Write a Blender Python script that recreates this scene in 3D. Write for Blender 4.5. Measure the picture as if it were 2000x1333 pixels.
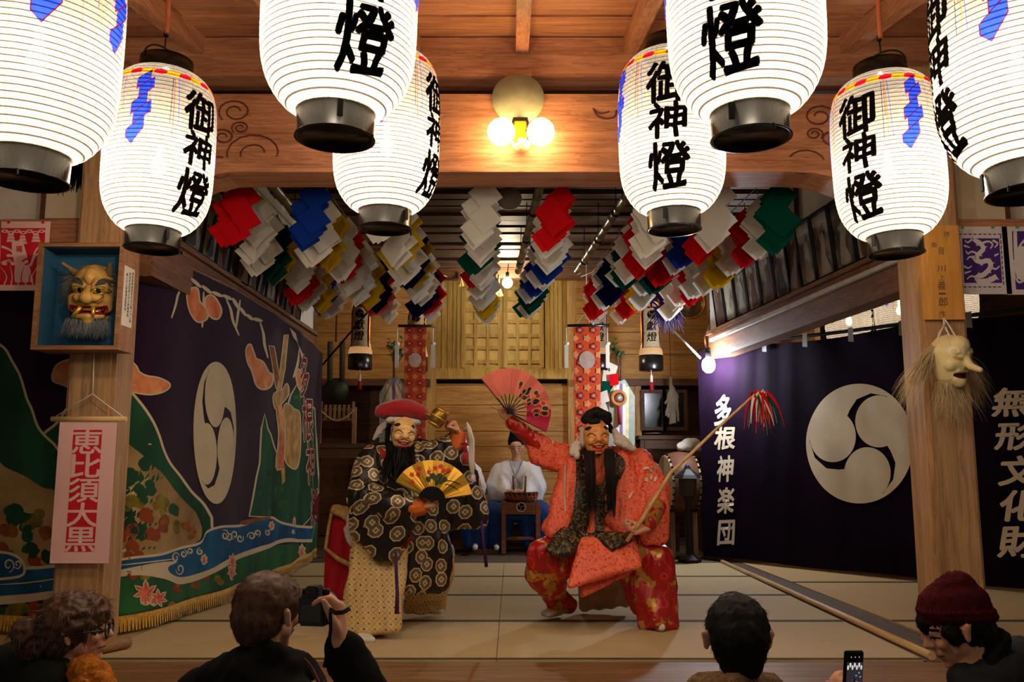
import bpy, bmesh, math, random
from mathutils import Vector, Matrix, noise, Quaternion
from mathutils.bvhtree import BVHTree
R = math.radians
SC = bpy.context.scene
for o in list(bpy.data.objects): bpy.data.objects.remove(o)
C = SC.collection
random.seed(7)

# ---------------------------------------------------------------- camera, world, exposure
F = 1700.0                       # focal length in pixels of the 2000 px wide frame
PITCH = R(8.0)
CP, SP = math.cos(PITCH), math.sin(PITCH)
CAM = Vector((0, 0, 1.0))        # stage floor is z = 0, the ground in front is z = -1
camd = bpy.data.cameras.new('camera')
camd.sensor_fit = 'HORIZONTAL'; camd.sensor_width = 36.0; camd.lens = 36.0 * F / 2000.0
camd.clip_start = 0.05; camd.clip_end = 100
cam = bpy.data.objects.new('camera', camd); C.objects.link(cam)
cam.location = CAM; cam.rotation_euler = (R(90) + PITCH, 0, 0)
SC.camera = cam
w = bpy.data.worlds.new('night'); SC.world = w; w.use_nodes = True
w.node_tree.nodes['Background'].inputs[0].default_value = (0.95, 0.77, 0.6, 1)
w.node_tree.nodes['Background'].inputs[1].default_value = 0.14
SC.view_settings.view_transform = 'Standard'; SC.view_settings.look = 'None'
SC.view_settings.exposure = 0.35; SC.view_settings.gamma = 1.0
SC.view_settings.use_curve_mapping = False
cy = SC.cycles
cy.max_bounces = 6; cy.diffuse_bounces = 4; cy.glossy_bounces = 3; cy.transmission_bounces = 4; cy.transparent_max_bounces = 8
cy.sample_clamp_indirect = 4.0; cy.caustics_reflective = False; cy.caustics_refractive = False
cy.use_denoising = True

def point(name, loc, power, col, rad=0.04):
    l = bpy.data.lights.new(name, 'POINT'); l.energy = power; l.color = col; l.shadow_soft_size = rad
    o = bpy.data.objects.new(name, l); C.objects.link(o); o.location = loc
    return o
WARM = (1.0, 0.89, 0.765)
COOL = (0.93, 0.96, 1.0)
PW = dict(lantern=78.0, sconce=29.0, flood=430.0, back=300.0, small=6.0, side=22.0)   # lamp strengths, each used in its lamp's builder

# ---------------------------------------------------------------- pixel <-> place
def ray(x, y):
    u = (x - 1000) / F; v = (666.5 - y) / F
    return Vector((u, CP - v * SP, SP + v * CP))
def P(x, y, D):
    d = ray(x, y); return CAM + d * (D / d.y)
def PZ(x, y, z):
    d = ray(x, y); return CAM + d * ((z - CAM.z) / d.z)
def PX(n, D): return n * D / F

# ---------------------------------------------------------------- colour and materials
def lin(c):
    def f(u):
        u /= 255.0
        return u / 12.92 if u <= 0.04045 else ((u + 0.055) / 1.055) ** 2.4
    return (f(c[0]), f(c[1]), f(c[2]), 1)
MATS = {}
def _base(name):
    m = bpy.data.materials.new(name); m.use_nodes = True
    nt = m.node_tree; b = nt.nodes['Principled BSDF']
    return m, nt, b
def N(nt, t, **k):
    n = nt.nodes.new(t)
    for a, v in k.items(): setattr(n, a, v)
    return n
def mth(nt, op, a, b=None, c=None):
    n = nt.nodes.new('ShaderNodeMath'); n.operation = op
    for i, v in enumerate((a, b, c)):
        if v is None: continue
        if hasattr(v, 'links'): nt.links.new(v, n.inputs[i])
        else: n.inputs[i].default_value = v
    return n.outputs[0]
def coord(nt, scale=(1, 1, 1), uv=False, rot=(0, 0, 0)):
    t = N(nt, 'ShaderNodeTexCoord'); m = N(nt, 'ShaderNodeMapping')
    m.inputs['Scale'].default_value = scale; m.inputs['Rotation'].default_value = rot
    nt.links.new(t.outputs['UV' if uv else 'Object'], m.inputs[0]); return m.outputs[0]
def mixc(nt, f, a, b):
    n = N(nt, 'ShaderNodeMix', data_type='RGBA')
    for i, v in ((0, f), (6, a), (7, b)):
        if hasattr(v, 'links'): nt.links.new(v, n.inputs[i])
        else: n.inputs[i].default_value = v
    return n.outputs[2]
def ramp(nt, f, stops, const=False):
    n = N(nt, 'ShaderNodeValToRGB'); e = n.color_ramp
    if const: e.interpolation = 'CONSTANT'
    while len(e.elements) < len(stops): e.elements.new(0.5)
    for q, (p, c) in zip(e.elements, stops): q.position = p; q.color = c
    nt.links.new(f, n.inputs[0]); return n.outputs[0]
def noisef(nt, vec, scale, detail=3, rough=0.55):
    n = N(nt, 'ShaderNodeTexNoise'); n.inputs['Scale'].default_value = scale
    n.inputs['Detail'].default_value = detail; n.inputs['Roughness'].default_value = rough
    nt.links.new(vec, n.inputs['Vector']); return n.outputs['Fac']
def bumpn(nt, b, h, strength, dist=0.01):
    n = N(nt, 'ShaderNodeBump'); n.inputs['Strength'].default_value = strength; n.inputs['Distance'].default_value = dist
    nt.links.new(h, n.inputs['Height']); nt.links.new(n.outputs[0], b.inputs['Normal'])
def mat(name, col, rough=0.6, metal=0.0, var=0.18, ns=12.0, bump=0.0, spec=0.3, stretch=(1, 1, 1), col2=None, sheen=0.0, bns=None):
    if name in MATS: return MATS[name]
    m, nt, b = _base(name)
    c = lin(col); c2 = lin(col2) if col2 else None
    v = coord(nt, stretch); f = noisef(nt, v, ns)
    f2 = ramp(nt, f, [(0.3, (0, 0, 0, 1)), (0.7, (1, 1, 1, 1))])
    a = tuple(x * (1 - var) for x in c[:3]) + (1,); d = c2 or tuple(min(1, x * (1 + var)) for x in c[:3]) + (1,)
    nt.links.new(mixc(nt, f2, a, d), b.inputs['Base Color'])
    b.inputs['Roughness'].default_value = rough; b.inputs['Metallic'].default_value = metal
    b.inputs['Specular IOR Level'].default_value = spec
    if sheen: b.inputs['Sheen Weight'].default_value = sheen
    if bump: bumpn(nt, b, noisef(nt, v, bns or ns * 3, 4), bump)
    MATS[name] = m; return m
def wood(name, ca, cb, axis='x', rough=0.55, scale=1.0, bump=0.15, spec=0.3):
    """Sawn timber with long grain along one axis of the object."""
    if name in MATS: return MATS[name]
    m, nt, b = _base(name)
    long, short = 0.9 * scale, 14.0 * scale
    s = {'x': (long, short, short), 'y': (short, long, short), 'z': (short, short, long)}[axis]
    v = coord(nt, s); f = noisef(nt, v, 1.0, 5, 0.62)
    s2 = tuple(k * 3.5 for k in s); g = noisef(nt, coord(nt, s2), 1.0, 3)
    wv = mth(nt, 'FRACT', mth(nt, 'MULTIPLY', f, 7.0))
    k = mth(nt, 'ADD', mth(nt, 'MULTIPLY', wv, 0.35), mth(nt, 'MULTIPLY', f, 0.9))
    k = mth(nt, 'ADD', k, mth(nt, 'MULTIPLY', mth(nt, 'SUBTRACT', g, 0.5), 0.35))
    col = ramp(nt, k, [(0.25, lin(ca)), (0.85, lin(cb))])
    nt.links.new(col, b.inputs['Base Color'])
    b.inputs['Roughness'].default_value = rough; b.inputs['Specular IOR Level'].default_value = spec
    if bump: bumpn(nt, b, k, bump, 0.004)
    MATS[name] = m; return m
def emis(name, col, strength):
    if name in MATS: return MATS[name]
    m, nt, b = _base(name)
    b.inputs['Base Color'].default_value = lin(col)
    b.inputs['Emission Color'].default_value = lin(col); b.inputs['Emission Strength'].default_value = strength
    MATS[name] = m; return m

# ---------------------------------------------------------------- objects
def tag(o, label=None, cat=None, group=None, kind=None):
    if label: o['label'] = label
    if cat: o['category'] = cat
    if group: o['group'] = group
    if kind: o['kind'] = kind
    return o
def empty(name, loc, label, cat, group=None, rz=0):
    o = bpy.data.objects.new(name, None); C.objects.link(o); o.location = loc; o.rotation_euler = (0, 0, rz)
    o.empty_display_size = 0.1
    return tag(o, label, cat, group)
def link(name, me, mats=None, parent=None, smooth=False):
    o = bpy.data.objects.new(name, me); C.objects.link(o)
    if mats is not None and not me.materials:
        for m in (mats if isinstance(mats, (list, tuple)) else [mats]): me.materials.append(m)
    if smooth:
        for p in me.polygons: p.use_smooth = True
    if parent:
        o.parent = parent
        o.matrix_parent_inverse = pinv(parent)
    return o
def wmat(o):
    m = Matrix.LocRotScale(o.location, o.rotation_euler, o.scale)
    return (wmat(o.parent) @ o.matrix_parent_inverse @ m) if o.parent else m
def pinv(o): return wmat(o).inverted()

class MB:
    """Collects shapes in world coordinates into ONE mesh."""
    def __init__(s): s.v, s.f, s.m, s.mi, s.sm = [], [], [], 0, []
    def add(s, vs, fs, smooth=False):
        b = len(s.v); s.v += [Vector(q) for q in vs]
        for q in fs: s.f.append([b + i for i in q]); s.m.append(s.mi); s.sm.append(smooth)
        return s
    def box(s, c, d, rot=None):
        c = Vector(c); h = [x / 2 for x in d]
        vs = [Vector((a * h[0], b * h[1], e * h[2])) for a in (-1, 1) for b in (-1, 1) for e in (-1, 1)]
        if rot is not None: vs = [rot @ q for q in vs]
        return s.add([c + q for q in vs], [(0, 1, 3, 2), (4, 6, 7, 5), (0, 4, 5, 1), (2, 3, 7, 6), (0, 2, 6, 4), (1, 5, 7, 3)])
    def span(s, a, b):
        a, b = Vector(a), Vector(b); return s.box((a + b) / 2, [abs(x) for x in (b - a)])
    def bar(s, a, b, wx, wz, up=(0, 0, 1)):
        a, b = Vector(a), Vector(b); d = b - a; L = d.length; y = d.normalized(); u = Vector(up)
        x = y.cross(u)
        if x.length < 1e-4: x = y.cross(Vector((1, 0, 0)))
        x.normalize(); z = x.cross(y)
        return s.box((a + b) / 2, (wx, L, wz), Matrix((x, y, z)).transposed())
    def tube(s, pts, rad, n=8, caps=True):
        pts = [Vector(p) for p in pts]; rs = rad if isinstance(rad, (list, tuple)) else [rad] * len(pts)
        vs, fs = [], []; ref = None
        for i, p in enumerate(pts):
            t = (pts[min(i + 1, len(pts) - 1)] - pts[max(i - 1, 0)]).normalized()
            if ref is None: ref = t.orthogonal().normalized()
            ref = (ref - t * ref.dot(t))
            ref = ref.normalized() if ref.length > 1e-5 else t.orthogonal().normalized()
            bn = t.cross(ref)
            for k in range(n):
                a = 2 * math.pi * k / n; vs.append(p + (ref * math.cos(a) + bn * math.sin(a)) * rs[i])
        for i in range(len(pts) - 1):
            for k in range(n):
                j = (k + 1) % n; fs.append((i * n + k, i * n + j, (i + 1) * n + j, (i + 1) * n + k))
        s.add(vs, fs, True)
        if caps:
            b = len(s.v) - len(vs)
            for q in (list(range(n))[::-1], list(range(len(vs) - n, len(vs)))):
                s.f.append([b + i for i in q]); s.m.append(s.mi); s.sm.append(False)
        return s
    def lathe(s, prof, n=32, M=None, smooth=True, arc=2 * math.pi):
        M = M or Matrix.Identity(4); vs, fs = [], []
        full = abs(arc - 2 * math.pi) < 1e-6; nn = n if full else n + 1
        for r, z in prof:
            for k in range(nn):
                a = arc * k / n; vs.append(M @ Vector((r * math.cos(a), r * math.sin(a), z)))
        for i in range(len(prof) - 1):
            for k in range(n):
                j = (k + 1) % nn; fs.append((i * nn + k, i * nn + j, (i + 1) * nn + j, (i + 1) * nn + k))
        return s.add(vs, fs, smooth)
    def prism(s, poly, ex):
        """Closed outline (3D points on a plane) swept by vector ex."""
        ex = Vector(ex); n = len(poly); p = [Vector(q) for q in poly]
        return s.add(p + [q + ex for q in p], [list(range(n))[::-1], list(range(n, 2 * n))] + [(i, (i + 1) % n, n + (i + 1) % n, n + i) for i in range(n)])
    def mesh(s, name):
        me = bpy.data.meshes.new(name); me.from_pydata([tuple(q) for q in s.v], [], s.f)
        for p, i, k in zip(me.polygons, s.m, s.sm): p.material_index = i; p.use_smooth = k
        return me
    def build(s, name, mats, parent=None, bevel=0, fix=True):
        me = s.mesh(name)
        if fix or bevel:
            bm = bmesh.new(); bm.from_mesh(me)
            if bevel: bmesh.ops.bevel(bm, geom=list(bm.edges), offset=bevel, segments=2, affect='EDGES', clamp_overlap=True)
            if fix: bmesh.ops.recalc_face_normals(bm, faces=bm.faces)
            bm.to_mesh(me); bm.free()
        return link(name, me, mats, parent)
def struct(name, mb, m, bevel=0, label=None):
    o = mb.build(name, m, None, bevel); o['kind'] = 'structure'
    if label: o['label'] = label
    return o

_tmp = {}
def applied(me, mods):
    """Mesh after modifiers, as a new mesh."""
    o = bpy.data.objects.new('tmp', me); C.objects.link(o)
    for t, kw in mods:
        m = o.modifiers.new(t, t)
        for k, v in kw.items(): setattr(m, k, v)
    dg = bpy.context.evaluated_depsgraph_get(); dg.update()
    r = bpy.data.meshes.new_from_object(o.evaluated_get(dg)); bpy.data.objects.remove(o); return r

_ICO = {}
def ico(n):
    if n not in _ICO:
        bm = bmesh.new(); bmesh.ops.create_icosphere(bm, subdivisions=n, radius=1); _ICO[n] = [v.co.copy() for v in bm.verts]
        bm.free()
    return _ICO[n]
def hull(bm, balls, n=2):
    """Convex hull of spheres [(centre, radius)]: a limb, a sleeve, a pad."""
    b2 = bmesh.new()
    for c, r in balls:
        rr = r if isinstance(r, (tuple, list)) else (r, r, r)
        for q in ico(n): b2.verts.new((c[0] + q.x * rr[0], c[1] + q.y * rr[1], c[2] + q.z * rr[2]))
    res = bmesh.ops.convex_hull(b2, input=list(b2.verts))
    bmesh.ops.delete(b2, geom=[v for v in b2.verts if not v.link_faces], context='VERTS')
    me = bpy.data.meshes.new('h'); b2.to_mesh(me); b2.free(); bm.from_mesh(me); bpy.data.meshes.remove(me)
def chain(pts): return [[pts[i], pts[i + 1]] for i in range(len(pts) - 1)]
def blob(prims, voxel=0.012, smooth=4, fold=None, fn=None, dec=None):
    """Hulls of spheres melted into one continuous surface. fold = (amplitude, scale vector): cloth folds along the normals."""
    bm = bmesh.new()
    for p in prims: hull(bm, p)
    me = bpy.data.meshes.new('b'); bm.to_mesh(me); bm.free()
    mods = [('REMESH', dict(mode='VOXEL', voxel_size=voxel, adaptivity=0.0))]
    if smooth: mods.append(('SMOOTH', dict(factor=0.5, iterations=smooth)))
    r = applied(me, mods)
    if fold or fn:
        nr = [v.normal.copy() for v in r.vertices]
        for v, q in zip(r.vertices, nr):
            c = v.co.copy()
            if fold:
                for amp, sc in (fold if isinstance(fold, list) else [fold]):
                    k = noise.noise(Vector((c.x * sc[0], c.y * sc[1], c.z * sc[2])))
                    k = (1 - abs(k) * 2.2)
                    v.co = v.co + q * (amp * k)
            if fn:
                z = fn(c, q)
                if z is not None: v.co = z
    for p in r.polygons: p.use_smooth = True
    return r
def J(x, y, D, r): return (P(x, y, D), PX(r, D))

def ribbons(roots, width, mb=None, seg=4, grav=0.5, droop=None, rnd=0.25):
    """Strands of hair: roots = [(point, direction, length)]."""
    mb = mb or MB()
    for p, d, L in roots:
        p = Vector(p); d = Vector(d).normalized()
        side = d.cross(Vector((random.uniform(-1, 1), random.uniform(-1, 1), random.uniform(-1, 1)))).normalized()
        pts = [p]; dd = d.copy()
        for i in range(seg):
            dd = (dd + Vector((random.gauss(0, rnd), random.gauss(0, rnd), random.gauss(0, rnd) - grav)) * (1.0 / seg)).normalized()
            pts.append(pts[-1] + dd * (L / seg))
        vs, fs = [], []
        for i, q in enumerate(pts):
            ww = width * (1 - 0.85 * i / seg); vs += [q - side * ww, q + side * ww]
        for i in range(seg): fs.append((2 * i, 2 * i + 1, 2 * i + 3, 2 * i + 2))
        mb.add(vs, fs, True)
    return mb

# ---------------------------------------------------------------- flat art, cut into strips and laid on a curved cloth or paper
def spline(pts, n=6, closed=True):
    out = []; L = len(pts)
    for i in range(L if closed else L - 1):
        p = [Vector((pts[(i + k) % L] if closed else pts[max(0, min(L - 1, i + k))])) for k in (-1, 0, 1, 2)]
        for j in range(n):
            t = j / n
            out.append(0.5 * ((2 * p[1]) + (p[2] - p[0]) * t + (2 * p[0] - 5 * p[1] + 4 * p[2] - p[3]) * t * t + (3 * p[1] - p[0] - 3 * p[2] + p[3]) * t ** 3))
    if not closed: out.append(Vector(pts[-1]))
    return [(q[0], q[1]) for q in out]
def tri(poly):
    from mathutils.geometry import tessellate_polygon
    v = [Vector((p[0], p[1], 0)) for p in poly]
    return [(a, b, c) for a, b, c in tessellate_polygon([v])]
_TX = {}
def text2d(s):
    if s not in _TX:
        c = bpy.data.curves.new('t', 'FONT'); c.body = s; c.resolution_u = 3
        o = bpy.data.objects.new('t', c); C.objects.link(o)
        dg = bpy.context.evaluated_depsgraph_get(); dg.update()
        me = bpy.data.meshes.new_from_object(o.evaluated_get(dg)); bpy.data.objects.remove(o)
        vs = [(v.co.x, v.co.y) for v in me.vertices]; xs = [a for a, b in vs]; ys = [b for a, b in vs]
        cx, cyy = (min(xs) + max(xs)) / 2, (min(ys) + max(ys)) / 2
        _TX[s] = ([(a - cx, b - cyy) for a, b in vs], [tuple(p.vertices) for p in me.polygons], max(xs) - min(xs), max(ys) - min(ys))
    return _TX[s]
def glyph(s, cx, cy, wd, ht, offset=0.03, rough=0.0, shear=0.0, brush=0.0):
    """A character as flat triangles filling wd x ht about (cx, cy)."""
    v0, f0, W, H = text2d(s)[:4]; o = offset * 0.62; out, fs = [], []
    for dx, dy in ((0, 0), (o, 0), (o * 0.5, o * 0.87), (-o * 0.5, o * 0.87), (-o, 0), (-o * 0.5, -o * 0.87), (o * 0.5, -o * 0.87)) if offset > 0.012 else ((0, 0),):     # drawn with a broad brush
        n0 = len(out); fs = fs + [[i + n0 for i in f] for f in f0]
        for a, b in v0:
            x, y = (a + dx) / (W + 2 * o), (b + dy) / (H + 2 * o); x += shear * y
            if rough:
                x += rough * noise.noise(Vector((a * 4.1, b * 4.1, 3.3 + cx))); y += rough * noise.noise(Vector((a * 4.1, b * 4.1, 9.1 + cx)))
            if brush: x += brush * 0.12 * math.sin(y * 3.1); y += brush * 0.10 * x
            out.append((cx + x * wd, cy + y * ht))
    return out, fs
def flat(poly): return list(poly), tri(poly)
def band(pts, w0, w1=None, n=6):
    q = [Vector(p) for p in spline(pts, n, False)]; L, Rr = [], []; w1 = w0 if w1 is None else w1
    for i, p in enumerate(q):
        tt = (q[min(i + 1, len(q) - 1)] - q[max(i - 1, 0)]).normalized(); nn = Vector((-tt.y, tt.x)); k = w0 + (w1 - w0) * i / (len(q) - 1)
        L.append(tuple(p + nn * k)); Rr.append(tuple(p - nn * k))
    m = len(L); return L + Rr, [(i, i + 1, m + i + 1, m + i) for i in range(m - 1)]
class Art:
    """Layers of flat shapes in (s, t), laid on a surface by fn(s, t, lift); slots hold one material each."""
    def __init__(s, fn, step, lift=0.00013, base=0.0012): s.fn, s.step, s.mb, s.lift, s.mats, s.layer, s.base, s.k = fn, step, MB(), lift, [], 0, base, 0
    def put(s, shape, m, layer=None):
        vs, fs = shape
        if layer is None: s.layer += 1; layer = s.layer
        if m not in s.mats: s.mats.append(m)
        s.mb.mi = s.mats.index(m)
        par = list(range(len(vs)))                     # separate strokes get a hair of height each
        def root(i):
            while par[i] != i: par[i] = par[par[i]]; i = par[i]
            return i
        for f in fs:
            for q in f[1:]: par[root(q)] = root(f[0])
        isl = {}
        for f in fs: isl.setdefault(root(f[0]), []).append(f)
        for g in isl.values():
            bm = bmesh.new(); bv = {}
            for f in g:
                for i in f:
                    if i not in bv: bv[i] = bm.verts.new((vs[i][0], vs[i][1], 0))
                try: bm.faces.new([bv[i] for i in f])
                except ValueError: pass
            bmesh.ops.dissolve_degenerate(bm, dist=1e-7, edges=bm.edges)
            xs = [vs[i][0] for i in bv]; ys = [vs[i][1] for i in bv]
            for ax, lo, hi, st in ((0, min(xs), max(xs), s.step[0]), (1, min(ys), max(ys), s.step[1])):
                if not st: continue
                k = math.ceil(lo / st)
                while k * st < hi:
                    co = [0, 0, 0]; no = [0, 0, 0]; co[ax] = k * st; no[ax] = 1
                    bmesh.ops.bisect_plane(bm, geom=list(bm.verts) + list(bm.edges) + list(bm.faces), plane_co=co, plane_no=no); k += 1
            bm.verts.index_update(); s.k += 1; e = 8e-6 * (s.k % 14)
            s.mb.add([s.fn(v.co.x, v.co.y, s.base + s.lift * layer + e) for v in bm.verts], [[v.index for v in f.verts] for f in bm.faces], True)
            bm.free()
        return s
    def build(s, name, parent): return s.mb.build(name, s.mats, parent, fix=False)
# ---------------------------------------------------------------- materials of the place
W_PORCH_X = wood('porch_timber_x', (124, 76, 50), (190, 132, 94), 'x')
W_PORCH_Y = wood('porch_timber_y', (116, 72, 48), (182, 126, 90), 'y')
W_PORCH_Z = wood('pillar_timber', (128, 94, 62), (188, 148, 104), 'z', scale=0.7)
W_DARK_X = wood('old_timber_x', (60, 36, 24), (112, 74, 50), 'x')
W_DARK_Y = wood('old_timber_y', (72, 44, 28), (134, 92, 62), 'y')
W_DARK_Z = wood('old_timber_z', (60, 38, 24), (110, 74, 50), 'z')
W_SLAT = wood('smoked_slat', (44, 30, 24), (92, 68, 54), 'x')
W_HINOKI_X = wood('cypress_x', (146, 96, 44), (208, 156, 88), 'x', scale=0.8)
W_HINOKI_Z = wood('cypress_z', (150, 104, 52), (212, 166, 98), 'z', scale=0.8)
W_GOLD_Z = wood('altar_timber', (150, 112, 44), (210, 172, 90), 'z', scale=0.8)
W_STEP = wood('stage_edge_timber', (84, 58, 36), (146, 108, 70), 'x', scale=0.9)
W_FLOOR = wood('rear_floor_boards', (70, 58, 48), (112, 96, 80), 'x', scale=0.7)
PLASTER = mat('plaster', (214, 204, 186), 0.9, var=0.05, bump=0.1)
PLASTER_W = mat('plaster_white', (216, 212, 206), 0.9, var=0.05, bump=0.1)
TATAMI_M = mat('tatami_straw', (186, 164, 124), 0.75, var=0.13, ns=1.0, stretch=(2.5, 420, 20), bump=0.12)
TATAMI_W = mat('tatami_straw_aged', (190, 156, 106), 0.75, var=0.16, ns=1.0, stretch=(2.2, 380, 20), bump=0.12)
EDGE_M = mat('tatami_border', (74, 68, 44), 0.8)
BLACK = mat('black_lacquer', (18, 16, 15), 0.28, spec=0.6, var=0.1)
BLACKM = mat('matt_black', (20, 18, 18), 0.8, spec=0.1)
IRON = mat('dark_iron', (34, 32, 32), 0.5, 0.6)
WHITE = mat('white_paper', (226, 218, 204), 0.85, var=0.04, ns=4)

# ---------------------------------------------------------------- floor and ground
b = MB(); b.box((0, 1.2, -1.03), (16, 6.2, 0.06)); struct('ground', b, mat('gravel_court', (70, 62, 54), 0.95, ns=30, bump=0.4))
b = MB(); b.box((0, 8.9, -0.07), (11, 8.5, 0.1)); struct('floor', b, W_FLOOR)
b = MB(); b.box((0, 4.30, -0.045), (11, 0.70, 0.07)); b.box((0, 4.02, -0.2), (11, 0.06, 0.24)); b.box((0, 4.1, -0.65), (11, 0.05, 0.7)); struct('trim_1', b, W_STEP)
TY = [4.665, 5.77, 6.875, 7.985, 9.09]
ORD = ['first row, at the stage edge', 'second row from the stage edge', 'third row from the stage edge', 'back row beside the wooden floor']
def tatami(x0, x1, y0, y1, label, m, group, x0b=None, x1b=None):
    """Straw mat with woven borders on its long sides; x0b, x1b are the corners at the far end."""
    x0b = x0 if x0b is None else x0b; x1b = x1 if x1b is None else x1b
    cx = (x0 + x1) / 2
    t = empty('tatami_mat', (cx, (y0 + y1) / 2, -0.02), label, 'tatami mat', group)
    b = MB(); b.prism([(x0, y0, -0.021), (x1, y0, -0.021), (x1b, y1, -0.021), (x0b, y1, -0.021)], (0, 0, 0.02)); b.build('straw_face', m, t)
    for ya, yb in ((y0, y0 + 0.028), (y1 - 0.028, y1)):
        k0, k1 = (ya - y0) / (y1 - y0), (yb - y0) / (y1 - y0)
        L = lambda k: x0 + (x0b - x0) * k; Q = lambda k: x1 + (x1b - x1) * k
        b = MB(); b.prism([(L(k0), ya, -0.0015), (Q(k0), ya, -0.0015), (Q(k1), yb, -0.0015), (L(k1), yb, -0.0015)], (0, 0, 0.003)); b.build('border', EDGE_M, t)
for i in range(4):
    y0, y1 = TY[i] + 0.002, TY[i + 1] - 0.002
    for s, (xa, xb) in (('left', (-2.2, -0.082)), ('right', (-0.078, 2.12))):
        tatami(xa, xb, y0, y1, f'beige stage tatami mat, {s} half of the {ORD[i]}', TATAMI_M, 'tatami mats on the stage')
sx = lambda y: 2.455 - (y - 5) * 0.03
tatami(sx(4.665) + 0.01, 5.2, 4.667, 5.77, 'tan aisle tatami mat around the foot of the right pillar', TATAMI_W, 'tatami mats in the aisle', sx(5.77) + 0.01)
tatami(sx(5.77) + 0.01, 5.2, 5.774, 7.6, 'tan aisle tatami mat lying under the plain purple curtain', TATAMI_W, 'tatami mats in the aisle', sx(7.6) + 0.01)
tatami(sx(7.6) + 0.01, 5.2, 7.604, 9.09, 'narrow tip of aisle tatami mat behind the dark floor strip', TATAMI_W, 'tatami mats in the aisle', sx(9.09) + 0.01)
tatami(-5.2, -2.23, 4.667, 5.9, 'aisle tatami mat behind the left pillar under the painted curtain', TATAMI_W, 'tatami mats in the aisle')
# dark boards between stage and aisle, with the peeled pole lying along them
b = MB(); b.prism([(2.125, 4.665, -0.02), (sx(4.665), 4.665, -0.02), (sx(9.1), 9.1, -0.02), (2.125, 9.1, -0.02)], (0, 0, 0.012)); struct('trim_2', b, wood('grey_board', (76, 62, 52), (112, 94, 80), 'y'))
b = MB(); b.tube([(2.17, 4.68, 0.012), (2.16, 6, 0.014), (2.15, 7.6, 0.012), (2.13, 9.05, 0.012)], [0.022, 0.021, 0.02, 0.019], 12)
tag(b.build('peeled_pole', wood('peeled_wood', (176, 138, 90), (214, 180, 130), 'y')), 'long pale peeled pole lying on the floor beside the dark board strip', 'pole')
b = MB(); b.tube([(-2.24, 4.69, 0.036), (-2.16, 4.82, 0.034), (-2.09, 4.93, 0.034)], [0.035, 0.033, 0.03], 12)
tag(b.build('peeled_pole', wood('peeled_wood_l', (120, 84, 54), (160, 120, 80), 'x')), 'short brown pole on the floor at the foot of the painted curtain', 'pole')

# ---------------------------------------------------------------- pillars, beams, porch roof
def pillar(px_lo, px_hi, label, nm):
    (xa, ya), (xb, yb) = px_lo, px_hi
    a = P(xa, ya, 4.95); c = P(xb, yb, 4.95); x = (a.x + c.x) / 2
    b = MB(); b.box((x, 4.95, 1.66), (0.265, 0.265, 3.32)); o = b.build(nm, W_PORCH_Z, None, 0.022); tag(o, label, 'pillar', None, 'structure'); return x
XL = pillar((172, 1170), (198, 690), 'square wooden pillar carrying the boxed mask and pink scroll', 'pillar_left')
XR = pillar((1853, 1140), (1818, 520), 'square wooden pillar carrying the name board and white mask', 'pillar_right')
# great lintel with arched soffit and a moulded lip
x0, x1 = XL + 0.13, XR - 0.13; n = 40
def soffit(x):
    k = min(x - x0, x1 - x); return 2.745 - (0.0 if k > 0.62 else 0.17 * (0.5 + 0.5 * math.cos(math.pi * k / 0.62)))
poly = [(x0, 4.84, 3.14), (x1, 4.84, 3.14)] + [(x1 + (x0 - x1) * i / n, 4.84, soffit(x1 + (x0 - x1) * i / n)) for i in range(n + 1)]
b = MB(); b.prism(poly, (0, 0.24, 0))
lip = [(x1 + (x0 - x1) * i / n) for i in range(n + 1)]
poly = [(x, 4.82, soffit(x) + 0.005) for x in lip[::-1]] + [(x, 4.82, soffit(x) - 0.085) for x in lip]
b.prism(poly, (0, 0.28, 0)); struct('trim_3', b, W_PORCH_X)
def carve(pts, r=0.006):
    return [P(x, y, 4.838) for x, y in spline(pts, 5, False)]
CARVED = wood('carved_line', (70, 34, 18), (104, 56, 30), 'x')
def swirl(cx, cyy, r0, t0, turns, s=1):
    return [(cx + s * r0 * (1 - 0.72 * k / 24) * math.cos(t0 + turns * 2 * math.pi * k / 24), cyy + r0 * 0.72 * (1 - 0.72 * k / 24) * math.sin(t0 + turns * 2 * math.pi * k / 24)) for k in range(25)]
for nm, lb, ctr in (('carving', 'carved cloud scroll on the lintel beside the leftmost small lantern', ((460, 218, 34, 1), (436, 268, 24, 1), (470, 250, 18, 1), (425, 330, 40, 1), (500, 300, 60, 1))),
                    ('carving', 'carved cloud scroll on the lintel beside the rightmost small lantern', ((1600, 228, 34, -1), (1626, 272, 26, -1), (1590, 262, 18, -1), (1570, 320, 44, -1)))):
    b = MB()
    for cx, cyy, r, s in ctr: b.tube([P(x, y, 4.84) for x, y in swirl(cx, cyy, r, 2.4, 1.6, s)], 0.0055, 6)
    o = b.build(nm, CARVED); tag(o, lb, 'carving', None, 'structure')
b = MB(); b.tube(carve([(1158, 212), (1166, 226), (1182, 232), (1200, 228), (1204, 215)]), 0.005, 6); b.tube(carve([(1158, 212), (1172, 222), (1190, 218)]), 0.004, 6)
tag(b.build('carving', CARVED), 'small carved leaf curl on the lintel right of the lamp', 'carving', None, 'structure')
b = MB(); b.box((0, 5.0, 3.40), (11, 0.2, 0.245)); struct('trim_4', b, W_PORCH_X)
b = MB(); b.box((P(1020, 170, 4.9).x, 4.92, 3.25), (0.11, 0.12, 0.1)); struct('trim_5', b, W_PORCH_X)
b = MB(); b.box((0, 5.3, 3.26), (5.2, 0.06, 0.12)); struct('trim_6', b, W_DARK_X)
ROOF = lambda y: 3.53 - (4.9 - y) * 0.19
k = 0
b = MB()
ys = [5.1, 4.55, 3.95, 3.3, 2.6, 1.8, 0.6]
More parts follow.
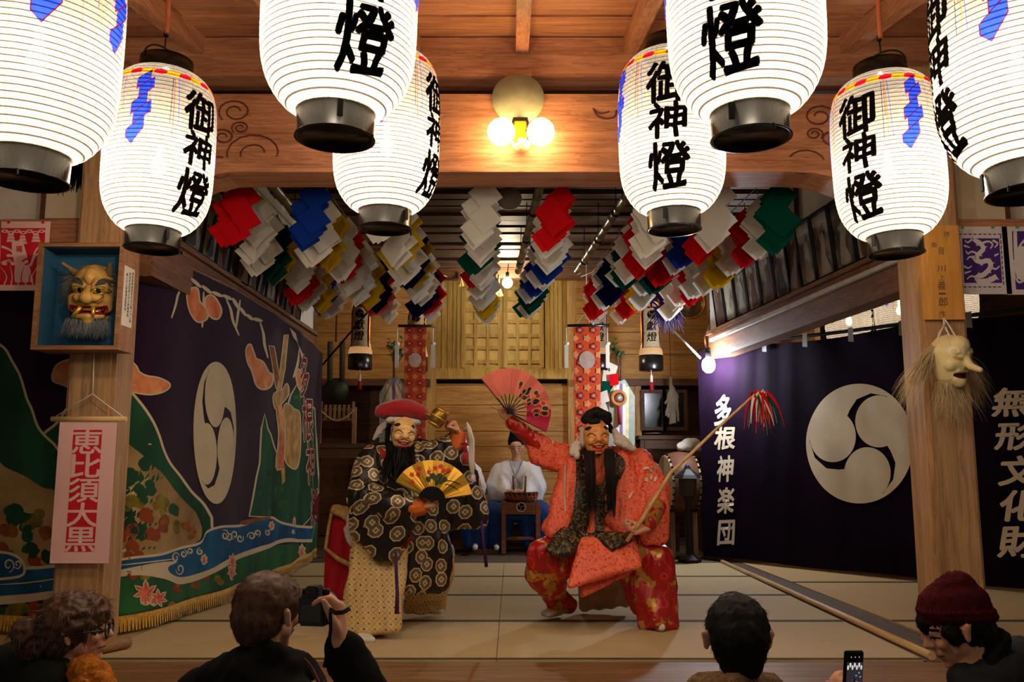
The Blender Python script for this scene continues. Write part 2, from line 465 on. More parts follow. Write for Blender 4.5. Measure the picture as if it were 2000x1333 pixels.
for i in range(6):
    ya, yb = ys[i], ys[i + 1]; dz = 0.012 * (i % 2)
    b.prism([(-5.5, ya, ROOF(ya) + dz), (5.5, ya, ROOF(ya) + dz), (5.5, yb, ROOF(yb) + dz), (-5.5, yb, ROOF(yb) + dz)], (0, 0, 0.03))
struct('ceiling', b, W_PORCH_X)
for k in range(-7, 8):
    x = 0.06 + 0.645 * k
    b = MB(); b.bar((x, 4.95, ROOF(4.95) - 0.055), (x * 1.0, 0.7, ROOF(0.7) - 0.055), 0.075, 0.11); o = struct('rafter', b, W_PORCH_Y); o['group'] = 'porch rafters'
# side bays of the porch: plaster above a rail, frieze boards
for s, x in ((-1, XL), (1, XR)):
    nm = 'left' if s < 0 else 'right'
    b = MB(); b.box((x + s * 1.6, 5.02, 2.86), (2.95, 0.06, 0.95)); struct('wall_porch_' + nm, b, PLASTER)
    b = MB(); b.box((x + s * 1.6, 4.96, 2.335), (2.95, 0.12, 0.135)); struct('trim_7' if s < 0 else 'trim_8', b, W_PORCH_X)

# ---------------------------------------------------------------- hall behind: side walls, ceiling of slats, altar wall
def vwall(nm, a, c, z0, z1, th, m):
    a = Vector((a[0], a[1], 0)); c = Vector((c[0], c[1], 0)); d = (c - a).normalized(); nrm = Vector((d.y, -d.x, 0)) * th
    b = MB(); b.prism([a + Vector((0, 0, z0)), c + Vector((0, 0, z0)), c + Vector((0, 0, z1)), a + Vector((0, 0, z1))], nrm); return struct(nm, b, m)
RW = lambda y: 2.20 + (9.3 - y) * 0.100          # inner face of the right wall at depth y
LW = lambda y: -2.20
vwall('wall_right', (RW(5.15) + 0.06, 5.15), (RW(9.35) + 0.06, 9.35), 2.42, 3.9, -0.1, PLASTER_W)
vwall('wall_left', (LW(5.15) - 0.06, 5.15), (LW(9.35) - 0.06, 9.35), 2.42, 3.9, 0.1, PLASTER_W)
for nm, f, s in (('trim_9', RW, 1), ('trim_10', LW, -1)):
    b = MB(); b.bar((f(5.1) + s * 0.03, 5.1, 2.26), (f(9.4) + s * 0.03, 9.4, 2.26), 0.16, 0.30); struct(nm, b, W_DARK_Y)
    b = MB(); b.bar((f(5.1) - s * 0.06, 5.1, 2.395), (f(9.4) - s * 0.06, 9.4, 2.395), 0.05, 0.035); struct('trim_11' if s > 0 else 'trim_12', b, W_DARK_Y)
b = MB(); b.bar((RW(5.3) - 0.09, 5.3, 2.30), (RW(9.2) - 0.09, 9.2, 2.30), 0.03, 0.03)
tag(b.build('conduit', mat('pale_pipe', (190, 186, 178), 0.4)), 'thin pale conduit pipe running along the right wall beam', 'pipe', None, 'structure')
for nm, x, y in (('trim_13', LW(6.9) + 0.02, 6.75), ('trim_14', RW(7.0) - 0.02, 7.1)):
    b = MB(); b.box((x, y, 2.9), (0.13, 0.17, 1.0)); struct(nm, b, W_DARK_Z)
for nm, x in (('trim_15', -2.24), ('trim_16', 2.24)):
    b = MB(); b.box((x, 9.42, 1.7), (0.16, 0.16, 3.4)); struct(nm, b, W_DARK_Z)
# slats
i = 0; y = 5.25
b = MB()
while y < 10.5:
    zz = 3.42 + 0.012 * math.sin(i * 2.3); b.box((0, y, zz), (5.4, 0.165 + 0.02 * math.sin(i * 1.7), 0.045)); y += 0.235; i += 1
o = struct('ceiling_slats', b, W_SLAT)
b = MB(); b.box((0, 7.9, 3.80), (6.6, 5.9, 0.05)); struct('ceiling_attic', b, mat('attic_boards', (196, 186, 170), 0.8))
for x in (-1.5, 0.35, 1.7):
    b = MB(); b.box((x, 7.9, 3.47), (0.07, 5.4, 0.05)); struct('ceiling_batten', b, W_DARK_Y)
b = MB(); b.box((0, 10.6, 3.33), (6.6, 0.16, 0.13)); struct('trim_17', b, W_DARK_X)
b = MB(); b.box((P(1000, 520, 10.4).x, 10.5, 3.43), (2.2, 0.05, 0.05)); struct('trim_18', b, mat('pale_rail', (206, 196, 176), 0.5))
b = MB(); b.box((0, 11.6, 3.72), (7, 2.2, 0.06)); struct('ceiling_rear', b, W_DARK_X)
# altar wall at the back
YB = 12.0
AX = P(981, 640, YB).x
zt, zs, zb = 3.62, P(980, 722, YB).z, P(980, 742, YB).z
xw0, xw1 = P(848, 640, YB).x, P(1112, 640, YB).x
b = MB(); b.box(((xw0 + xw1) / 2, YB + 0.12, (zs + zt) / 2), (xw1 - xw0, 0.06, zt - zs)); struct('wall_altar', b, W_GOLD_Z)
k = 0; x = xw0
for sgn, xs in ((-1, [848, 862, 874, 884, 892, 903]), (1, [1108, 1099, 1090, 1082, 1074, 1064])):
    for i in range(5):
        a, c = P(xs[i], 640, YB).x, P(xs[i + 1], 640, YB).x
        b = MB(); b.box(((a + c) / 2, YB + 0.06 - 0.012 * i, (zs + zt) / 2), (abs(c - a) - 0.006, 0.05, zt - zs)); struct('altar_board', b, W_GOLD_Z)
b = MB(); b.box(((xw0 + xw1) / 2, YB - 0.02, (zs + zb) / 2), (xw1 - xw0 + 0.1, 0.2, zs - zb)); struct('trim_19', b, W_GOLD_Z)
xp0, xp1 = P(843, 840, YB).x, P(1122, 840, YB).x
zz = zb - 0.05; i = 0
for h in (0.30, 0.36, 0.21, 0.34, 0.30, 0.36, 0.3):
    if zz - h < 0: h = zz
    b = MB(); b.box(((xp0 + xp1) / 2, YB + 0.04 - 0.004 * (i % 2), zz - h / 2), (xp1 - xp0, 0.06, h - 0.008)); struct('altar_plank', b, W_HINOKI_X); zz -= h; i += 1
    if zz < 0.02: break
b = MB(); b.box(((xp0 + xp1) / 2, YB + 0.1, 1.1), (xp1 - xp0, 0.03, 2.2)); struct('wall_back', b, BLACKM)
for nm, xx in (('trim_20', 845), ('trim_21', 1116)):
    b = MB(); b.box((P(xx, 640, YB).x, YB - 0.06, 1.8), (0.13, 0.14, 3.6)); struct(nm, b, W_HINOKI_Z)
# boards of the side bays, upper part, and dark recesses below
for s, xa, xb in (('left', -3.6, P(843, 700, YB).x), ('right', P(1120, 700, YB).x, 3.6)):
    zz = 2.12; i = 0
    while zz < 3.7:
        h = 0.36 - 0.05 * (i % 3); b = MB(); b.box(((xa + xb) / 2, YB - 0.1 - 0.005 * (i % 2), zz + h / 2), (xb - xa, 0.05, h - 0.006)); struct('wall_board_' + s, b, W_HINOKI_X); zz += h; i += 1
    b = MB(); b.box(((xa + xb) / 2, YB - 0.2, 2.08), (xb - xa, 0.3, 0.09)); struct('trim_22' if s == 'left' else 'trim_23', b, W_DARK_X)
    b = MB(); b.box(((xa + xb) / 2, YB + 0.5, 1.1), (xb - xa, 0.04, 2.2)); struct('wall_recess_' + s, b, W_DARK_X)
    xo = -3.3 if s == 'left' else 3.3
    b = MB(); b.box((xo, 10.9, 1.85), (0.06, 3.2, 3.7)); struct('wall_rear_' + s, b, W_HINOKI_Z)
for s, x in (('left', P(790, 800, YB).x), ('right', P(1236, 800, YB).x)):
    b = MB(); b.box((x, YB - 0.15, 1.05), (0.16, 0.2, 2.1)); struct('trim_24' if s == 'left' else 'trim_25', b, W_HINOKI_Z)
# diagonal braces left of the altar
for a, c in (((612, 640), (760, 585)), ((612, 700), (700, 640))):
    pass
# outer walls of the aisles
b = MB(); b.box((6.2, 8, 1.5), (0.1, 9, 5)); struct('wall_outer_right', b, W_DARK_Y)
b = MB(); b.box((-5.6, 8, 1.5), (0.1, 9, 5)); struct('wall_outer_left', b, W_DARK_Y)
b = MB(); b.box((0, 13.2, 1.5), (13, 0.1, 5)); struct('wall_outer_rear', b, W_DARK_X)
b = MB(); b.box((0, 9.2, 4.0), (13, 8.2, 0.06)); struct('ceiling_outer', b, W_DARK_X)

# altar doors: two leaves of panelled lattice
DOORP = mat('door_panel_gold', (214, 180, 104), 0.5, var=0.25, ns=5, stretch=(1, 1, 0.6))
for n_, xa, xb in ((1, 905, 977), (2, 987, 1058)):
    a, c = P(xa, 650, YB - 0.05), P(xb, 650, YB - 0.05); z0, z1 = zs + 0.02, P(980, 562, YB - 0.05).z
    d = empty(f'door_{n_}', ((a.x + c.x) / 2, YB - 0.05, z0), 'latticed altar door leaf', 'door'); d['kind'] = 'structure'
    d['label'] = ('left' if n_ == 1 else 'right') + ' golden panelled leaf of the altar door'
    wd = c.x - a.x
    b = MB(); b.box(((a.x + c.x) / 2, YB + 0.03, (z0 + z1) / 2), (wd, 0.03, z1 - z0)); b.build('panel', DOORP, d)
    b = MB()
    for q in range(4): b.box((a.x + wd * q / 3, YB - 0.01, (z0 + z1) / 2), (0.06 if q in (0, 3) else 0.045, 0.05, z1 - z0))
    rows = [0, 0.075, 0.25, 0.40, 0.575, 0.72, 0.86, 1.0]
    for q in rows: b.box(((a.x + c.x) / 2, YB - 0.008, z0 + (z1 - z0) * q), (wd, 0.036, 0.05))
    b.build('lattice', W_GOLD_Z, d)
# ---------------------------------------------------------------- paper lanterns
def paper_mat(name, tint, pitch, R0, n_str, ribc=(34, 25, 20), thru=0.50):
    m, nt, b = _base(name); nt.nodes.remove(b)
    out = nt.nodes['Material Output']
    t = N(nt, 'ShaderNodeTexCoord'); sp = N(nt, 'ShaderNodeSeparateXYZ'); nt.links.new(t.outputs['Object'], sp.inputs[0])
    x, y, z = sp.outputs
    fr = mth(nt, 'FRACT', mth(nt, 'DIVIDE', z, pitch))
    d = mth(nt, 'ABSOLUTE', mth(nt, 'SUBTRACT', fr, 0.5))
    rib = mth(nt, 'GREATER_THAN', d, 0.41)
    an = mth(nt, 'ARCTAN2', y, x)
    fa = mth(nt, 'FRACT', mth(nt, 'ADD', mth(nt, 'MULTIPLY', an, n_str / (2 * math.pi)), 0.27))
    st = mth(nt, 'GREATER_THAN', mth(nt, 'ABSOLUTE', mth(nt, 'SUBTRACT', fa, 0.5)), 0.484)
    msk = mth(nt, 'MAXIMUM', mth(nt, 'MULTIPLY', rib, 0.95), mth(nt, 'MULTIPLY', st, 0.5))
    fib = noisef(nt, coord(nt, (9, 9, 14)), 3.0, 4)
    c = lin(tint); c2 = tuple(q * 0.84 for q in c[:3]) + (1,)
    pap = mixc(nt, fib, c2, c); col = mixc(nt, msk, pap, lin(ribc))
    tr = N(nt, 'ShaderNodeBsdfTranslucent'); df = N(nt, 'ShaderNodeBsdfDiffuse'); tp = N(nt, 'ShaderNodeBsdfTransparent')
    nt.links.new(col, tr.inputs[0]); nt.links.new(col, df.inputs[0])
    tp.inputs[0].default_value = (1, 0.93, 0.8, 1)
    a = N(nt, 'ShaderNodeMixShader'); a.inputs[0].default_value = 0.36
    nt.links.new(tr.outputs[0], a.inputs[1]); nt.links.new(df.outputs[0], a.inputs[2])
    g = N(nt, 'ShaderNodeMixShader'); nt.links.new(mth(nt, 'MULTIPLY', mth(nt, 'SUBTRACT', 1.0, msk), thru), g.inputs[0])
    nt.links.new(a.outputs[0], g.inputs[1]); nt.links.new(tp.outputs[0], g.inputs[2])
    nt.links.new(g.outputs[0], out.inputs[0]); return m
def dye(name, col, k=0.6, var=0.3):
    """Dye on thin paper: lets some of the light behind it through."""
    if name in MATS: return MATS[name]
    m, nt, b = _base(name); nt.nodes.remove(b)
    tr = N(nt, 'ShaderNodeBsdfTranslucent'); df = N(nt, 'ShaderNodeBsdfDiffuse'); a = N(nt, 'ShaderNodeMixShader')
    f = noisef(nt, coord(nt, (1, 1, 1)), 60.0, 2); c = lin(col)
    cc = mixc(nt, f, tuple(q * (1 - var) for q in c[:3]) + (1,), tuple(min(1, q * (1 + var)) for q in c[:3]) + (1,))
    nt.links.new(cc, tr.inputs[0]); nt.links.new(cc, df.inputs[0]); a.inputs[0].default_value = 1 - k
    nt.links.new(tr.outputs[0], a.inputs[1]); nt.links.new(df.outputs[0], a.inputs[2]); nt.links.new(a.outputs[0], nt.nodes['Material Output'].inputs[0])
    MATS[name] = m; return m
PITCH_R = 0.0188
PAPER = paper_mat('lantern_paper', (166, 157, 141), PITCH_R, 0.23, 8)
INK = dye('lantern_ink', (20, 18, 15), 0.5); DBLUE = dye('lantern_blue', (34, 60, 235), 0.8); DRED = dye('lantern_red', (200, 22, 40), 0.6); DYEL = dye('lantern_yellow', (232, 160, 20), 0.7)
LP = spline([(0.110, 0.076), (0.150, 0.096), (0.186, 0.136), (0.213, 0.19), (0.227, 0.26), (0.231, 0.36), (0.231, 0.50), (0.228, 0.60), (0.219, 0.68), (0.196, 0.742), (0.16, 0.78), (0.112, 0.802)], 10, False)
def lrad(z, prof=LP):
    if z <= prof[0][1]: return prof[0][0]
    for (r0, z0), (r1, z1) in zip(prof, prof[1:]):
        if z0 <= z <= z1: return r0 + (r1 - r0) * (z - z0) / max(1e-9, z1 - z0)
    return prof[-1][0]
def scal(z): return lrad(z) - 0.0022 * (1 - abs(math.sin(math.pi * (z / PITCH_R - 0.0))))
def on_lantern(s, t, lift, rf=scal):
    a = s / 0.231; r = rf(t) + lift + 0.0012
    return Vector((r * math.sin(a), -r * math.cos(a), t))
RING = mat('lantern_ring', (9, 8, 8), 0.25, spec=0.4, var=0.3, ns=4, stretch=(1, 1, 0.1))
CORD = mat('orange_cord', (176, 92, 44), 0.6)
def make_lantern():
    t = empty('paper_lantern', (0, 0, 0), 'x', 'lantern', 'white paper lanterns over the audience')
    zs_ = [0.076 + i * PITCH_R / 4 for i in range(int((0.802 - 0.076) / (PITCH_R / 4)) + 1)] + [0.802]
    b = MB(); b.lathe([(scal(z), z) for z in zs_], 72); b.build('paper_shade', PAPER, t, fix=False)
    b = MB(); b.lathe([(0.112, 0.088), (0.114, 0.086), (0.113, 0.004), (0.118, 0.002), (0.118, 0.0), (0.109, 0.0), (0.108, 0.012), (0.0, 0.014)], 48); b.build('base_ring', RING, t)
    b = MB(); b.lathe([(0.112, 0.79), (0.114, 0.792), (0.113, 0.868), (0.106, 0.87), (0.105, 0.812), (0.0, 0.80)], 48); b.build('top_ring', RING, t)
    b = MB(); b.tube([(0.112 * math.cos(a), 0.02, 0.85 + 0.085 * math.sin(a)) for a in [math.pi * i / 14 for i in range(15)]], 0.0045, 6); b.build('handle', IRON, t)
    b = MB(); b.box((-0.03, -0.115, 0.05), (0.016, 0.006, 0.05)); b.build('clasp', IRON, t)
    b = MB(); b.box((0.08, -0.09, -0.006), (0.006, 0.006, 0.016)); b.build('peg', IRON, t)
    b = MB(); b.tube([(0, 0.02, 0.935), (0, 0.02, 1.0)], 0.004, 6); b.tube([(0, 0.02, 0.995), (0, 0.02, 1.018)], 0.011, 8); b.build('hook', IRON, t)
    art = Art(on_lantern, (0.02, PITCH_R / 2), 0.0006, 0.0)
    S = 0.231
    for side in (0, math.pi):
        for ch, z, hgt, wd in (('御', 0.580, 0.19, 0.175), ('神', 0.412, 0.16, 0.16), ('燈', 0.222, 0.20, 0.18)):
            art.put(glyph(ch, side * S + 0.004 * (z - 0.4), z, wd, hgt, 0.045, 0.05, -0.10, 0.5), INK, 2)
    for c in (R(62), -R(62), R(118), -R(118)):
        for ring_ in range(2):
            q = []
            ys_ = [0.685, 0.635, 0.583, 0.531, 0.479]
            for i, y in enumerate(ys_):
                hw, m, hh = 0.027 + 0.0025 * i, 0.85, 0.0258
                dx = -0.005 * i + (0.010 if i % 2 else -0.010); xl, xr = dx - hw, dx + hw
                pl = [(xl, y - hh + m * xl), (xr, y - hh + m * xr), (xr, y + hh + m * xr), (xl, y + hh + m * xl)]
                if i == 4: pl = [(xl, y - hh * 0.2 + m * xl), (dx - hw * 0.25, y - hh * 2.6 + m * dx)] + pl[1:]
                q = [(c * S + a, z) for a, z in pl]; art.put(band(q + q[:1], 0.0016, n=1) if ring_ else flat(q), DRED if ring_ else DBLUE, 2 + ring_)
    n = 26
    for i in range(n):
        a0, a1 = 2 * math.pi * i / n - math.pi, 2 * math.pi * (i + 1) / n - math.pi
        m = (a0 + a1) / 2 * S; hw = (a1 - a0) / 2 * S
        art.put(flat([(m + hw * 1.06 * math.cos(k) + 0.006 * math.sin(k), 0.722 + 0.0145 * math.sin(k)) for k in [2 * math.pi * j / 10 for j in range(10)]] if i % 2 else [(m - hw * 1.2, 0.709), (m + hw * 0.9, 0.708), (m + hw * 1.2, 0.735), (m - hw * 0.9, 0.736)]), DRED if i % 2 else DYEL, 3 if i % 2 else 2)
    for c in (R(32), R(90), R(150), -R(32), -R(90), -R(150)):
        for j, m in enumerate((INK, DRED, DYEL, DBLUE)):
            x = c * S - 0.012 + 0.008 * j; L = 0.16 + 0.05 * ((j * 7 + int(c * 10)) % 3)
            art.put(flat([(x, 0.70), (x + 0.0022, 0.70), (x + 0.004 * (j - 1) + 0.0018, 0.70 - L), (x + 0.004 * (j - 1), 0.70 - L)]), m, 1)
    art.build('painting', t)
    b = MB(); b.lathe([(0.0, 0.33), (0.02, 0.335), (0.032, 0.36), (0.028, 0.39), (0.014, 0.42), (0.014, 0.47), (0.0, 0.47)], 16); 
    g = b.build('bulb', emis('lantern_bulb_glass', (255, 226, 180), 6.0), t)
    return t
def copy_tree(o, parent=None):
    c = o.copy(); C.objects.link(c)
    if parent: c.parent = parent
    for ch in [q for q in o.children]: copy_tree(ch, c)
    return c
LPROTO = make_lantern(); first = True
def place_lantern(xpx, ypx, D, ang, label, group=None, cord=0.0, power=None, tilt=(0, 0)):
    """Base centre at pixel and depth; ang turns the first column of characters away from the viewer's side."""
    global first
    o = LPROTO if first else copy_tree(LPROTO); first = False
    p = P(xpx, ypx, D); o.location = p; o.rotation_euler = (R(tilt[0]), R(tilt[1]), R(ang))
    o['label'] = label
    if group: o['group'] = group
    if cord:
        b = MB(); b.tube([p + Vector((0, 0.02, 1.0)), p + Vector((0, 0.02, 1.0 + cord))], 0.011, 8)
        b.build('hanging_rod', CORD, o)
    point('lantern_light', p + Vector((0, 0, 0.36)), power or PW['lantern'], WARM, 0.045)
    return o
FR, SR = 2.45, 3.66
place_lantern(50, 355, 2.43, -22, 'very near paper lantern cut by the left edge, blue zigzag streamers, no writing visible', tilt=(0, 1.2), cord=0.2)
place_lantern(654, 272, FR, 32, 'near paper lantern showing one big black character, left of the round wall lamp', tilt=(0, 0.8), cord=0.2)
place_lantern(1467, 272, FR, -26, 'near paper lantern with one big black character, right of the round wall lamp', tilt=(0, -0.8), cord=0.2)
place_lantern(2012, 380, 2.43, -98, 'very near paper lantern cut by the right edge, blue zigzag at its middle', tilt=(0, -1.2), cord=0.2)
place_lantern(297, 487, SR, 66, 'paper lantern above the boxed horned mask, blue zigzag and black characters', tilt=(0, 1.5), cord=0.45)
place_lantern(751, 448, SR, 74, 'paper lantern half hidden behind the near one left of the wall lamp', tilt=(0, 0.5), cord=0.45)
place_lantern(1317, 450, SR, -14, 'paper lantern with three characters, overlapped by the near one right of the wall lamp', tilt=(0, -0.3), cord=0.45)
place_lantern(1750, 497, SR, -54, 'paper lantern beside the wooden name board, three characters left and blue zigzag right', tilt=(0, -1.5), cord=0.45)
AISLE = 'lanterns in the right aisle'
place_lantern(1662, 700, 8.6, 60, 'far paper lantern glowing in the aisle above the plain curtain, farthest from the right pillar', AISLE, power=PW['side'])
place_lantern(1762, 682, 8.2, 20, 'far paper lantern in the aisle just beside the right pillar, over the plain curtain', AISLE, power=PW['side'])
place_lantern(1862, 664, 7.8, 100, 'far paper lantern in the aisle below the purple dragon papercut', AISLE, power=PW['side'])

# ---------------------------------------------------------------- wall lamp on the lintel
BULB = emis('globe_bulb', (255, 214, 150), PW['sconce'])
c = P(1016, 262, 4.82)
t = empty('wall_lamp', c, 'twin globe wall lamp with a round pale back disc on the lintel', 'lamp')
b = MB(); dc = P(1012, 193, 4.80); M = Matrix.Translation(dc) @ Matrix.Rotation(R(90), 4, 'X')
b.lathe([(0.0, -0.012), (0.150, -0.012), (0.153, 0.0), (0.150, 0.008), (0.0, 0.012)], 48, M); b.build('back_disc', mat('pale_enamel', (138, 134, 104), 0.4), t)
b = MB(); b.box((c.x, 4.775, P(1016, 266, 4.8).z), (0.075, 0.09, 0.14)); o = b.build('bracket', mat('brass_ochre', (196, 132, 20), 0.35, 0.3), t, 0.008)
b = MB(); b.box((c.x, 4.77, P(1016, 243, 4.8).z), (0.085, 0.1, 0.02)); b.box((c.x - 0.043, 4.77, P(1016, 262, 4.8).z), (0.008, 0.08, 0.12)); b.box((c.x + 0.043, 4.77, P(1016, 262, 4.8).z), (0.008, 0.08, 0.12)); b.build('bracket_frame', IRON, t)
b = MB(); M2 = Matrix.Translation(P(1018, 284, 4.78)); b.lathe([(0, -0.04), (0.03, -0.034), (0.05, -0.01), (0.055, 0.012), (0.05, 0.03), (0.0, 0.034)], 24, M2); b.build('lower_cup', mat('milk_glass', (250, 226, 170), 0.3), t)
for xx in (979, 1056):
    b = MB(); bc = P(xx, 258, 4.70); b.lathe([(0.078 * math.sin(a), 0.078 * math.cos(a)) for a in [math.pi * i / 16 for i in range(17)]], 24, Matrix.Translation(bc)); b.build('globe_bulb', BULB, t)
    b = MB(); b.tube([bc, (c.x, 4.775, c.z)], 0.016, 8); b.build('arm', IRON, t)

# bare bulb in the hall and the flood bulb at the curtain
bp = P(991, 553, 10.3)
t = empty('hanging_bulb', bp, 'bare bright bulb hanging before the altar doors', 'lamp')
b = MB(); b.lathe([(0.062 * math.sin(a), 0.062 * math.cos(a)) for a in [math.pi * i / 14 for i in range(15)]], 20, Matrix.Translation(bp)); b.build('bulb', emis('hall_bulb_glass', (255, 236, 200), PW['back']), t)
b = MB(); b.tube([bp + Vector((0, 0, 0.055)), bp + Vector((0, 0, 0.13))], 0.022, 10); b.build('socket', BLACKM, t)
b = MB(); b.tube([bp + Vector((0, 0, 0.12)), bp + Vector((0.02, 0, 0.30)), bp + Vector((0.05, 0.1, 0.62))], 0.006, 6); b.build('cord', BLACKM, t)
fp = P(1384, 714, 9.05)
t = empty('flood_bulb', fp, 'glaring white bulb fixed at the top corner of the plain purple curtain', 'lamp')
b = MB(); b.lathe([(0.0, 0.085), (0.03, 0.08), (0.06, 0.05), (0.07, 0.0), (0.06, -0.045), (0.03, -0.075), (0, -0.08)], 20, Matrix.Translation(fp)); b.build('bulb', emis('flood_glass', (238, 244, 255), PW['flood']), t)
b = MB(); b.tube([fp + Vector((0, 0, 0.08)), fp + Vector((-0.01, 0.02, 0.18))], [0.028, 0.02], 10); b.build('socket', BLACKM, t)
b = MB(); b.tube([fp + Vector((-0.01, 0.02, 0.17)), fp + Vector((-0.03, 0.03, 0.3)), fp + Vector((0.02, 0.05, 0.42)), fp + Vector((0.05, 0.1, 0.6))], 0.008, 6); b.build('cord', mat('copper_cord', (130, 82, 50), 0.6), t)
# ---------------------------------------------------------------- curtains hung beside the stage
class Cloth:
    """Vertical cloth following a plan curve; (s, z) are length along it and height."""
    def __init__(s, pts, fold, n=14):
        s.p = [Vector((x, y, 0)) for x, y in spline(pts, n, False)]; s.L = [0]
        for a, c in zip(s.p, s.p[1:]): s.L.append(s.L[-1] + (c - a).length)
        s.fold = fold
    def at(s, t):
        t = max(0, min(s.L[-1] - 1e-6, t)); lo, hi = 0, len(s.L) - 1
        while hi - lo > 1:
            m = (lo + hi) // 2
            if s.L[m] <= t: lo = m
            else: hi = m
        k = (t - s.L[lo]) / (s.L[lo + 1] - s.L[lo]); a, c = s.p[lo], s.p[lo + 1]; d = (c - a).normalized()
        return a + (c - a) * k, Vector((d.y, -d.x, 0))
    def fn(s, t, z, lift):
        q, n = s.at(t); return q + n * (s.fold(t, z) + lift) + Vector((0, 0, z))
    def px(s, x, y):
        d = ray(x, y); best = None
        for i in range(len(s.p) - 1):
            a, c = s.p[i], s.p[i + 1]; e = c - a; det = d.x * -e.y + e.x * d.y
            if abs(det) < 1e-9: continue
            t = (a.x * -e.y + e.x * a.y) / det; k = (d.x * a.y - d.y * a.x) / det
            if t > 0 and -0.001 <= k <= 1.001 and (best is None or t < best[0]): best = (t, s.L[i] + k * e.length, CAM.z + d.z * t)
        if best is None:
            best = (0, 0 if x < 500 else s.L[-1], 1.0 - (y - 905) / 300)
        return best[1], best[2]
    def pts(s, poly): return [s.px(x, y) for x, y in poly]
def lfold(t, z): return 0.018 * math.sin(t * 7.3 + 0.6 * math.sin(z * 1.7)) * (0.35 + 0.4 * (2.3 - z) / 2.3) + 0.012 * noise.noise(Vector((t * 2.6, z * 0.8, 1)))
def rfold(t, z):
    k = max(0, 1.3 - t); return 0.012 * noise.noise(Vector((t * 2.4 + z * 0.9, z * 0.5, 5))) + (0.010 + 0.035 * k) * (0.5 + 0.5 * noise.noise(Vector((t * 5.5 - z * 0.9 * k, z * 0.5, 2)))) + 0.010 * noise.noise(Vector((t * 2.6 + z * 1.9, t * 0.6 - z * 0.3, 8)))
CL = Cloth([(-3.95, 5.42), (-3.2, 5.36), (-2.62, 5.24), (-2.36, 5.22), (-2.2, 5.5), (-2.08, 6.2), (-2.02, 7.0), (-2.0, 7.9), (-2.03, 8.7), (-2.07, 9.45)], lfold)
CR = Cloth([(2.06, 9.5), (2.37, 9.04), (2.7, 8.57), (3.12, 8.05), (3.52, 7.55), (4.08, 6.86), (4.9, 6.0)], rfold)
PURP = mat('purple_cloth', (35, 11, 38), 0.85, var=0.25, ns=5, bump=0.08, spec=0.15, sheen=0.1)
PURP2 = mat('purple_cloth_plain', (19, 6, 23), 0.85, var=0.25, ns=3, bump=0.08, spec=0.06)
CREAM = mat('cream_dye', (196, 180, 148), 0.85, var=0.08, ns=5)
CREAMR = mat('cream_crest', (216, 200, 172), 0.8, var=0.08, ns=3)
MGREEN = mat('mural_green', (12, 50, 32), 0.85, col2=(30, 86, 54), ns=3.0, stretch=(1, 1, 0.5))
MGREEN2 = mat('mural_green_low', (14, 58, 38), 0.85, col2=(44, 104, 56), ns=3.5, stretch=(1, 1, 0.5))
MTAN = mat('mural_tan', (136, 104, 58), 0.85, col2=(176, 148, 100), ns=3)
MBLUE = mat('mural_blue', (10, 58, 92), 0.85, col2=(24, 92, 132), ns=4)
MORANGE = mat('mural_orange', (206, 92, 48), 0.85, col2=(230, 160, 110), ns=6)
MRED = mat('mural_red', (196, 66, 48), 0.85, col2=(220, 120, 90), ns=20)
MBROWN = mat('mural_brown', (110, 58, 30), 0.85, col2=(150, 92, 40), ns=16)
MOLIVE = mat('mural_olive', (84, 82, 26), 0.85, col2=(140, 120, 40), ns=12)
MRUST = mat('mural_rust', (156, 62, 24), 0.85, col2=(120, 60, 30), ns=20)
MMAROON = mat('mural_maroon', (104, 18, 34), 0.85)
MSTONE = mat('mural_hide', (150, 112, 62), 0.85, col2=(200, 160, 96), ns=8)
GOLDF = mat('gold_fringe', (190, 134, 26), 0.6, col2=(224, 172, 60), ns=40, sheen=0.3)
def grow(poly, d):
    cx = sum(p[0] for p in poly) / len(poly); cyy = sum(p[1] for p in poly) / len(poly)
    n = len(poly); out = []; area = sum(poly[i][0] * poly[(i + 1) % n][1] - poly[(i + 1) % n][0] * poly[i][1] for i in range(n)); s = 1 if area > 0 else -1
    for i in range(n):
        a, b, c = Vector(poly[i - 1]), Vector(poly[i]), Vector(poly[(i + 1) % n])
        e1 = (b - a); e2 = (c - b)
        n1 = Vector((e1.y, -e1.x)).normalized() if e1.length else Vector((0, 0)); n2 = Vector((e2.y, -e2.x)).normalized() if e2.length else n1
        m = (n1 + n2); m = m.normalized() if m.length > 1e-6 else n1
        out.append((b.x + m.x * d * s, b.y + m.y * d * s))
    return out
def tomoe(cx, cyy, rx, ry, rot, sgn=-1):
    """Three comma shapes in a circle, in pixels."""
    polys = []
    for k in range(3):
        b0 = rot + k * 2 * math.pi / 3
        def pt(r, a): return (cx + rx * r * math.cos(b0 + sgn * a), cyy - ry * r * math.sin(b0 + sgn * a))
        hd = []
        for i in range(36):
            a = 2 * math.pi * i / 36; x = 0.515 + 0.435 * math.cos(a); y = 0.435 * math.sin(a)
            hd.append(pt(math.hypot(x, y), math.atan2(y, x)))
        inner = [(R(0), 0.52), (R(48), 0.50), (R(58), 0.585), (R(72), 0.74), (R(90), 0.865), (R(108), 0.935), (R(128), 0.972), (R(150), 0.995)]
        tl = [pt(1.0, R(150) * i / 30) for i in range(31)] + [pt(r, a) for a, r in inner[::-1]]
        hd0 = [pt(0.52, 0)]
        polys.append(hd); polys.append([pt(0.95, -0.02)] + tl[1:-1] + [pt(0.3, 0)])
    return polys
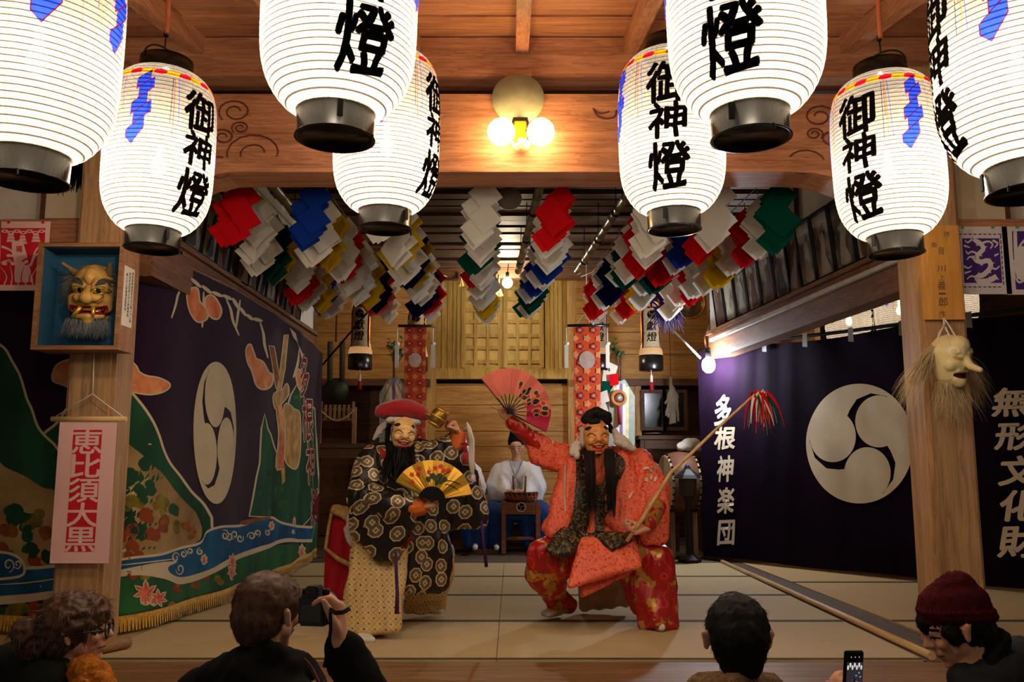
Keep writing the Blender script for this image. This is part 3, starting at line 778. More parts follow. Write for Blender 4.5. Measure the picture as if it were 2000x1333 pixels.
def cloth_sheet(name, cl, s0, s1, z0, z1, ns, nz, m, root):
    b = MB(); vs = []; fs = []
    for i in range(ns + 1):
        s = s0 + (s1 - s0) * i / ns; a = z0(s) if callable(z0) else z0; c = z1(s) if callable(z1) else z1
        for j in range(nz + 1): vs.append(cl.fn(s, a + (c - a) * j / nz, 0))
    for i in range(ns):
        for j in range(nz): fs.append((i * (nz + 1) + j, (i + 1) * (nz + 1) + j, (i + 1) * (nz + 1) + j + 1, i * (nz + 1) + j + 1))
    b.add(vs, fs, True); return b.build(name, m, root, fix=False)
# --- painted curtain on the left
tl = empty('painted_curtain', (-2.3, 5.6, 0.03), 'purple festival curtain painted with hills, river, maple leaves and a gold fringe', 'curtain')
SEND = CL.L[-1]
ltop = lambda s: 2.30 - 0.11 * max(0, (s - 1.8)) / (SEND - 1.8)
cloth_sheet('cloth', CL, 0.0, SEND, 0.085, ltop, 260, 40, PURP, tl)
la = Art(CL.fn, (0.045, 0.07))
def lp(poly, m, sm=5, layer=None, outline=0, om=None):
    q = spline(poly, sm) if sm else poly
    if outline: la.put(flat(CL.pts(grow(q, outline))), om or CREAM, layer)
    la.put(flat(CL.pts(q)), m, layer if layer is None else layer + 1)
def cut(poly): return [(x, y) for x, y in poly]
BASEZ = 0.10
def zb(x, y):   # pixel of the cloth's hem under (x, y)
    s, z = CL.px(x, y); q, n = CL.at(s); return s
def below(xa, xb, n=14): # hem points from xa to xb as (s, z)
    return [(CL.px(xa + (xb - xa) * i / n, 1000)[0], BASEZ) for i in range(n + 1)]
def lpz(top, xa, xb, m, outline=0, layer=None):
    """Region from a pixel top line down to the hem."""
    if outline:
        tp = CL.pts([(x, y - outline) for x, y in top]); la.put(flat(tp + below(xb, xa)), CREAM, layer)
    tp = CL.pts(top); la.put(flat(tp + below(xb, xa)), m, layer if layer is None else layer + 1)
def open_spline(p, n=5): return spline(p, n, False)
# low green bank
lpz(open_spline([(-40, 1190), (60, 1180), (140, 1172), (215, 1130), (280, 1124), (320, 1134), (355, 1142), (400, 1126), (440, 1102), (480, 1088), (520, 1072), (560, 1064), (636, 1060)]), -40, 636, MGREEN2)
# mountains
far = open_spline([(70, 880), (86, 852), (112, 830), (132, 802), (150, 772), (200, 752), (245, 762), (270, 788), (292, 822), (306, 852), (316, 880), (330, 906), (352, 932), (374, 962), (396, 986), (410, 1012)])
lp(far + [(412, 1060), (320, 1094), (215, 1112), (60, 1130)], MGREEN, 0, outline=5)
lp([(232, 862), (262, 878), (290, 902), (318, 928), (344, 960), (368, 985), (386, 1005), (396, 1040), (380, 1064), (300, 1086), (222, 1100), (222, 960)], MTAN)
near_ = open_spline([(-40, 655), (5, 680), (22, 706), (36, 730), (44, 752), (52, 780), (62, 802), (72, 832), (86, 852), (108, 874), (120, 900), (132, 960)])
lp(near_ + [(136, 1120), (-40, 1136)], MGREEN, 0, outline=5)
lp([(-40, 880), (10, 912), (50, 930), (84, 952), (112, 962), (128, 1010), (130, 1108), (60, 1112), (-40, 1122)], MTAN)
rnd = random.Random(3)
def clump(cx, cyy, r, m, n=5):
    for i in range(n):
        a = rnd.uniform(0, 6.28); q = r * rnd.uniform(0.1, 0.8); rr = r * rnd.uniform(0.35, 0.6)
        x0, y0 = cx + q * math.cos(a), cyy + q * math.sin(a)
        lp([(x0 + rr * rnd.uniform(0.7, 1.2) * math.cos(k), y0 + rr * rnd.uniform(0.7, 1.2) * math.sin(k)) for k in [6.28 * j / 7 for j in range(7)]], m, 3, 12 + rnd.randrange(5))
for cx, cyy, r, m in ((250, 930, 26, MGREEN), (282, 900, 22, MGREEN), (310, 905, 16, MGREEN), (258, 975, 22, MOLIVE), (285, 965, 26, MGREEN), (275, 1005, 22, MRUST), (310, 985, 22, MOLIVE), (335, 1000, 18, MGREEN), (315, 1020, 20, MBROWN), (300, 1040, 20, MRUST), (245, 1050, 24, MRUST), (262, 1075, 22, MRUST),
                      (262, 1035, 24, MGREEN), (350, 1035, 16, MOLIVE), (372, 1028, 13, MBROWN), (378, 1046, 12, MBROWN), (240, 1005, 20, MGREEN), (30, 1005, 30, MGREEN), (55, 1030, 26, MGREEN), (20, 1040, 24, MBROWN), (70, 1020, 22, MOLIVE), (88, 1050, 24, MBROWN), (60, 1075, 22, MGREEN), (10, 1080, 22, MRUST), (95, 1085, 20, MGREEN), (75, 1100, 18, MRUST),
                      (35, 1185, 26, MOLIVE), (75, 1192, 22, MRUST), (110, 1180, 22, MOLIVE), (280, 1118, 18, MOLIVE), (255, 1124, 12, MRUST), (345, 1150, 10, MRUST), (385, 1145, 10, MBROWN), (340, 1200, 22, MOLIVE), (420, 1130, 12, MOLIVE), (20, 1230, 30, MOLIVE), (350, 1145, 8, MBROWN), (405, 1130, 8, MRUST)):
    clump(cx, cyy, r, m)
# river with foam
river_top = [(212, 1100), (260, 1092), (310, 1086), (352, 1074), (392, 1064), (404, 1042), (430, 1032), (470, 1030), (500, 1020), (532, 1014), (556, 1026), (590, 1032), (636, 1034)]
river_bot = [(636, 1052), (590, 1054), (558, 1052), (530, 1062), (505, 1068), (470, 1082), (436, 1096), (410, 1112), (380, 1124), (352, 1128), (330, 1120), (326, 1108), (345, 1098), (300, 1100), (212, 1118)]
rv = open_spline(river_top) + open_spline(river_bot)
foam = open_spline([(x, y - 5) for x, y in river_top]) + open_spline([(636, 1060), (590, 1060), (556, 1060), (530, 1070), (505, 1078), (470, 1092), (440, 1106), (412, 1122), (384, 1136), (350, 1142), (318, 1132), (270, 1124), (212, 1130)])
la.put(flat(CL.pts(foam)), CREAM, 20); la.put(flat(CL.pts(rv)), MBLUE, 21)
rl = [(-40, 1116), (30, 1114), (80, 1112), (140, 1106)]; rlb = [(140, 1150), (60, 1160), (-40, 1168)]
la.put(flat(CL.pts([(x, y - 6) for x, y in rl] + [(140, 1164), (60, 1176), (-40, 1186)])), CREAM, 20); la.put(flat(CL.pts(rl + rlb)), MBLUE, 21)
lp([(-30, 1085), (10, 1082), (36, 1090), (48, 1106), (40, 1124), (-30, 1126)], MBLUE, 4, 22, outline=5)
def stroke(pts, w, m, layer, smooth=4):
    q = [Vector(p) for p in spline(pts, smooth, False)]; L, Rr = [], []
    for i, p in enumerate(q):
        t = (q[min(i + 1, len(q) - 1)] - q[max(i - 1, 0)]).normalized(); n = Vector((-t.y, t.x)); k = w * (0.35 + 0.65 * math.sin(math.pi * (i + 0.3) / (len(q) + 0.3)))
        L.append(tuple(p + n * k)); Rr.append(tuple(p - n * k))
    vs = L + Rr; n = len(L); la.put((CL.pts(vs), [(i, i + 1, n + i + 1, n + i) for i in range(n - 1)]), m, layer)
def curl(cx, cyy, r, t0=0.0, turns=1.2, s=1, w=1.6): stroke([(cx + s * r * (1 - 0.75 * k / 12) * math.cos(t0 + turns * 6.28 * k / 12), cyy + r * 1.2 * (1 - 0.75 * k / 12) * math.sin(t0 + turns * 6.28 * k / 12)) for k in range(13)], w, CREAM, 24)
for a in ((342, 1090, 9), (360, 1082, 7), (374, 1078, 6), (352, 1112, 10), (392, 1078, 6), (436, 1046, 9), (446, 1048, 8), (458, 1046, 8), (470, 1052, 7), (490, 1048, 7), (500, 1042, 6), (522, 1040, 6), (570, 1040, 4), (20, 1104, 12), (38, 1102, 8), (-10, 1104, 10)): curl(*a, t0=rnd.uniform(0, 6), s=rnd.choice((1, -1)))
stroke([(220, 1106), (290, 1098), (340, 1092)], 1.2, CREAM, 24); stroke([(0, 1142), (60, 1138), (130, 1128)], 1.2, CREAM, 24)
# cliff with pines at the far end
lp([(488, 1008), (494, 975), (500, 935), (506, 905), (508, 868), (510, 838), (515, 810), (520, 838), (527, 850), (534, 872), (542, 890), (548, 880), (556, 820), (568, 772), (578, 752), (586, 770), (600, 792), (612, 800), (618, 860), (622, 940), (626, 1030), (590, 1030), (556, 1024), (530, 1010)], MGREEN, 0, 12, outline=3)
for cx, cyy in ((525, 930), (540, 960), (556, 920), (572, 880), (515, 970), (560, 990), (582, 820), (585, 780), (535, 1000)): clump(cx, cyy, 14, MGREEN2, 3)
lp([(470, 1020), (500, 1012), (530, 1010), (520, 1016), (480, 1026)], MBROWN, 3, 19)
# hanging straw figure with mallet
lp([(556, 792), (572, 800), (584, 812), (586, 880), (578, 915), (560, 905), (554, 860)], MSTONE, 4, 26, outline=2)
lp([(524, 676), (533, 678), (548, 752), (546, 772), (538, 756)], MBROWN, 0, 28, outline=2); lp([(556, 656), (563, 655), (556, 720), (546, 782), (541, 770)], MSTONE, 0, 29, outline=2)
lp([(534, 770), (552, 762), (560, 750), (562, 770), (552, 786), (540, 800), (534, 790)], MSTONE, 3, 30, outline=2); lp([(540, 800), (550, 800), (556, 850), (552, 910), (540, 912), (545, 850)], MSTONE, 3, 30, outline=2)
lp([(547, 850), (552, 846), (556, 914), (546, 916)], MRED, 0, 32); lp([(541, 790), (551, 792), (556, 836), (548, 838)], MORANGE, 0, 33); lp([(550, 916), (556, 914), (557, 940), (552, 948)], MSTONE, 0, 32)
# crest
for q in tomoe(420, 846, 41, 139, R(95)): la.put(flat(CL.pts(q)), CREAM, 26)
# orange cloud streaks
for q in ([(106, 742), (112, 718), (132, 706), (158, 704), (178, 716), (186, 740), (160, 752), (140, 756), (122, 750)], [(236, 708), (252, 706), (264, 716), (270, 728), (284, 736), (306, 740), (328, 752), (316, 764), (290, 770), (262, 766), (240, 760)],
          [(366, 572), (376, 564), (386, 566), (390, 590), (402, 604), (404, 622), (388, 628), (374, 612), (367, 592)], [(403, 584), (411, 578), (420, 584), (430, 606), (424, 622), (412, 618), (404, 602)], [(481, 684), (488, 674), (495, 690), (500, 702), (512, 708), (522, 728), (530, 734), (528, 752), (514, 760), (502, 752), (494, 726), (484, 706)], [(578, 724), (586, 728), (590, 748), (584, 760), (578, 742)]):
    lp(q, MORANGE, 5, 26, outline=3)
# garland of straw rope with paper strips
rope = [(332, 512), (352, 528), (372, 546), (394, 560), (414, 572), (434, 578), (450, 584), (464, 602), (480, 616), (494, 624), (512, 626)]
for i in range(len(rope) - 1):
    (ax, ay), (bx, by) = rope[i], rope[i + 1]; mx, my = (ax + bx) / 2, (ay + by) / 2; L = math.hypot(bx - ax, by - ay) / 2 + 1.5; a = math.atan2(by - ay, bx - ax) + 0.15
    lp([(mx + L * math.cos(k) * math.cos(a) - 3.6 * math.sin(k) * math.sin(a), my + L * math.cos(k) * math.sin(a) + 3.6 * math.sin(k) * math.cos(a)) for k in [6.28 * j / 10 for j in range(10)]], CREAM, 0, 26)
for q in ([(566, 640), (576, 652), (580, 672), (572, 660)], [(578, 670), (590, 690), (600, 708), (588, 700)]): lp(q, CREAM, 0, 26)
for q in ([(356, 556), (345, 576), (340, 596), (331, 622)], [(440, 584), (448, 606), (452, 628), (464, 656)], [(508, 630), (514, 652), (516, 674), (522, 700)], [(582, 682), (580, 706), (576, 722), (571, 738)], [(346, 518), (352, 540), (366, 552)], [(398, 570), (398, 600), (396, 640)], [(466, 586), (462, 610), (458, 640)]): stroke(q, 2.6, CREAM, 26)
# maple leaves
def maple(cx, cyy, r, ang, sx=1.0):
    pl = []
    for i in range(7):
        a = ang + math.pi * 1.72 * (i - 3) / 6 - math.pi / 2; L = r * (1 - 0.09 * abs(i - 3)); w_ = 0.14
        pl += [(a - 0.21, L * 0.42), (a - w_, L * 0.72), (a, L), (a + w_, L * 0.72)]
    pl += [(ang + math.pi / 2 - 0.35, r * 0.3), (ang + math.pi / 2 - 0.05, r * 0.8), (ang + math.pi / 2 + 0.05, r * 0.8), (ang + math.pi / 2 + 0.35, r * 0.3)]
    q = [(cx + sx * d * math.cos(a), cyy + d * math.sin(a)) for a, d in pl]
    la.put(flat(CL.pts(grow(q, 2.5))), CREAM, 30); la.put(flat(CL.pts(q)), MRED, 31)
for a in ((280, 1160, 27, 0.0), (303, 1170, 20, 0.9), (452, 1098, 16, 0.2, 0.7), (451, 1118, 18, 0.0, 0.7), (590, 1078, 14, 0.1, 0.4), (531, 1028, 9, 0.3, 0.8), (573, 1020, 9, 0.1, 0.4), (399, 1094, 10, 0.2, 0.5), (100, 1200, 12, 0.5)): maple(*a)
# writing at the far edge
for ch, x, y, wd, ht in (('多', 594, 735, 17, 86), ('根', 600, 820, 18, 86), ('神', 606, 906, 17, 82), ('楽', 613, 990, 17, 78)):
    vs, fs = glyph(ch, 0, 0, 1, 1, 0.075, 0.03); la.put((CL.pts([(x + a * wd * 1.12, y - b * ht * 1.05) for a, b in vs]), fs), CREAM, 27)
    vs, fs = glyph(ch, 0, 0, 1, 1, 0.022, 0.03); la.put((CL.pts([(x + a * wd, y - b * ht) for a, b in vs]), fs), MMAROON, 29)
la.build('painting', tl)
b = MB(); s = 0.0; i = 0
while s < SEND - 0.02:
    ln = 0.085 + 0.012 * noise.noise(Vector((s * 9, 2, 0))); j = 0.004 * noise.noise(Vector((s * 40, 0, 0)))
    q = [CL.fn(s, 0.105, 0.004), CL.fn(s + 0.013, 0.105, 0.004), CL.fn(s + 0.010 + j, 0.105 - ln, 0.010 + 0.006 * (i % 2)), CL.fn(s + 0.003 + j, 0.105 - ln, 0.010 + 0.006 * (i % 2))]
    b.add(q, [(0, 1, 2, 3)]); s += 0.012; i += 1
n = 180
for i in range(n):
    sa, sb = SEND * i / n, SEND * (i + 1) / n
    b.add([CL.fn(sa, 0.082, 0.006), CL.fn(sb, 0.082, 0.006), CL.fn(sb, 0.112, 0.006), CL.fn(sa, 0.112, 0.006)], [(0, 1, 2, 3)])
b.build('gold_fringe', GOLDF, tl, fix=False)['kind'] = 'stuff'
b = MB(); b.tube([CL.fn(SEND * (0.26 + 0.74 * i / 20), ltop(SEND * (0.26 + 0.74 * i / 20)) + 0.012, -0.015) for i in range(21)], 0.016, 8); b.build('curtain_rod', W_DARK_Y, tl)

# --- plain purple curtain on the right
tr_ = empty('crest_curtain', (3.0, 8.2, 0.02), 'plain dark purple curtain with a big three-comma crest and white characters', 'curtain')
REND = CR.L[-1]
rtop = lambda s: 2.19 + 0.02 * math.sin(s * 3.1) - (0.02 if 0.3 < s < 0.8 else 0)
rbot = lambda s: 0.022 + 0.015 * math.sin(s * 2.3) ** 2
cloth_sheet('cloth', CR, 0.0, REND, rbot, rtop, 420, 70, PURP2, tr_)
ra = Art(CR.fn, (0.02, 0.04), base=0.004)
for q in tomoe(1680, 867, 105, 117, R(166)): ra.put(flat(CR.pts(q)), CREAMR, 2)
ra.build('crest', tr_); ra = Art(CR.fn, (0.02, 0.04), base=0.004)
for ch, x, y, wd, ht in (('多', 1416, 802, 34, 62), ('根', 1420, 856, 44, 46), ('神', 1420, 916, 34, 52), ('楽', 1422, 978, 34, 52), ('団', 1422, 1041, 32, 50)):
    vs, fs = glyph(ch, 0, 0, 1, 1, 0.045, 0.03, 0, 0.4); ra.put((CR.pts([(x + a * wd, y - b * ht) for a, b in vs]), fs), CREAMR, 2)
ra.build('writing', tr_); ra = Art(CR.fn, (0.02, 0.04), base=0.004)
for ch, x, y, wd, ht in (('無', 1977, 786, 74, 58), ('形', 1981, 852, 72, 56), ('文', 1990, 920, 74, 60), ('化', 1992, 988, 76, 62), ('財', 1990, 1058, 76, 64)):
    vs, fs = glyph(ch, 0, 0, 1, 1, 0.05, 0.03, 0, 0.4); ra.put((CR.pts([(x + a * wd, y - b * ht) for a, b in vs]), fs), CREAMR, 2)
ra.build('writing', tr_)
b = MB(); b.tube([CR.fn(REND * i / 24, 2.225, -0.02) for i in range(25)], 0.018, 8); b.build('curtain_rod', IRON, tr_)
for i, x in enumerate((1496, 1575, 1664, 1765, 1806, 1897)):
    s, z = CR.px(x, 650); b = MB(); b.add([CR.fn(s - 0.025, 2.25, 0.02), CR.fn(s + 0.025, 2.25, 0.02), CR.fn(s + 0.03, 2.11, 0.03), CR.fn(s - 0.025, 2.12, 0.03)], [(0, 1, 2, 3)]); b.build('cloth_tab', mat('grey_tab', (150, 146, 138), 0.8), tr_)
# ---------------------------------------------------------------- bamboo poles and paper streamers over the stage
def bamboo_mat():
    m, nt, b = _base('bamboo'); v = coord(nt, (1, 1, 1)); f = noisef(nt, v, 3.0, 3)
    nt.links.new(ramp(nt, f, [(0.3, lin((96, 88, 72))), (0.7, lin((168, 156, 130)))]), b.inputs['Base Color']); b.inputs['Roughness'].default_value = 0.35
    return m
BAM = bamboo_mat()
for i, (xn, xf, r, lb) in enumerate(((-1.75, -1.78, 0.036, 'thick grey bamboo pole overhead nearest the left wall pictures'), (-1.13, -1.17, 0.03, 'bamboo pole overhead half hidden by white streamers, second from the left wall'),
                                    (0.25, 0.065, 0.034, 'dark shiny bamboo pole overhead beside the hanging bulb'), (0.95, 0.69, 0.034, 'bright-ended bamboo pole overhead right of the hanging bulb'), (1.62, 1.42, 0.032, 'bamboo pole overhead among the streamers nearest the right wall'))):
    a, c = Vector((xn, 5.35, 3.03)), Vector((xf, 8.95, 3.0))
    t = empty('bamboo_pole', (a + c) / 2, lb, 'bamboo pole', 'bamboo poles over the stage')
    pts, rs = [], []; n = 13
    for k in range(n + 1):
        p = a + (c - a) * k / n
        for d, rr in ((-0.02, 0.97), (-0.006, 1.1), (0.006, 1.1), (0.02, 0.97)):
            pts.append(p + (c - a).normalized() * d); rs.append(r * rr)
    b = MB(); b.tube(pts, rs, 12); b.build('culm', BAM, t)
    for k in (2, 5, 8, 11):
        p = a + (c - a) * (k + 0.4) / n; dd = (c - a).normalized()
        b = MB(); b.tube([p - dd * 0.02, p + dd * 0.02], r * 1.14, 12); b.build('lashing', BLACKM, t)
        b = MB(); b.tube([p + Vector((0, 0, r)), p + Vector((0.004, 0, 0.345))], 0.004, 5); b.build('tie_wire', IRON, t)
    # paper streamers hang beside each pole on a cord
COLS = dict(w=dye('streamer_white', (236, 230, 218), 0.3, 0.05), r=dye('streamer_red', (214, 20, 30), 0.25, 0.05), b=dye('streamer_blue', (24, 56, 150), 0.25, 0.05), n=dye('streamer_navy', (14, 24, 66), 0.25, 0.05),
            g=dye('streamer_green', (6, 74, 58), 0.25, 0.05), y=dye('streamer_yellow', (226, 186, 10), 0.25, 0.05), v=dye('streamer_violet', (44, 24, 84), 0.25, 0.05), p=dye('streamer_pink', (222, 84, 96), 0.25, 0.05))
CNAME = dict(w='white', r='red', b='blue', n='navy', g='green', y='yellow', v='violet', p='pink')
_SH = {}
def streamer_mesh(var, c):
    if (var, c) in _SH: return _SH[var, c]
    rr = random.Random(var * 11 + 3); b = MB()
    for sh in range(4):
        yaw = rr.uniform(-0.35, 0.35); oy = (sh - 1.5) * 0.022; ox = rr.uniform(-0.025, 0.025); oz = rr.uniform(-0.03, 0.02); q = 0.080 * rr.uniform(0.92, 1.08); fl = 1
        x, z = ox, oz - 0.075; M = Matrix.Rotation(yaw, 3, 'Z'); tw = R(40)
        for k in range(4):
            cx = x + fl * 0.026; cz = z - 0.078; bow = rr.uniform(-0.03, 0.03)
            g = 5; vs, fs = [], []
            for i in range(g):
                for j in range(g):
                    a, d = (i / (g - 1) * 2 - 1) * q, (j / (g - 1) * 2 - 1) * q * 0.95
                    px_, pz_ = a * math.cos(tw) - d * math.sin(tw), a * math.sin(tw) + d * math.cos(tw)
                    vs.append(M @ Vector((cx + px_, oy + bow * (1 - (px_ / 0.14) ** 2) + 0.012 * (k % 2), cz + pz_)))
            for i in range(g - 1):
                for j in range(g - 1): fs.append((i * g + j, (i + 1) * g + j, (i + 1) * g + j + 1, i * g + j + 1))
            b.add(vs, fs, True); z -= 0.086; fl = -fl; x += rr.uniform(-0.012, 0.012)
    b.tube([(0, 0, -0.002), (0, 0, -0.12)], 0.003, 5); me = b.mesh('paper_streamer'); me.materials.append(COLS[c]); _SH[var, c] = me; return me
ROWS = [(-1.88, -1.84, 'rwwgywrwybw', 'row by the left wall pictures'), (-1.38, -1.30, 'bwywrwwynpw', 'row between the two left poles'), (-0.84, -0.80, 'wwywnywwnrw', 'third row from the left wall'),
        (-0.21, -0.29, 'wwgwwrwwyyw', 'row before the altar doors'), (0.36, 0.19, 'rwwbwwbwgwg', 'row right of the dark pole'), (1.04, 0.85, 'wwrwgwnwwrw', 'row right of the bright pole'),
        (1.42, 1.16, 'wrbwrgwwyrw', 'bunched row toward the right wall'), (1.83, 1.62, 'gwrwywwrwwv', 'row by the right wall pictures')]
WHERE = ['nearest the audience', 'second', 'third', 'fourth', 'fifth', 'sixth', 'seventh', 'eighth', 'ninth', 'tenth', 'deepest']
rs_ = random.Random(21)
for ri, (xn, xf, seq, nm) in enumerate(ROWS):
    n = len(seq)
    b = MB(); b.tube([(xn, 5.09, 3.01), (xn, 5.4, 3.0), ((xn + xf) / 2, 7.2, 2.985), (xf, 9.0, 3.0), (xf, 10.53, 3.28)], 0.004, 5)
    tag(b.build('streamer_cord', mat('white_twine', (200, 192, 176), 0.8)), f'taut twine carrying paper streamers, {nm}', 'cord', 'cords of the paper streamers')
    for k, c in enumerate(seq):
        y = 5.82 + (8.85 - 5.82) * k / (n - 1); kk = (y - 5.4) / 3.6; x = xn + (xf - xn) * kk + rs_.uniform(-0.012, 0.012)
        me = streamer_mesh(rs_.randrange(3), c); o = link('paper_streamer', me)
        o.location = (x, y, 2.975 - rs_.uniform(0.0, 0.012)); o.rotation_euler = (rs_.uniform(-0.12, 0.12), rs_.uniform(-0.09, 0.09), rs_.uniform(-0.45, 0.45)); sc = rs_.uniform(0.95, 1.1); o.scale = (sc, sc, sc)
        tag(o, f'{CNAME[c]} zigzag paper streamer, {WHERE[k] if k in (0, 10) else WHERE[k] + " back"} in the {nm}', 'paper streamer', 'zigzag paper streamers over the stage')
# a loose white streamer at the back ends of two rows
for x, y, D, c, lb in ((655, 560, 9.0, 'w', 'long white paper strip trailing below the streamers beside the left wall'), (1483, 548, 8.9, 'v', 'x')):
    if lb == 'x': continue
    b = MB()
    for k in range(5): p = P(x + k * 2 - 4, y - 60 + 6 * k, D); b.add([p, p + Vector((0.025, 0, 0)), p + Vector((0.02 + 0.01 * k, 0.02 * k, -0.42)), p + Vector((-0.01, 0.02 * k, -0.40))], [(0, 1, 2, 3)])
    tag(b.build('paper_streamer', COLS[c]), lb, 'paper streamer', 'zigzag paper streamers over the stage')

# ---------------------------------------------------------------- framed photographs leaning along both side walls
def photo_mat(i):
    m, nt, b = _base(f'old_photograph_{i}'); v = coord(nt, (7, 7, 4)); 
    f = noisef(nt, v, 1.0 + 0.35 * i, 5, 0.6)
    tone = [((30, 26, 22), (120, 112, 96)), ((40, 32, 26), (150, 140, 122)), ((34, 30, 30), (110, 96, 84)), ((46, 30, 24), (140, 118, 96))][i]
    nt.links.new(ramp(nt, f, [(0.38, lin(tone[0])), (0.62, lin(tone[1]))]), b.inputs['Base Color']); b.inputs['Roughness'].default_value = 0.6
    return m
PHOTO = [photo_mat(i) for i in range(4)]
FIGM = [mat('print_dark', (26, 24, 24), 0.6), mat('print_brown', (84, 50, 36), 0.6), mat('print_light', (150, 146, 132), 0.6)]
GLZ = None
NUMW = ['first', 'second', 'third', 'fourth', 'fifth', 'sixth', 'seventh', 'eighth', 'ninth', 'tenth', 'eleventh', 'twelfth']
def picture(wall, y0, y1, f, s, idx, lb):
    h0, h1 = 2.425, 2.935; lean = 0.05
    xa, xb = f(y0), f(y1); a = Vector((xa - s * 0.05, y0, h0)); c = Vector((xb - s * 0.05, y1, h0)); up = Vector((-s * lean, 0, h1 - h0)); e = c - a; nrm = e.cross(up).normalized()
    if nrm.x * s > 0: nrm = -nrm
    t = empty('framed_photograph', (a + c) / 2, lb, 'framed picture', 'framed photographs along the hall walls')
    b = MB(); b.prism([a + e * 0.04 + up * 0.03, a + e * 0.96 + up * 0.03, a + e * 0.96 + up * 0.97, a + e * 0.04 + up * 0.97], nrm * 0.004); b.build('print', PHOTO[idx % 4], t)
    rr = random.Random(idx * 5 + (1 if s > 0 else 90)); ar = Art(lambda q, r, l: a + e * q + up * r + nrm * (0.004 + l), (0, 0))
    cx = rr.uniform(0.35, 0.65); pl = [(cx - 0.26, 0.06), (cx + 0.24, 0.06), (cx + 0.2, 0.3), (cx + 0.12, 0.52), (cx + 0.2, 0.6), (cx + 0.06, 0.66), (cx - 0.06, 0.64), (cx - 0.16, 0.5), (cx - 0.12, 0.3)]
    pl = [(min(0.93, max(0.07, q + rr.uniform(-0.05, 0.05))), r + rr.uniform(-0.02, 0.02)) for q, r in pl]
    ar.put(flat(spline(pl, 3)), FIGM[rr.randrange(3)]); ar.put(flat([(cx + 0.09 * math.cos(k), 0.72 + 0.06 * math.sin(k)) for k in [6.28 * j / 10 for j in range(10)]]), FIGM[2 if rr.random() < 0.6 else 1])
    ar.put(flat([(0.06, 0.8 + rr.uniform(-0.03, 0.03)), (0.94, 0.8), (0.94, 0.95), (0.06, 0.95)]), FIGM[rr.choice((0, 2))], 0)
    ar.build('printed_figure', t)
    b = MB()
    for p, q, w_ in ((a, a + e, 0.02), (a + up, a + e + up, 0.02), (a, a + up, 0.02), (a + e, a + e + up, 0.02)): b.bar(p, q, 0.022, 0.024, up=nrm)
    b.build('frame', BLACKM, t)
li = [(5.55, 5.83), (5.86, 6.13), (6.16, 6.42), (6.45, 6.68), (6.93, 7.16), (7.18, 7.42), (7.44, 7.74), (7.77, 8.06), (8.09, 8.34), (8.37, 8.66)]
for i, (ya, yb) in enumerate(li): picture('left', ya, yb, LW, -1, i, f'black-framed print leaning on the left wall beam, {NUMW[i]} from the left pillar')
ri_ = [(5.75, 6.05), (6.08, 6.38), (6.41, 6.69), (6.72, 6.98), (7.22, 7.50), (7.53, 7.82), (7.85, 8.15), (8.18, 8.47), (8.5, 8.78), (8.81, 9.08)]
for i, (ya, yb) in enumerate(ri_): picture('right', ya, yb, RW, 1, i + 1, f'black-framed print leaning on the right wall beam, {NUMW[i]} from the right pillar')

# ---------------------------------------------------------------- papers, boards and pictures around the pillars
PINK = mat('pink_paper', (240, 192, 184), 0.85, var=0.03, ns=4); PRED = mat('papercut_red', (206, 22, 40), 0.8, var=0.06)
PWHT = mat('papercut_white', (214, 204, 204), 0.85, var=0.03); PPUR = mat('papercut_purple', (64, 36, 112), 0.8, var=0.06)
def sheet(name, x0, y0, x1, y1, D, m, t, th=0.003):
    a, c = P(x0, y1, D), P(x1, y0, D); b = MB(); b.box(((a.x + c.x) / 2, D, (a.z + c.z) / 2), (c.x - a.x, th, c.z - a.z)); b.build(name, m, t); return a, c
class Flatart(Art):
    """Art on an upright sheet at depth D, written in pixels of the picture plane there."""
    def __init__(s, D, lift=0.0004):
        super().__init__(lambda x, y, l: P(x, y, D) + Vector((0, -0.0015 - l, 0)), (0, 0), lift, 0.0004)
# red papercut left
D0 = 4.87
t = empty('papercut', P(48, 568, D0), 'red and pink papercut with rope tassels and grass on the left wall rail', 'papercut', 'papercuts on the rails')
sheet('paper', -8, 433, 99, 568, D0, PINK, t); A = Flatart(D0)
A.put(flat([(2, 446), (89, 446), (85, 557), (0, 557)]), PRED)
for k in range(7): A.put(flat([(10 + 12 * k + 7 * math.cos(a), 452 + 3 * (k % 2) + 3.4 * math.sin(a)) for a in [6.28 * j / 12 for j in range(12)]]), PINK, 3); A.put(flat([(10 + 12 * k + 3.5 * math.cos(a), 452 + 3 * (k % 2) + 1.4 * math.sin(a)) for a in [6.28 * j / 10 for j in range(10)]]), PRED, 4)
for x, y in ((22, 458), (45, 462), (71, 458)):
    for k in range(3): A.put(flat([(x - 4 - 1.5 * k, y + 6 * k - 2), (x + 4 + 1.5 * k, y + 6 * k - 2), (x + 6 + 1.5 * k, y + 6 * k + 3), (x - 6 - 1.5 * k, y + 6 * k + 3)]), PINK, 5)
A.put(flat([(24, 472), (45, 470), (56, 508), (66, 552), (28, 552), (30, 520), (24, 492)]), PINK, 6)
vs, fs = glyph('福', 38, 0, 13, 13, 0.04); A.put(([(x, 487 - y) for x, y in vs], fs), PRED, 8)
for q in ([(4, 482), (22, 490), (34, 506)], [(92, 478), (72, 488), (60, 520)], [(60, 520), (70, 500), (86, 490)], [(4, 515), (16, 510), (30, 516)]): A.put(band(q, 2.6, 0.8), PINK, 7)
for k in range(13): A.put(band([(2 + 7 * k, 557), (5 + 6.4 * k + 3 * math.sin(k), 540), (44 + (k - 6) * 9 + 4, 520 + 3 * (k % 3))], 1.5, 0.3), PINK if k % 2 else PRED, 9)
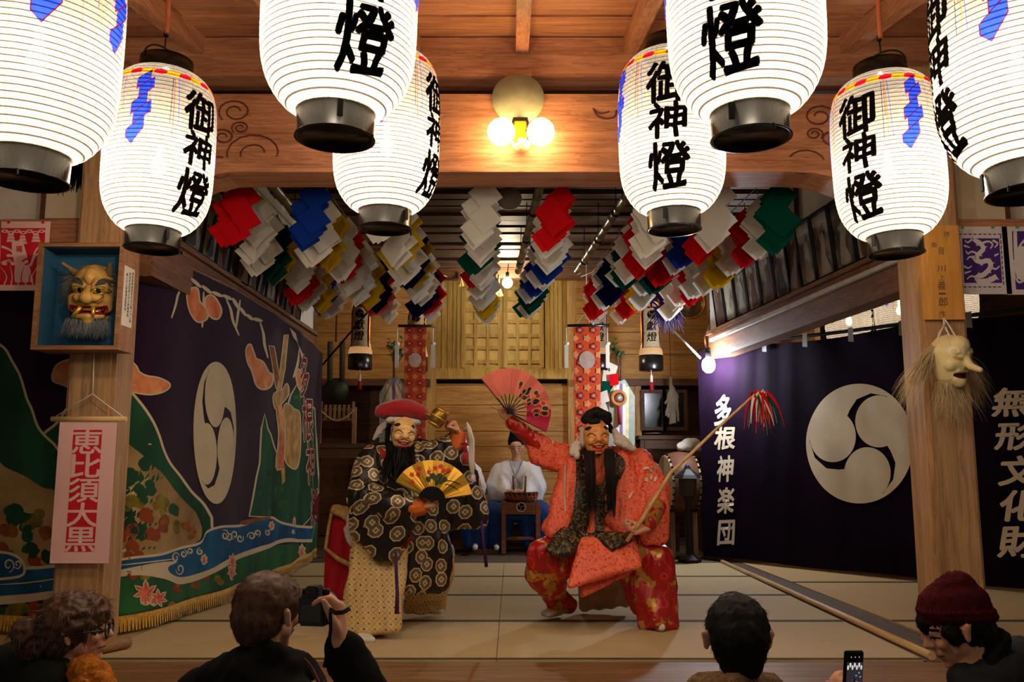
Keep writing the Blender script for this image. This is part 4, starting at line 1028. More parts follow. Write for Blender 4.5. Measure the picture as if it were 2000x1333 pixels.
for x, y in ((18, 510), (26, 500), (18, 500), (10, 516), (26, 516)): A.put(flat([(x + 5 * math.cos(a), y + 3 * math.sin(a)) for a in [6.28 * j / 8 for j in range(8)]]), PINK, 7)
A.put(band([(44, 512), (54, 506), (58, 514), (50, 518)], 1.6), PRED, 10)
A.build('cut_design', t)
for x in (18, 85):
    b = MB(); p = P(x, 435, D0); b.lathe([(0, -0.002), (0.008, -0.002), (0.008, 0.002), (0, 0.002)], 10, Matrix.Translation(p + Vector((0, -0.004, 0))) @ Matrix.Rotation(R(90), 4, 'X')); b.build('pin', PRED, t)
# purple papercut with a dragon
t = empty('papercut', P(1920, 575, D0), 'white papercut of a dragon on purple, beside the wooden name board', 'papercut', 'papercuts on the rails')
sheet('paper', 1862, 443, 1966, 575, D0, PWHT, t); A = Flatart(D0)
A.put(flat([(1879, 466), (1951, 466), (1957, 553), (1883, 553)]), PPUR, 1)
for k in range(9):
    for y in (457, 560): A.put(flat([(1872 + 9.6 * k, y), (1878 + 9.6 * k, y), (1878 + 9.6 * k, y + 2), (1872 + 9.6 * k, y + 2)]), PPUR, 1)
for k in range(10):
    for x in (1872, 1953): A.put(flat([(x + 0.6 * k, 460 + 10 * k), (x + 2 + 0.6 * k, 460 + 10 * k), (x + 2 + 0.6 * k, 467 + 10 * k), (x + 0.6 * k, 467 + 10 * k)]), PPUR, 1)
body = [(1904, 470), (1914, 476), (1920, 486), (1910, 498), (1904, 506), (1914, 512), (1930, 510), (1934, 522), (1922, 536), (1908, 542), (1914, 550), (1932, 548), (1946, 540)]
A.put(band(body, 4.2, 5.2), PWHT, 2); A.put(band([(1896, 466), (1904, 470), (1912, 476)], 3, 4.5), PWHT, 2)
for i, (x, y) in enumerate(spline(body, 3, False)):
    a = i * 0.9; A.put(flat([(x + 4 * math.cos(a) - 2, y + 4 * math.sin(a)), (x + 10 * math.cos(a + 0.3), y + 9 * math.sin(a + 0.3)), (x + 4 * math.cos(a) + 2, y + 4 * math.sin(a) + 2)]), PWHT, 2)
for q in ([(1904, 506), (1894, 502), (1888, 508)], [(1912, 498), (1898, 492), (1890, 496), (1886, 490)], [(1908, 542), (1896, 540), (1888, 546)], [(1934, 522), (1944, 526), (1952, 520)], [(1900, 466), (1890, 474), (1884, 470)], [(1916, 476), (1930, 472), (1938, 478), (1934, 486)], [(1882, 520), (1890, 524), (1898, 520)], [(1882, 480), (1894, 484)], [(1942, 500), (1950, 496)], [(1938, 470), (1948, 476), (1942, 484)], [(1884, 534), (1896, 530)]): A.put(band(q, 2.2, 1.0), PWHT, 2)
A.build('cut_design', t)
for x in (1879, 1938):
    b = MB(); p = P(x, 445, D0); b.box(p + Vector((0, -0.004, 0)), (0.018, 0.002, 0.012)); b.build('tape', mat('green_tape', (40, 160, 90), 0.6), t)
t = empty('papercut', P(1990, 575, D0), 'white papercut of bamboo on purple, cut by the right edge', 'papercut', 'papercuts on the rails')
sheet('paper', 1966.5, 443, 2070, 576, D0, PWHT, t); A = Flatart(D0)
A.put(flat([(1974, 452), (2060, 452), (2066, 566), (1984, 566)]), PPUR, 1)
A.put(band([(1982, 452), (1984, 500), (1990, 545)], 3.5, 4.5), PWHT, 2); A.put(band([(1974, 452), (1976, 500), (1982, 545)], 2, 2), PWHT, 2)
for q in ([(1984, 500), (1992, 480), (2004, 466)], [(1986, 505), (1976, 515), (1974, 524)], [(1990, 520), (1998, 506), (2012, 500)], [(1985, 484), (1996, 492), (2002, 504)], [(1984, 545), (1990, 552), (2000, 548)]): A.put(band(q, 1.6, 2.4), PWHT, 2)
A.put(flat([(1996 + 16 * math.cos(a), 515 + 34 * math.sin(a)) for a in [6.28 * j / 16 for j in range(16)]]), PWHT, 3)
A.build('cut_design', t)
b = MB(); p = P(1986, 445, D0); b.box(p + Vector((0, -0.004, 0)), (0.018, 0.002, 0.012)); b.build('tape', MATS['green_tape'], t)
# wooden name board on the right pillar
D1 = 4.795
t = empty('name_board', P(1838, 625, D1), 'long unpainted wooden board with brushed vertical writing on the right pillar', 'sign')
sheet('board', 1805, 441, 1870, 625, D1, wood('board_timber', (196, 132, 56), (222, 164, 84), 'z', scale=0.6), t, 0.018)
A = Flatart(D1 - 0.009); GREYINK = mat('faded_ink', (104, 76, 48), 0.8)
for ch, x, y, w_, h in (('作', 1849, 458, 13, 11), ('面', 1824, 479, 11, 9), ('音', 1838, 490, 13, 15), ('川', 1838, 525, 17, 13), ('上', 1839, 542, 12, 12), ('義', 1839, 558, 15, 18), ('一', 1840, 574, 14, 4), ('郎', 1842, 590, 18, 19), ('作', 1840, 614, 12, 14)):
    vs, fs = glyph(ch, x, 0, w_, h, 0.012, 0.02); A.put(([(a, y - b_) for a, b_ in vs], fs), GREYINK, 1)
A.build('writing', t)
# pink scroll on the left pillar
D2 = 4.77
t = empty('hanging_scroll', P(165, 1100, D2), 'pink paper scroll with red cut-out characters hanging on the left pillar', 'scroll')
a, c = P(118, 824, D2), P(229, 824, D2); zb_ = P(150, 1101, D2).z; xa, xc = P(117, 824, D2).x, P(229, 824, D2).x
b = MB(); b.box(((xa + xc) / 2, D2, (a.z + zb_) / 2), (xc - xa, 0.002, a.z - zb_)); b.build('paper', PINK, t)
b = MB(); z = P(175, 819, D2).z; b.tube([(P(101, 819, D2).x, D2, z), (P(247, 819, D2).x, D2, z)], 0.0145, 12); b.build('top_rod', wood('pale_rod', (206, 164, 100), (226, 190, 130), 'x'), t)
b = MB(); top = P(181, 770, D2); b.tube([(P(108, 819, D2).x, D2, z + 0.012), top, (P(240, 819, D2).x, D2, z + 0.012)], 0.0035, 5); b.tube([top, P(184, 690, D2)], 0.0035, 5); b.build('hanging_string', WHITE, t)
def sc(u, v, l): # scroll face: u across 0..1, v down 0..1
    return Vector((xa + (xc - xa) * u, D2 - 0.0012 - l, a.z + (zb_ - a.z) * v))
A = Art(sc, (0, 0), 0.0003, 0.0003); A.put(flat([(0.25, 0.06), (0.75, 0.06), (0.75, 0.92), (0.25, 0.92)]), PRED, 1)
for i, ch in enumerate('恵比須大黒'):
    vs, fs = glyph(ch, 0.5, 0, 0.54, 0.172, 0.03); A.put(([(x, 0.146 + 0.172 * i - y) for x, y in vs], fs), PINK, 3)
A.build('cut_characters', t)
# framed paintings high on the porch walls
def painting(nm, x0, y0, x1, y1, D, lb, fn):
    t = empty('framed_painting', P((x0 + x1) / 2, y1, D), lb, 'framed painting', 'framed paintings on the porch walls')
    a, c = sheet('paper', x0, y0, x1, y1, D, mat('aged_paper', (206, 190, 158), 0.85, var=0.04, ns=3), t, 0.006)
    b = MB(); w_ = 0.03
    for p, q in (((a.x, D, a.z), (c.x, D, a.z)), ((a.x, D, c.z), (c.x, D, c.z)), ((a.x, D, a.z), (a.x, D, c.z)), ((c.x, D, a.z), (c.x, D, c.z))): b.bar(p, q, 0.026, 0.024, up=(0, 1, 0))
    b.build('frame', wood('frame_timber', (66, 38, 24), (104, 64, 40), 'x'), t); A = Flatart(D - 0.002); fn(A); A.build('brushwork', t)
def pl(A):
    for k in range(46):
        x = 112 + 2.3 * k; A.put(band([(150 + 0.7 * (k - 20), 250), (x + 4, 320), (x, 372 + 26 * noise.noise(Vector((k * 0.7, 0, 0))))], 4.5, 0.6, 3), INK, 2 + k % 3)
painting('l', 83, 95, 252, 432, 4.94, 'framed brush painting of long black hair behind the left lanterns', pl)
def pr(A):
    G = mat('brush_grey', (176, 166, 150), 0.8); 
    A.put(flat([(1822 + 26 * math.cos(k), 146 + 34 * math.sin(k)) for k in [6.28 * j / 16 for j in range(16)]]), G, 1)
    A.put(flat([(1822, 106), (1850, 104), (1860, 122), (1826, 126)]), DBLUE, 2); A.put(flat([(1796, 140), (1808, 130), (1804, 160), (1796, 172)]), DRED, 2); A.put(flat([(1830, 172), (1850, 170), (1846, 184), (1834, 184)]), DRED, 2)
    for k in range(14): A.put(band([(1800 + 4 * k, 124), (1798 + 4.4 * k, 150), (1800 + 4 * k, 178)], 1.2, 0.4, 3), WHITE, 3)
painting('r', 1743, 86, 1940, 438, 4.94, 'framed painting of a white-maned head with blue cap behind the right lanterns', pr)
# ---------------------------------------------------------------- furnishings of the rear hall
def bezel(pts): return spline(pts, 6, False)
HP = bezel([(0.142, 0.175), (0.138, 0.22), (0.118, 0.30), (0.112, 0.42), (0.114, 0.62), (0.112, 0.74), (0.098, 0.80), (0.075, 0.83)])
HPAPER = paper_mat('votive_lantern_paper', (236, 206, 160), 0.016, 0.12, 0.0001, ribc=(150, 110, 76), thru=0.15)
def on_votive(s, t, lift): a = s / 0.115; r = lrad(t, HP) + lift + 0.001; return Vector((r * math.sin(a), -r * math.cos(a), t))
def make_votive():
    t = empty('votive_lantern', (0, 0, 0), 'x', 'lantern', 'tall votive lanterns before the altar')
    b = MB(); b.lathe(HP, 40); b.build('paper_shade', HPAPER, t, fix=False)
    b = MB(); b.lathe([(0.0, 0.0), (0.140, 0.0), (0.144, 0.008), (0.142, 0.178), (0.13, 0.18), (0.0, 0.17)], 36); b.build('base_ring', BLACK, t)
    b = MB(); b.lathe([(0.07, 0.82), (0.098, 0.825), (0.085, 0.90), (0.03, 0.96), (0.0, 0.965)], 30); b.build('cap', BLACKM, t)
    b = MB(); b.tube([(0, 0, 0.96), (0, 0, 1.62)], 0.006, 6); b.build('hanging_cord', BLACKM, t)
    b = MB(); b.tube([(0, 0, 0.0), (0, 0, -0.06)], 0.004, 6); b.lathe([(0.0, -0.05), (0.012, -0.055), (0.017, -0.075), (0.018, -0.14), (0.0, -0.14)], 10); ts = b.build('tassel', mat('tassel_white', (216, 206, 190), 0.8), t)
    b = MB(); b.lathe([(0.0, -0.138), (0.019, -0.14), (0.026, -0.24), (0.0, -0.24)], 10); b.build('tassel_end', mat('tassel_red', (150, 20, 34), 0.8), ts)
    A = Art(on_votive, (0.012, 0.02), 0.0006, 0.0); S = 0.115; VR = dye('votive_red', (120, 14, 30), 0.5); VB = dye('votive_blue', (18, 24, 110), 0.5); VY = dye('votive_gold', (196, 150, 30), 0.5); VI = dye('votive_ink', (40, 28, 20), 0.4)
    def arch(hw, top, z0=0.26):
        r = [(-hw, z0), (hw, z0)] + [(hw * math.cos(a), top - hw * 1.3 + hw * 1.3 * math.sin(a)) for a in [math.pi * i / 14 for i in range(15)]]
        return r
    W2 = S * math.pi * 0.98
    A.put(flat([(-W2, 0.30), (W2, 0.30), (W2, 0.79), (-W2, 0.79)]), VY, 1)
    for k in range(14): A.put(flat([(-W2 + k * 0.052, 0.32), (-W2 + k * 0.052 + 0.03, 0.34), (-W2 + k * 0.052 + 0.02, 0.72), (-W2 + k * 0.052 - 0.006, 0.68)]), VR, 2)
    A.put(flat(arch(0.128, 0.83)), VB, 3); A.put(flat(arch(0.108, 0.80)), VR, 4); A.put(flat(arch(0.102, 0.795)), VY if False else dye('votive_cream', (240, 214, 168), 0.6), 5)
    for q in tomoe(0, 0, 0.052, 0.052, R(90)): A.put(flat([(x, 0.655 - y) for x, y in q]), VI, 7)
    for ch, z in (('獻', 0.52), ('燈', 0.39)):
        vs, fs = glyph(ch, 0, z, 0.12, 0.115, 0.03, 0.02, 0, 0.4); A.put((vs, fs), VI, 7)
    for s_ in (-1, 1): A.put(flat([(s_ * 0.03 + 0.024 * math.cos(a), 0.742 + 0.011 * math.sin(a)) for a in [6.28 * j / 10 for j in range(10)]]), VR, 6)
    A.put(flat([(-0.012, 0.74), (0.012, 0.74), (0.012, 0.82), (-0.012, 0.82)]), VR, 6); A.put(flat([(-0.096, 0.44), (-0.084, 0.46), (-0.09, 0.41)]), VR, 6); A.put(flat([(0.096, 0.44), (0.084, 0.46), (0.09, 0.41)]), VR, 6)
    A.build('painting', t); return t
vproto = make_votive(); vf = True
for x, y, D, lb in ((703, 722, 10.3, 'tall painted votive lantern lit near the left wall, beside the dark cable'), (813, 726, 10.75, 'tall painted votive lantern half behind the left orange banner'), (1170, 722, 10.75, 'tall painted votive lantern half behind the right orange banner'), (1272, 724, 10.3, 'tall painted votive lantern beside the purple tassel near the right wall')):
    o = vproto if vf else copy_tree(vproto); vf = False
    o.location = P(x, y, D); o['label'] = lb; point('votive_light', o.location + Vector((0, 0, 0.5)), PW['small'], WARM, 0.03)
# orange brocade banners
BRO = mat('orange_brocade', (212, 74, 26), 0.6, var=0.12, ns=20); BCL = mat('brocade_peach', (226, 142, 98), 0.6); BCD = mat('brocade_navy', (40, 40, 84), 0.6); BSIL = mat('silver_disc', (196, 176, 168), 0.3, 0.5)
def cloud(cx, cyy, w, h): return [(cx + w * math.cos(a) * (1 + 0.18 * math.cos(5 * a)), cyy + h * math.sin(a) * (1 + 0.22 * math.cos(5 * a))) for a in [6.28 * j / 28 for j in range(28)]]
def banner(x0, x1, xl0, xl1, yt, ybm, D, lb, right):
    t = empty('brocade_banner', P((x0 + x1) / 2, ybm, D), lb, 'banner', 'orange banners either side of the altar')
    a, c = P(x0, yt, D), P(x1, yt, D); a2, c2 = P(xl0, ybm, D), P(xl1, ybm, D)
    f = lambda u, v, l: (a + (c - a) * u) * (1 - v) + (a2 + (c2 - a2) * u) * v + Vector((0, -0.003 - l + 0.012 * math.sin(v * 9 + u * 2) * v, 0))
    b = MB(); n = 24; vs = [f(i / 4, j / n, -0.003) for j in range(n + 1) for i in range(5)]
    b.add(vs, [(j * 5 + i, j * 5 + i + 1, (j + 1) * 5 + i + 1, (j + 1) * 5 + i) for j in range(n) for i in range(4)], True); b.build('cloth', BRO, t)
    A = Art(f, (0.25, 0.042), 0.0006, 0.002); H = (a.z - a2.z) / (c.x - a.x); r = 0; v = 0.03
    while v < 0.99:
        for u in ((0.24, 0.74) if r % 2 == 0 else (0.05, 0.5, 0.95)):
            k = cloud(u, v, 0.125, 0.075 / H * 1.6); k = [(min(1, max(0, p)), q) for p, q in k]
            if r % 2 == 0:
                A.put(flat(k), BCD, 1); A.put(flat([(min(1, max(0, p)), q) for p, q in cloud(u, v, 0.095, 0.05 / H * 1.6)]), BRO, 2); A.put(flat(cloud(u, v, 0.05, 0.03 / H * 1.6)), BCL, 3)
            else: A.put(flat(k), BCL, 1)
        v += 0.205 / H * 1.5; r += 1
    vd = (705 - yt) / (ybm - yt); A.put(flat([(0.5 + 0.30 * math.cos(k), vd + 0.34 / H * math.sin(k)) for k in [6.28 * j / 24 for j in range(24)]]), BSIL, 5)
    A.build('woven_pattern', t)
    b = MB(); l, rr = P(x0 - 12, yt - 1, D), P(x1 + 18, yt - 1, D)
    b.tube([l, rr], 0.017, 10); b.build('rod', BLACK, t)
    b = MB(); m = P((x0 + x1) / 2, yt - 30, D); b.tube([l.lerp(rr, 0.2), m, l.lerp(rr, 0.8)], 0.004, 5); b.tube([m, m + Vector((0, 0, 1.0))], 0.004, 5); b.build('hanging_cord', WHITE, t)
    for xx in ((x0 - 14, x1 + 14)):
        b = MB(); p = P(xx, yt + 4, D); b.tube([p, p + Vector((0, 0, -0.17))], 0.006, 5)
        b.lathe([(0.0, -0.15), (0.03, -0.165), (0.032, -0.185), (0.0, -0.195)], 10, Matrix.Translation(p)); b.box(p + Vector((0, 0, -0.32)), (0.042, 0.012, 0.26)); b.build('tassel', WHITE, t)
banner(790, 832, 789, 831, 638, 905, 9.75, 'orange brocade banner hanging left of the altar behind the red cap', False)
banner(1120, 1172, 1123, 1174, 637, 925, 9.6, 'orange brocade banner hanging right of the altar behind the black cap', True)
# tall pale boards with sakaki sprigs and silk strips
LEAF = mat('sakaki_leaf', (26, 62, 34), 0.45, col2=(52, 96, 52), ns=20, spec=0.4); TWIG = mat('twig', (96, 66, 42), 0.8); PALE = mat('pale_green_silk', (150, 158, 146), 0.8)
def sprig(nm, x, y, D, r, lb, n=70):
    t = empty(nm, P(x, y + 30, D), lb, 'plant', 'sakaki sprigs by the altar'); c = P(x, y, D); R0 = PX(r, D); rr = random.Random(int(x)); base = P(x, y + 60, D)
    b = MB(); tips = []
    for k in range(12):
        a = rr.uniform(0, 6.28); e = c + Vector((math.cos(a) * R0 * rr.uniform(0.3, 1), math.sin(a) * R0 * 0.6, rr.uniform(-0.6, 1.3) * R0)); b.tube([base, c.lerp(base, 0.5), e], [0.008, 0.006, 0.003], 5); tips.append(e)
    b.tube([base, (base.x, base.y, 0.0)], 0.012, 6)
    b.build('branch', TWIG, t); b = MB()
    for k in range(n):
        e = rr.choice(tips); p = c.lerp(e, rr.uniform(0.4, 1.1)); d = Vector((rr.gauss(0, 1), rr.gauss(0, 1), rr.gauss(0, 1))).normalized(); s = d.orthogonal().normalized(); L = rr.uniform(0.045, 0.075)
        b.add([p, p + d * L * 0.5 + s * L * 0.28, p + d * L, p + d * L * 0.5 - s * L * 0.28], [(0, 1, 2, 3)])
    b.build('foliage', LEAF, t); return t
for x0, x1, yt, ybm, D, lb, rt in ((741, 797, 736, 905, 9.9, 'pale pointed offering board with striped silk behind the red cap', False), (1186, 1240, 742, 905, 9.9, 'pale pointed offering board with silk strips and a red tassel behind the black cap', True)):
    t = empty('offering_board', P((x0 + x1) / 2, ybm, D), lb, 'offering board', 'offering boards beside the banners'); m = (x0 + x1) / 2
    out = [P(x, y, D) for x, y in ((x0, ybm), (x1, ybm), (x1, yt + 32), (m + 8, yt), (m - 8, yt), (x0, yt + 32))]
    b = MB(); b.prism(out, (0, 0.02, 0)); b.build('panel', PALE, t)
    A = Flatart(D); cs = [mat('silk_yellow', (206, 190, 130), 0.7), WHITE, mat('silk_violet', (128, 104, 150), 0.7), WHITE, mat('silk_cream', (220, 206, 160), 0.7)]
    for k in range(5): A.put(flat([(m - 15 + 6 * k, yt + 14 - (6 if 1 <= k <= 3 else 0)), (m - 9 + 6 * k, yt + 14 - (6 if 1 <= k <= 3 else 0)), (m - 9 + 6 * k, ybm), (m - 15 + 6 * k, ybm)]), cs[k], 1)
    A.build('silk_strips', t)
    b = MB(); b.tube([P(m, yt + 2, D - 0.02), P(m + 1, yt - 50, D - 0.02)], 0.012, 8); b.build('pole', TWIG, t)
    b = MB(); zq = P(m, 905, D + 0.05).z; b.box((P(m, 905, D).x, D + 0.06, zq / 2), (0.26, 0.05, zq)); b.build('stand', W_DARK_Z, t)
    if rt:
        b = MB(); p = P(1208, 778, D - 0.03); M = Matrix.Translation(p) @ Matrix.Rotation(R(90), 4, 'X')
        b.lathe([(0.075 + 0.022 * math.cos(a), 0.022 * math.sin(a)) for a in [6.28 * i / 10 for i in range(11)]], 24, M); b.build('rope_ring', mat('rope_ochre', (176, 112, 60), 0.8), t)
        b = MB(); b.tube([p + Vector((0, 0, -0.06)), p + Vector((0.01, -0.01, -0.30))], [0.014, 0.022], 8); b.build('red_tassel', MATS['tassel_red'], t)
        b = MB(); b.lathe([(0.0, 0.0), (0.05, 0.004), (0.0, 0.006)], 16, M); b.build('mirror', BSIL, t)
    else:
        b = MB(); b.tube([P(m, yt, D - 0.02), P(m - 26, yt + 60, D - 0.02)], 0.004, 5); b.tube([P(m, yt, D - 0.02), P(m + 28, yt + 60, D - 0.02)], 0.004, 5); b.build('brown_cord', TWIG, t)
sprig('sakaki_sprig', 771, 690, 10.0, 24, 'leafy green sakaki sprig above the pale board left of the altar')
sprig('sakaki_sprig', 1209, 690, 10.1, 20, 'leafy green sakaki sprig between the right banner and its votive lantern', 60)
# white purification wand, folded paper gohei
t = empty('paper_gohei', P(1193, 760, 9.8), 'white folded paper wand with red and green squares beside the right banner', 'paper wand'); D = 9.75
for k, (x, y, c) in enumerate(((1196, 722, 'w'), (1186, 736, 'w'), (1184, 756, 'g'), (1199, 742, 'r'), (1180, 776, 'w'), (1178, 800, 'w'), (1182, 826, 'w'))):
    b = MB(); p = P(x, y, D - 0.01 * k); s = 0.07; tw = R(25 + 9 * k); b.add([p + Vector((s * math.cos(tw + q * math.pi / 2), 0.004 * q, s * 1.3 * math.sin(tw + q * math.pi / 2))) for q in range(4)], [(0, 1, 2, 3)]); b.build('paper_fold', COLS[c], t)
b = MB(); b.tube([P(1190, 720, D + 0.01), P(1186, 900, D + 0.01)], 0.01, 6); b.tube([P(1186, 900, D + 0.01), (P(1186, 1070, D).x, D + 0.01, 0)], 0.014, 6); b.build('stick', TWIG, t)
t = empty('purification_wand', P(1311, 825, 11.2), 'bundled white paper wand hanging in the dark right recess', 'paper wand'); D = 11.2
b = MB(); rr = random.Random(5)
for k in range(34):
    a = rr.uniform(0, 6.28); u = rr.uniform(0.3, 1.0); p0 = P(1310, 752, D); x = 0.006 * math.cos(a)
    q = [p0 + Vector((x * i + 0.014 * math.cos(a) * i, 0.02 * math.sin(a) * i - 0.03, -0.13 * i * u)) for i in range(5)]; w_ = 0.014
    vs = []
    for i, p in enumerate(q): vs += [p + Vector((-w_, 0, 0)) + Vector((0.012 * (i % 2), 0, 0)), p + Vector((w_, 0, 0)) + Vector((0.012 * (i % 2), 0, 0))]
    b.add(vs, [(2 * i, 2 * i + 1, 2 * i + 3, 2 * i + 2) for i in range(4)])
b.build('paper_strips', mat('dimmed_strips', (172, 162, 140), 0.85), t)['kind'] = 'stuff'  # white paper, its colour darkened to stand for the dim recess
b = MB(); b.tube([P(1310, 736, D), P(1310, 800, D)], 0.022, 8); b.build('handle', wood('wand_wood', (170, 140, 100), (200, 170, 130), 'z'), t)
b = MB(); q = P(1310, 736, D); b.tube([q, (q.x, q.y, 3.70)], 0.004, 5); b.build('cord', TWIG, t)
# gong with bamboo tubes, slatted offering box with rope
BRZ = mat('green_bronze', (58, 68, 58), 0.5, 0.5, ns=10); D = 10.9
t = empty('bronze_gong', P(656, 765, D), 'dark green bronze gong hanging in the left recess above the slatted box', 'gong')
b = MB(); M = Matrix.Translation(P(656, 764, D)) @ Matrix.Rotation(R(90), 4, 'X'); b.lathe([(0, -0.08), (0.10, -0.075), (0.15, -0.04), (0.165, 0.0), (0.15, 0.04), (0.0, 0.06)], 32, M); b.build('body', BRZ, t)
for x in (644, 668):
    b = MB(); b.tube([P(x, 745, D - 0.02), P(x + 1, 668, D - 0.02)], 0.035, 8); b.build('hanging_strap', mat('old_rope', (74, 74, 58), 0.9, ns=30, bump=0.3), t)
b = MB(); q = P(656, 668, D); b.tube([q, (q.x, q.y, 3.70)], 0.012, 6); b.build('cord', TWIG, t)
t = empty('slatted_box', P(658, 845, 10.5), 'small slatted wooden offering stand with a slack rope in the left recess', 'offering stand'); D = 10.5
LW_ = wood('pale_slat', (120, 84, 52), (168, 126, 84), 'z')
for k in range(8):
    b = MB(); b.box(P(627 + 9 * k, 806, D), (0.03, 0.02, PX(42 if k in (0, 7) else 30, D))); b.build('slat', LW_, t)
for y in (800, 820): 
    b = MB(); b.box(P(658, y, D + 0.02), (0.46, 0.02, 0.03)); b.build('rail', LW_, t)
for x in (624, 692):
    b = MB(); b.box(P(x, 832, D + 0.03), (0.045, 0.045, PX(72, D))); b.build('post', LW_, t)
b = MB(); b.tube([P(624 + 68 * i / 14, 800 + 22 * math.sin(math.pi * i / 14), D - 0.04) for i in range(15)], 0.012, 6); b.build('rope', mat('straw_rope', (170, 140, 96), 0.9), t)
# tables and lattice windows in the recesses
def table(nm, x0, x1, y, D, dep, m, lb):
    a, c = P(x0, y, D), P(x1, y, D); t = empty(nm, ((a.x + c.x) / 2, D, 0), lb, 'table'); b = MB(); b.box(((a.x + c.x) / 2, D + dep / 2, a.z - 0.03), (c.x - a.x, dep, 0.05)); b.build('top', m, t)
    for sx_ in (a.x + 0.05, c.x - 0.05):
        for sy in (D + 0.05, D + dep - 0.05): b = MB(); b.box((sx_, sy, (a.z - 0.055) / 2), (0.06, 0.06, a.z - 0.055)); b.build('leg', m, t)
    b = MB(); b.box(((a.x + c.x) / 2, D + 0.03, a.z - 0.12), (c.x - a.x - 0.12, 0.02, 0.11)); b.build('apron', m, t)
table('offering_table', 598, 745, 866, 10.3, 0.5, W_DARK_X, 'long dark wooden table under the slatted box in the left recess')
table('offering_table', 1248, 1372, 850, 11.0, 0.5, W_DARK_X, 'long dark wooden table under the lattice window in the right recess')
for n_, x0, x1 in ((1, 1256, 1296), (2, 1298, 1338)):
    a, c = P(x0, 838, 11.7), P(x1, 765, 11.7); w_ = empty(f'window_{n_}', a, 'dark lattice window in the right recess', 'window'); w_['kind'] = 'structure'
    b = MB(); b.box(((a.x + c.x) / 2, 11.72, (a.z + c.z) / 2), (c.x - a.x, 0.02, c.z - a.z)); b.build('pane', mat('dark_glass', (20, 20, 20), 0.2, spec=0.6), w_)
    b = MB()
    for x in (a.x, c.x): b.box((x, 11.69, (a.z + c.z) / 2), (0.045, 0.05, c.z - a.z))
    for z in (a.z, c.z): b.box(((a.x + c.x) / 2, 11.695, z), (c.x - a.x + 0.045, 0.05, 0.045))
    b.build('frame', W_DARK_Z, w_)
b = MB(); p = P(1272, 848, 11.15); b.add([p + Vector((-0.12, -0.05, 0.004)), p + Vector((0.13, -0.04, 0.004)), p + Vector((0.09, 0.1, 0.02)), p + Vector((-0.10, 0.09, 0.008))], [(0, 1, 2, 3)]); tag(b.build('paper_sheet', WHITE), 'loose white sheet of paper lying on the dark table in the right recess', 'paper')
# big drum on a stand and iron standing lantern by the curtain
t = empty('barrel_drum', P(1318, 1060, 9.7), 'barrel drum with pegged rim on a low frame beside the purple curtain', 'drum'); D = 9.7; c = P(1326, 945, D)
b = MB(); M = Matrix.Translation(c) @ Matrix.Rotation(R(6), 4, 'Z') @ Matrix.Rotation(R(90), 4, 'Y'); b.lathe([(0.30, -0.16), (0.34, -0.08), (0.35, 0.0), (0.34, 0.08), (0.30, 0.16)], 32, M); b.build('barrel', wood('drum_wood', (60, 34, 22), (104, 66, 42), 'x'), t)
for s_ in (-0.165, 0.165):
    b = MB(); b.lathe([(0.0, s_), (0.29, s_), (0.31, s_ * 0.97), (0.312, s_ * 0.86)], 32, M); b.build('drum_skin', mat('drum_skin', (176, 158, 130), 0.6), t)
    b = MB()
    for k in range(26): q = M @ Vector((0.315 * math.cos(6.283 * k / 26), 0.315 * math.sin(6.283 * k / 26), s_ * 0.9)); b.box(q, (0.022, 0.022, 0.022))
    b.build('pegs', BLACKM, t)
for k in (-0.12, 0.12):
    b = MB(); b.box((c.x + k, D, (c.z - 0.30) / 2), (0.05, 0.45, c.z - 0.30)); b.build('stand', W_DARK_Z, t)
t = empty('iron_lantern', P(1352, 1060, 9.1), 'dark iron standing lantern before the purple curtain beside the barrel drum', 'lantern'); D = 9.1; c = P(1346, 1050, D)
b = MB(); M = Matrix.Translation((c.x, D, 0)); b.lathe([(0, 0), (0.12, 0.0), (0.12, 0.03), (0.05, 0.08), (0.03, 0.12), (0.03, 0.62), (0.06, 0.66), (0, 0.66)], 6, M, False); b.build('pedestal', IRON, t)
b = MB(); b.lathe([(0, 0.66), (0.085, 0.67), (0.095, 0.84), (0, 0.85)], 6, M, False); b.build('fire_box', mat('iron_grille', (52, 44, 34), 0.6), t)
b = MB(); b.lathe([(0.15, 0.845), (0.12, 0.88), (0.04, 0.94), (0.02, 0.98), (0, 1.0)], 6, M, False); b.build('roof', IRON, t)
me = blob([[J(1330, 873, 10.3, 8), J(1350, 870, 10.3, 11), J(1368, 874, 10.3, 8)], [J(1342, 866, 10.3, 9), J(1358, 866, 10.3, 9)]], 0.012, 4, (0.01, (14, 14, 14)))
table('low_stand', 1310, 1378, 883, 10.15, 0.35, W_DARK_X, 'narrow dark stand carrying a white cloth bundle beside the purple curtain')
o = link('cloth_bundle', me, WHITE); tag(o, 'crumpled white cloth bundle on the narrow stand beside the purple curtain', 'cloth')
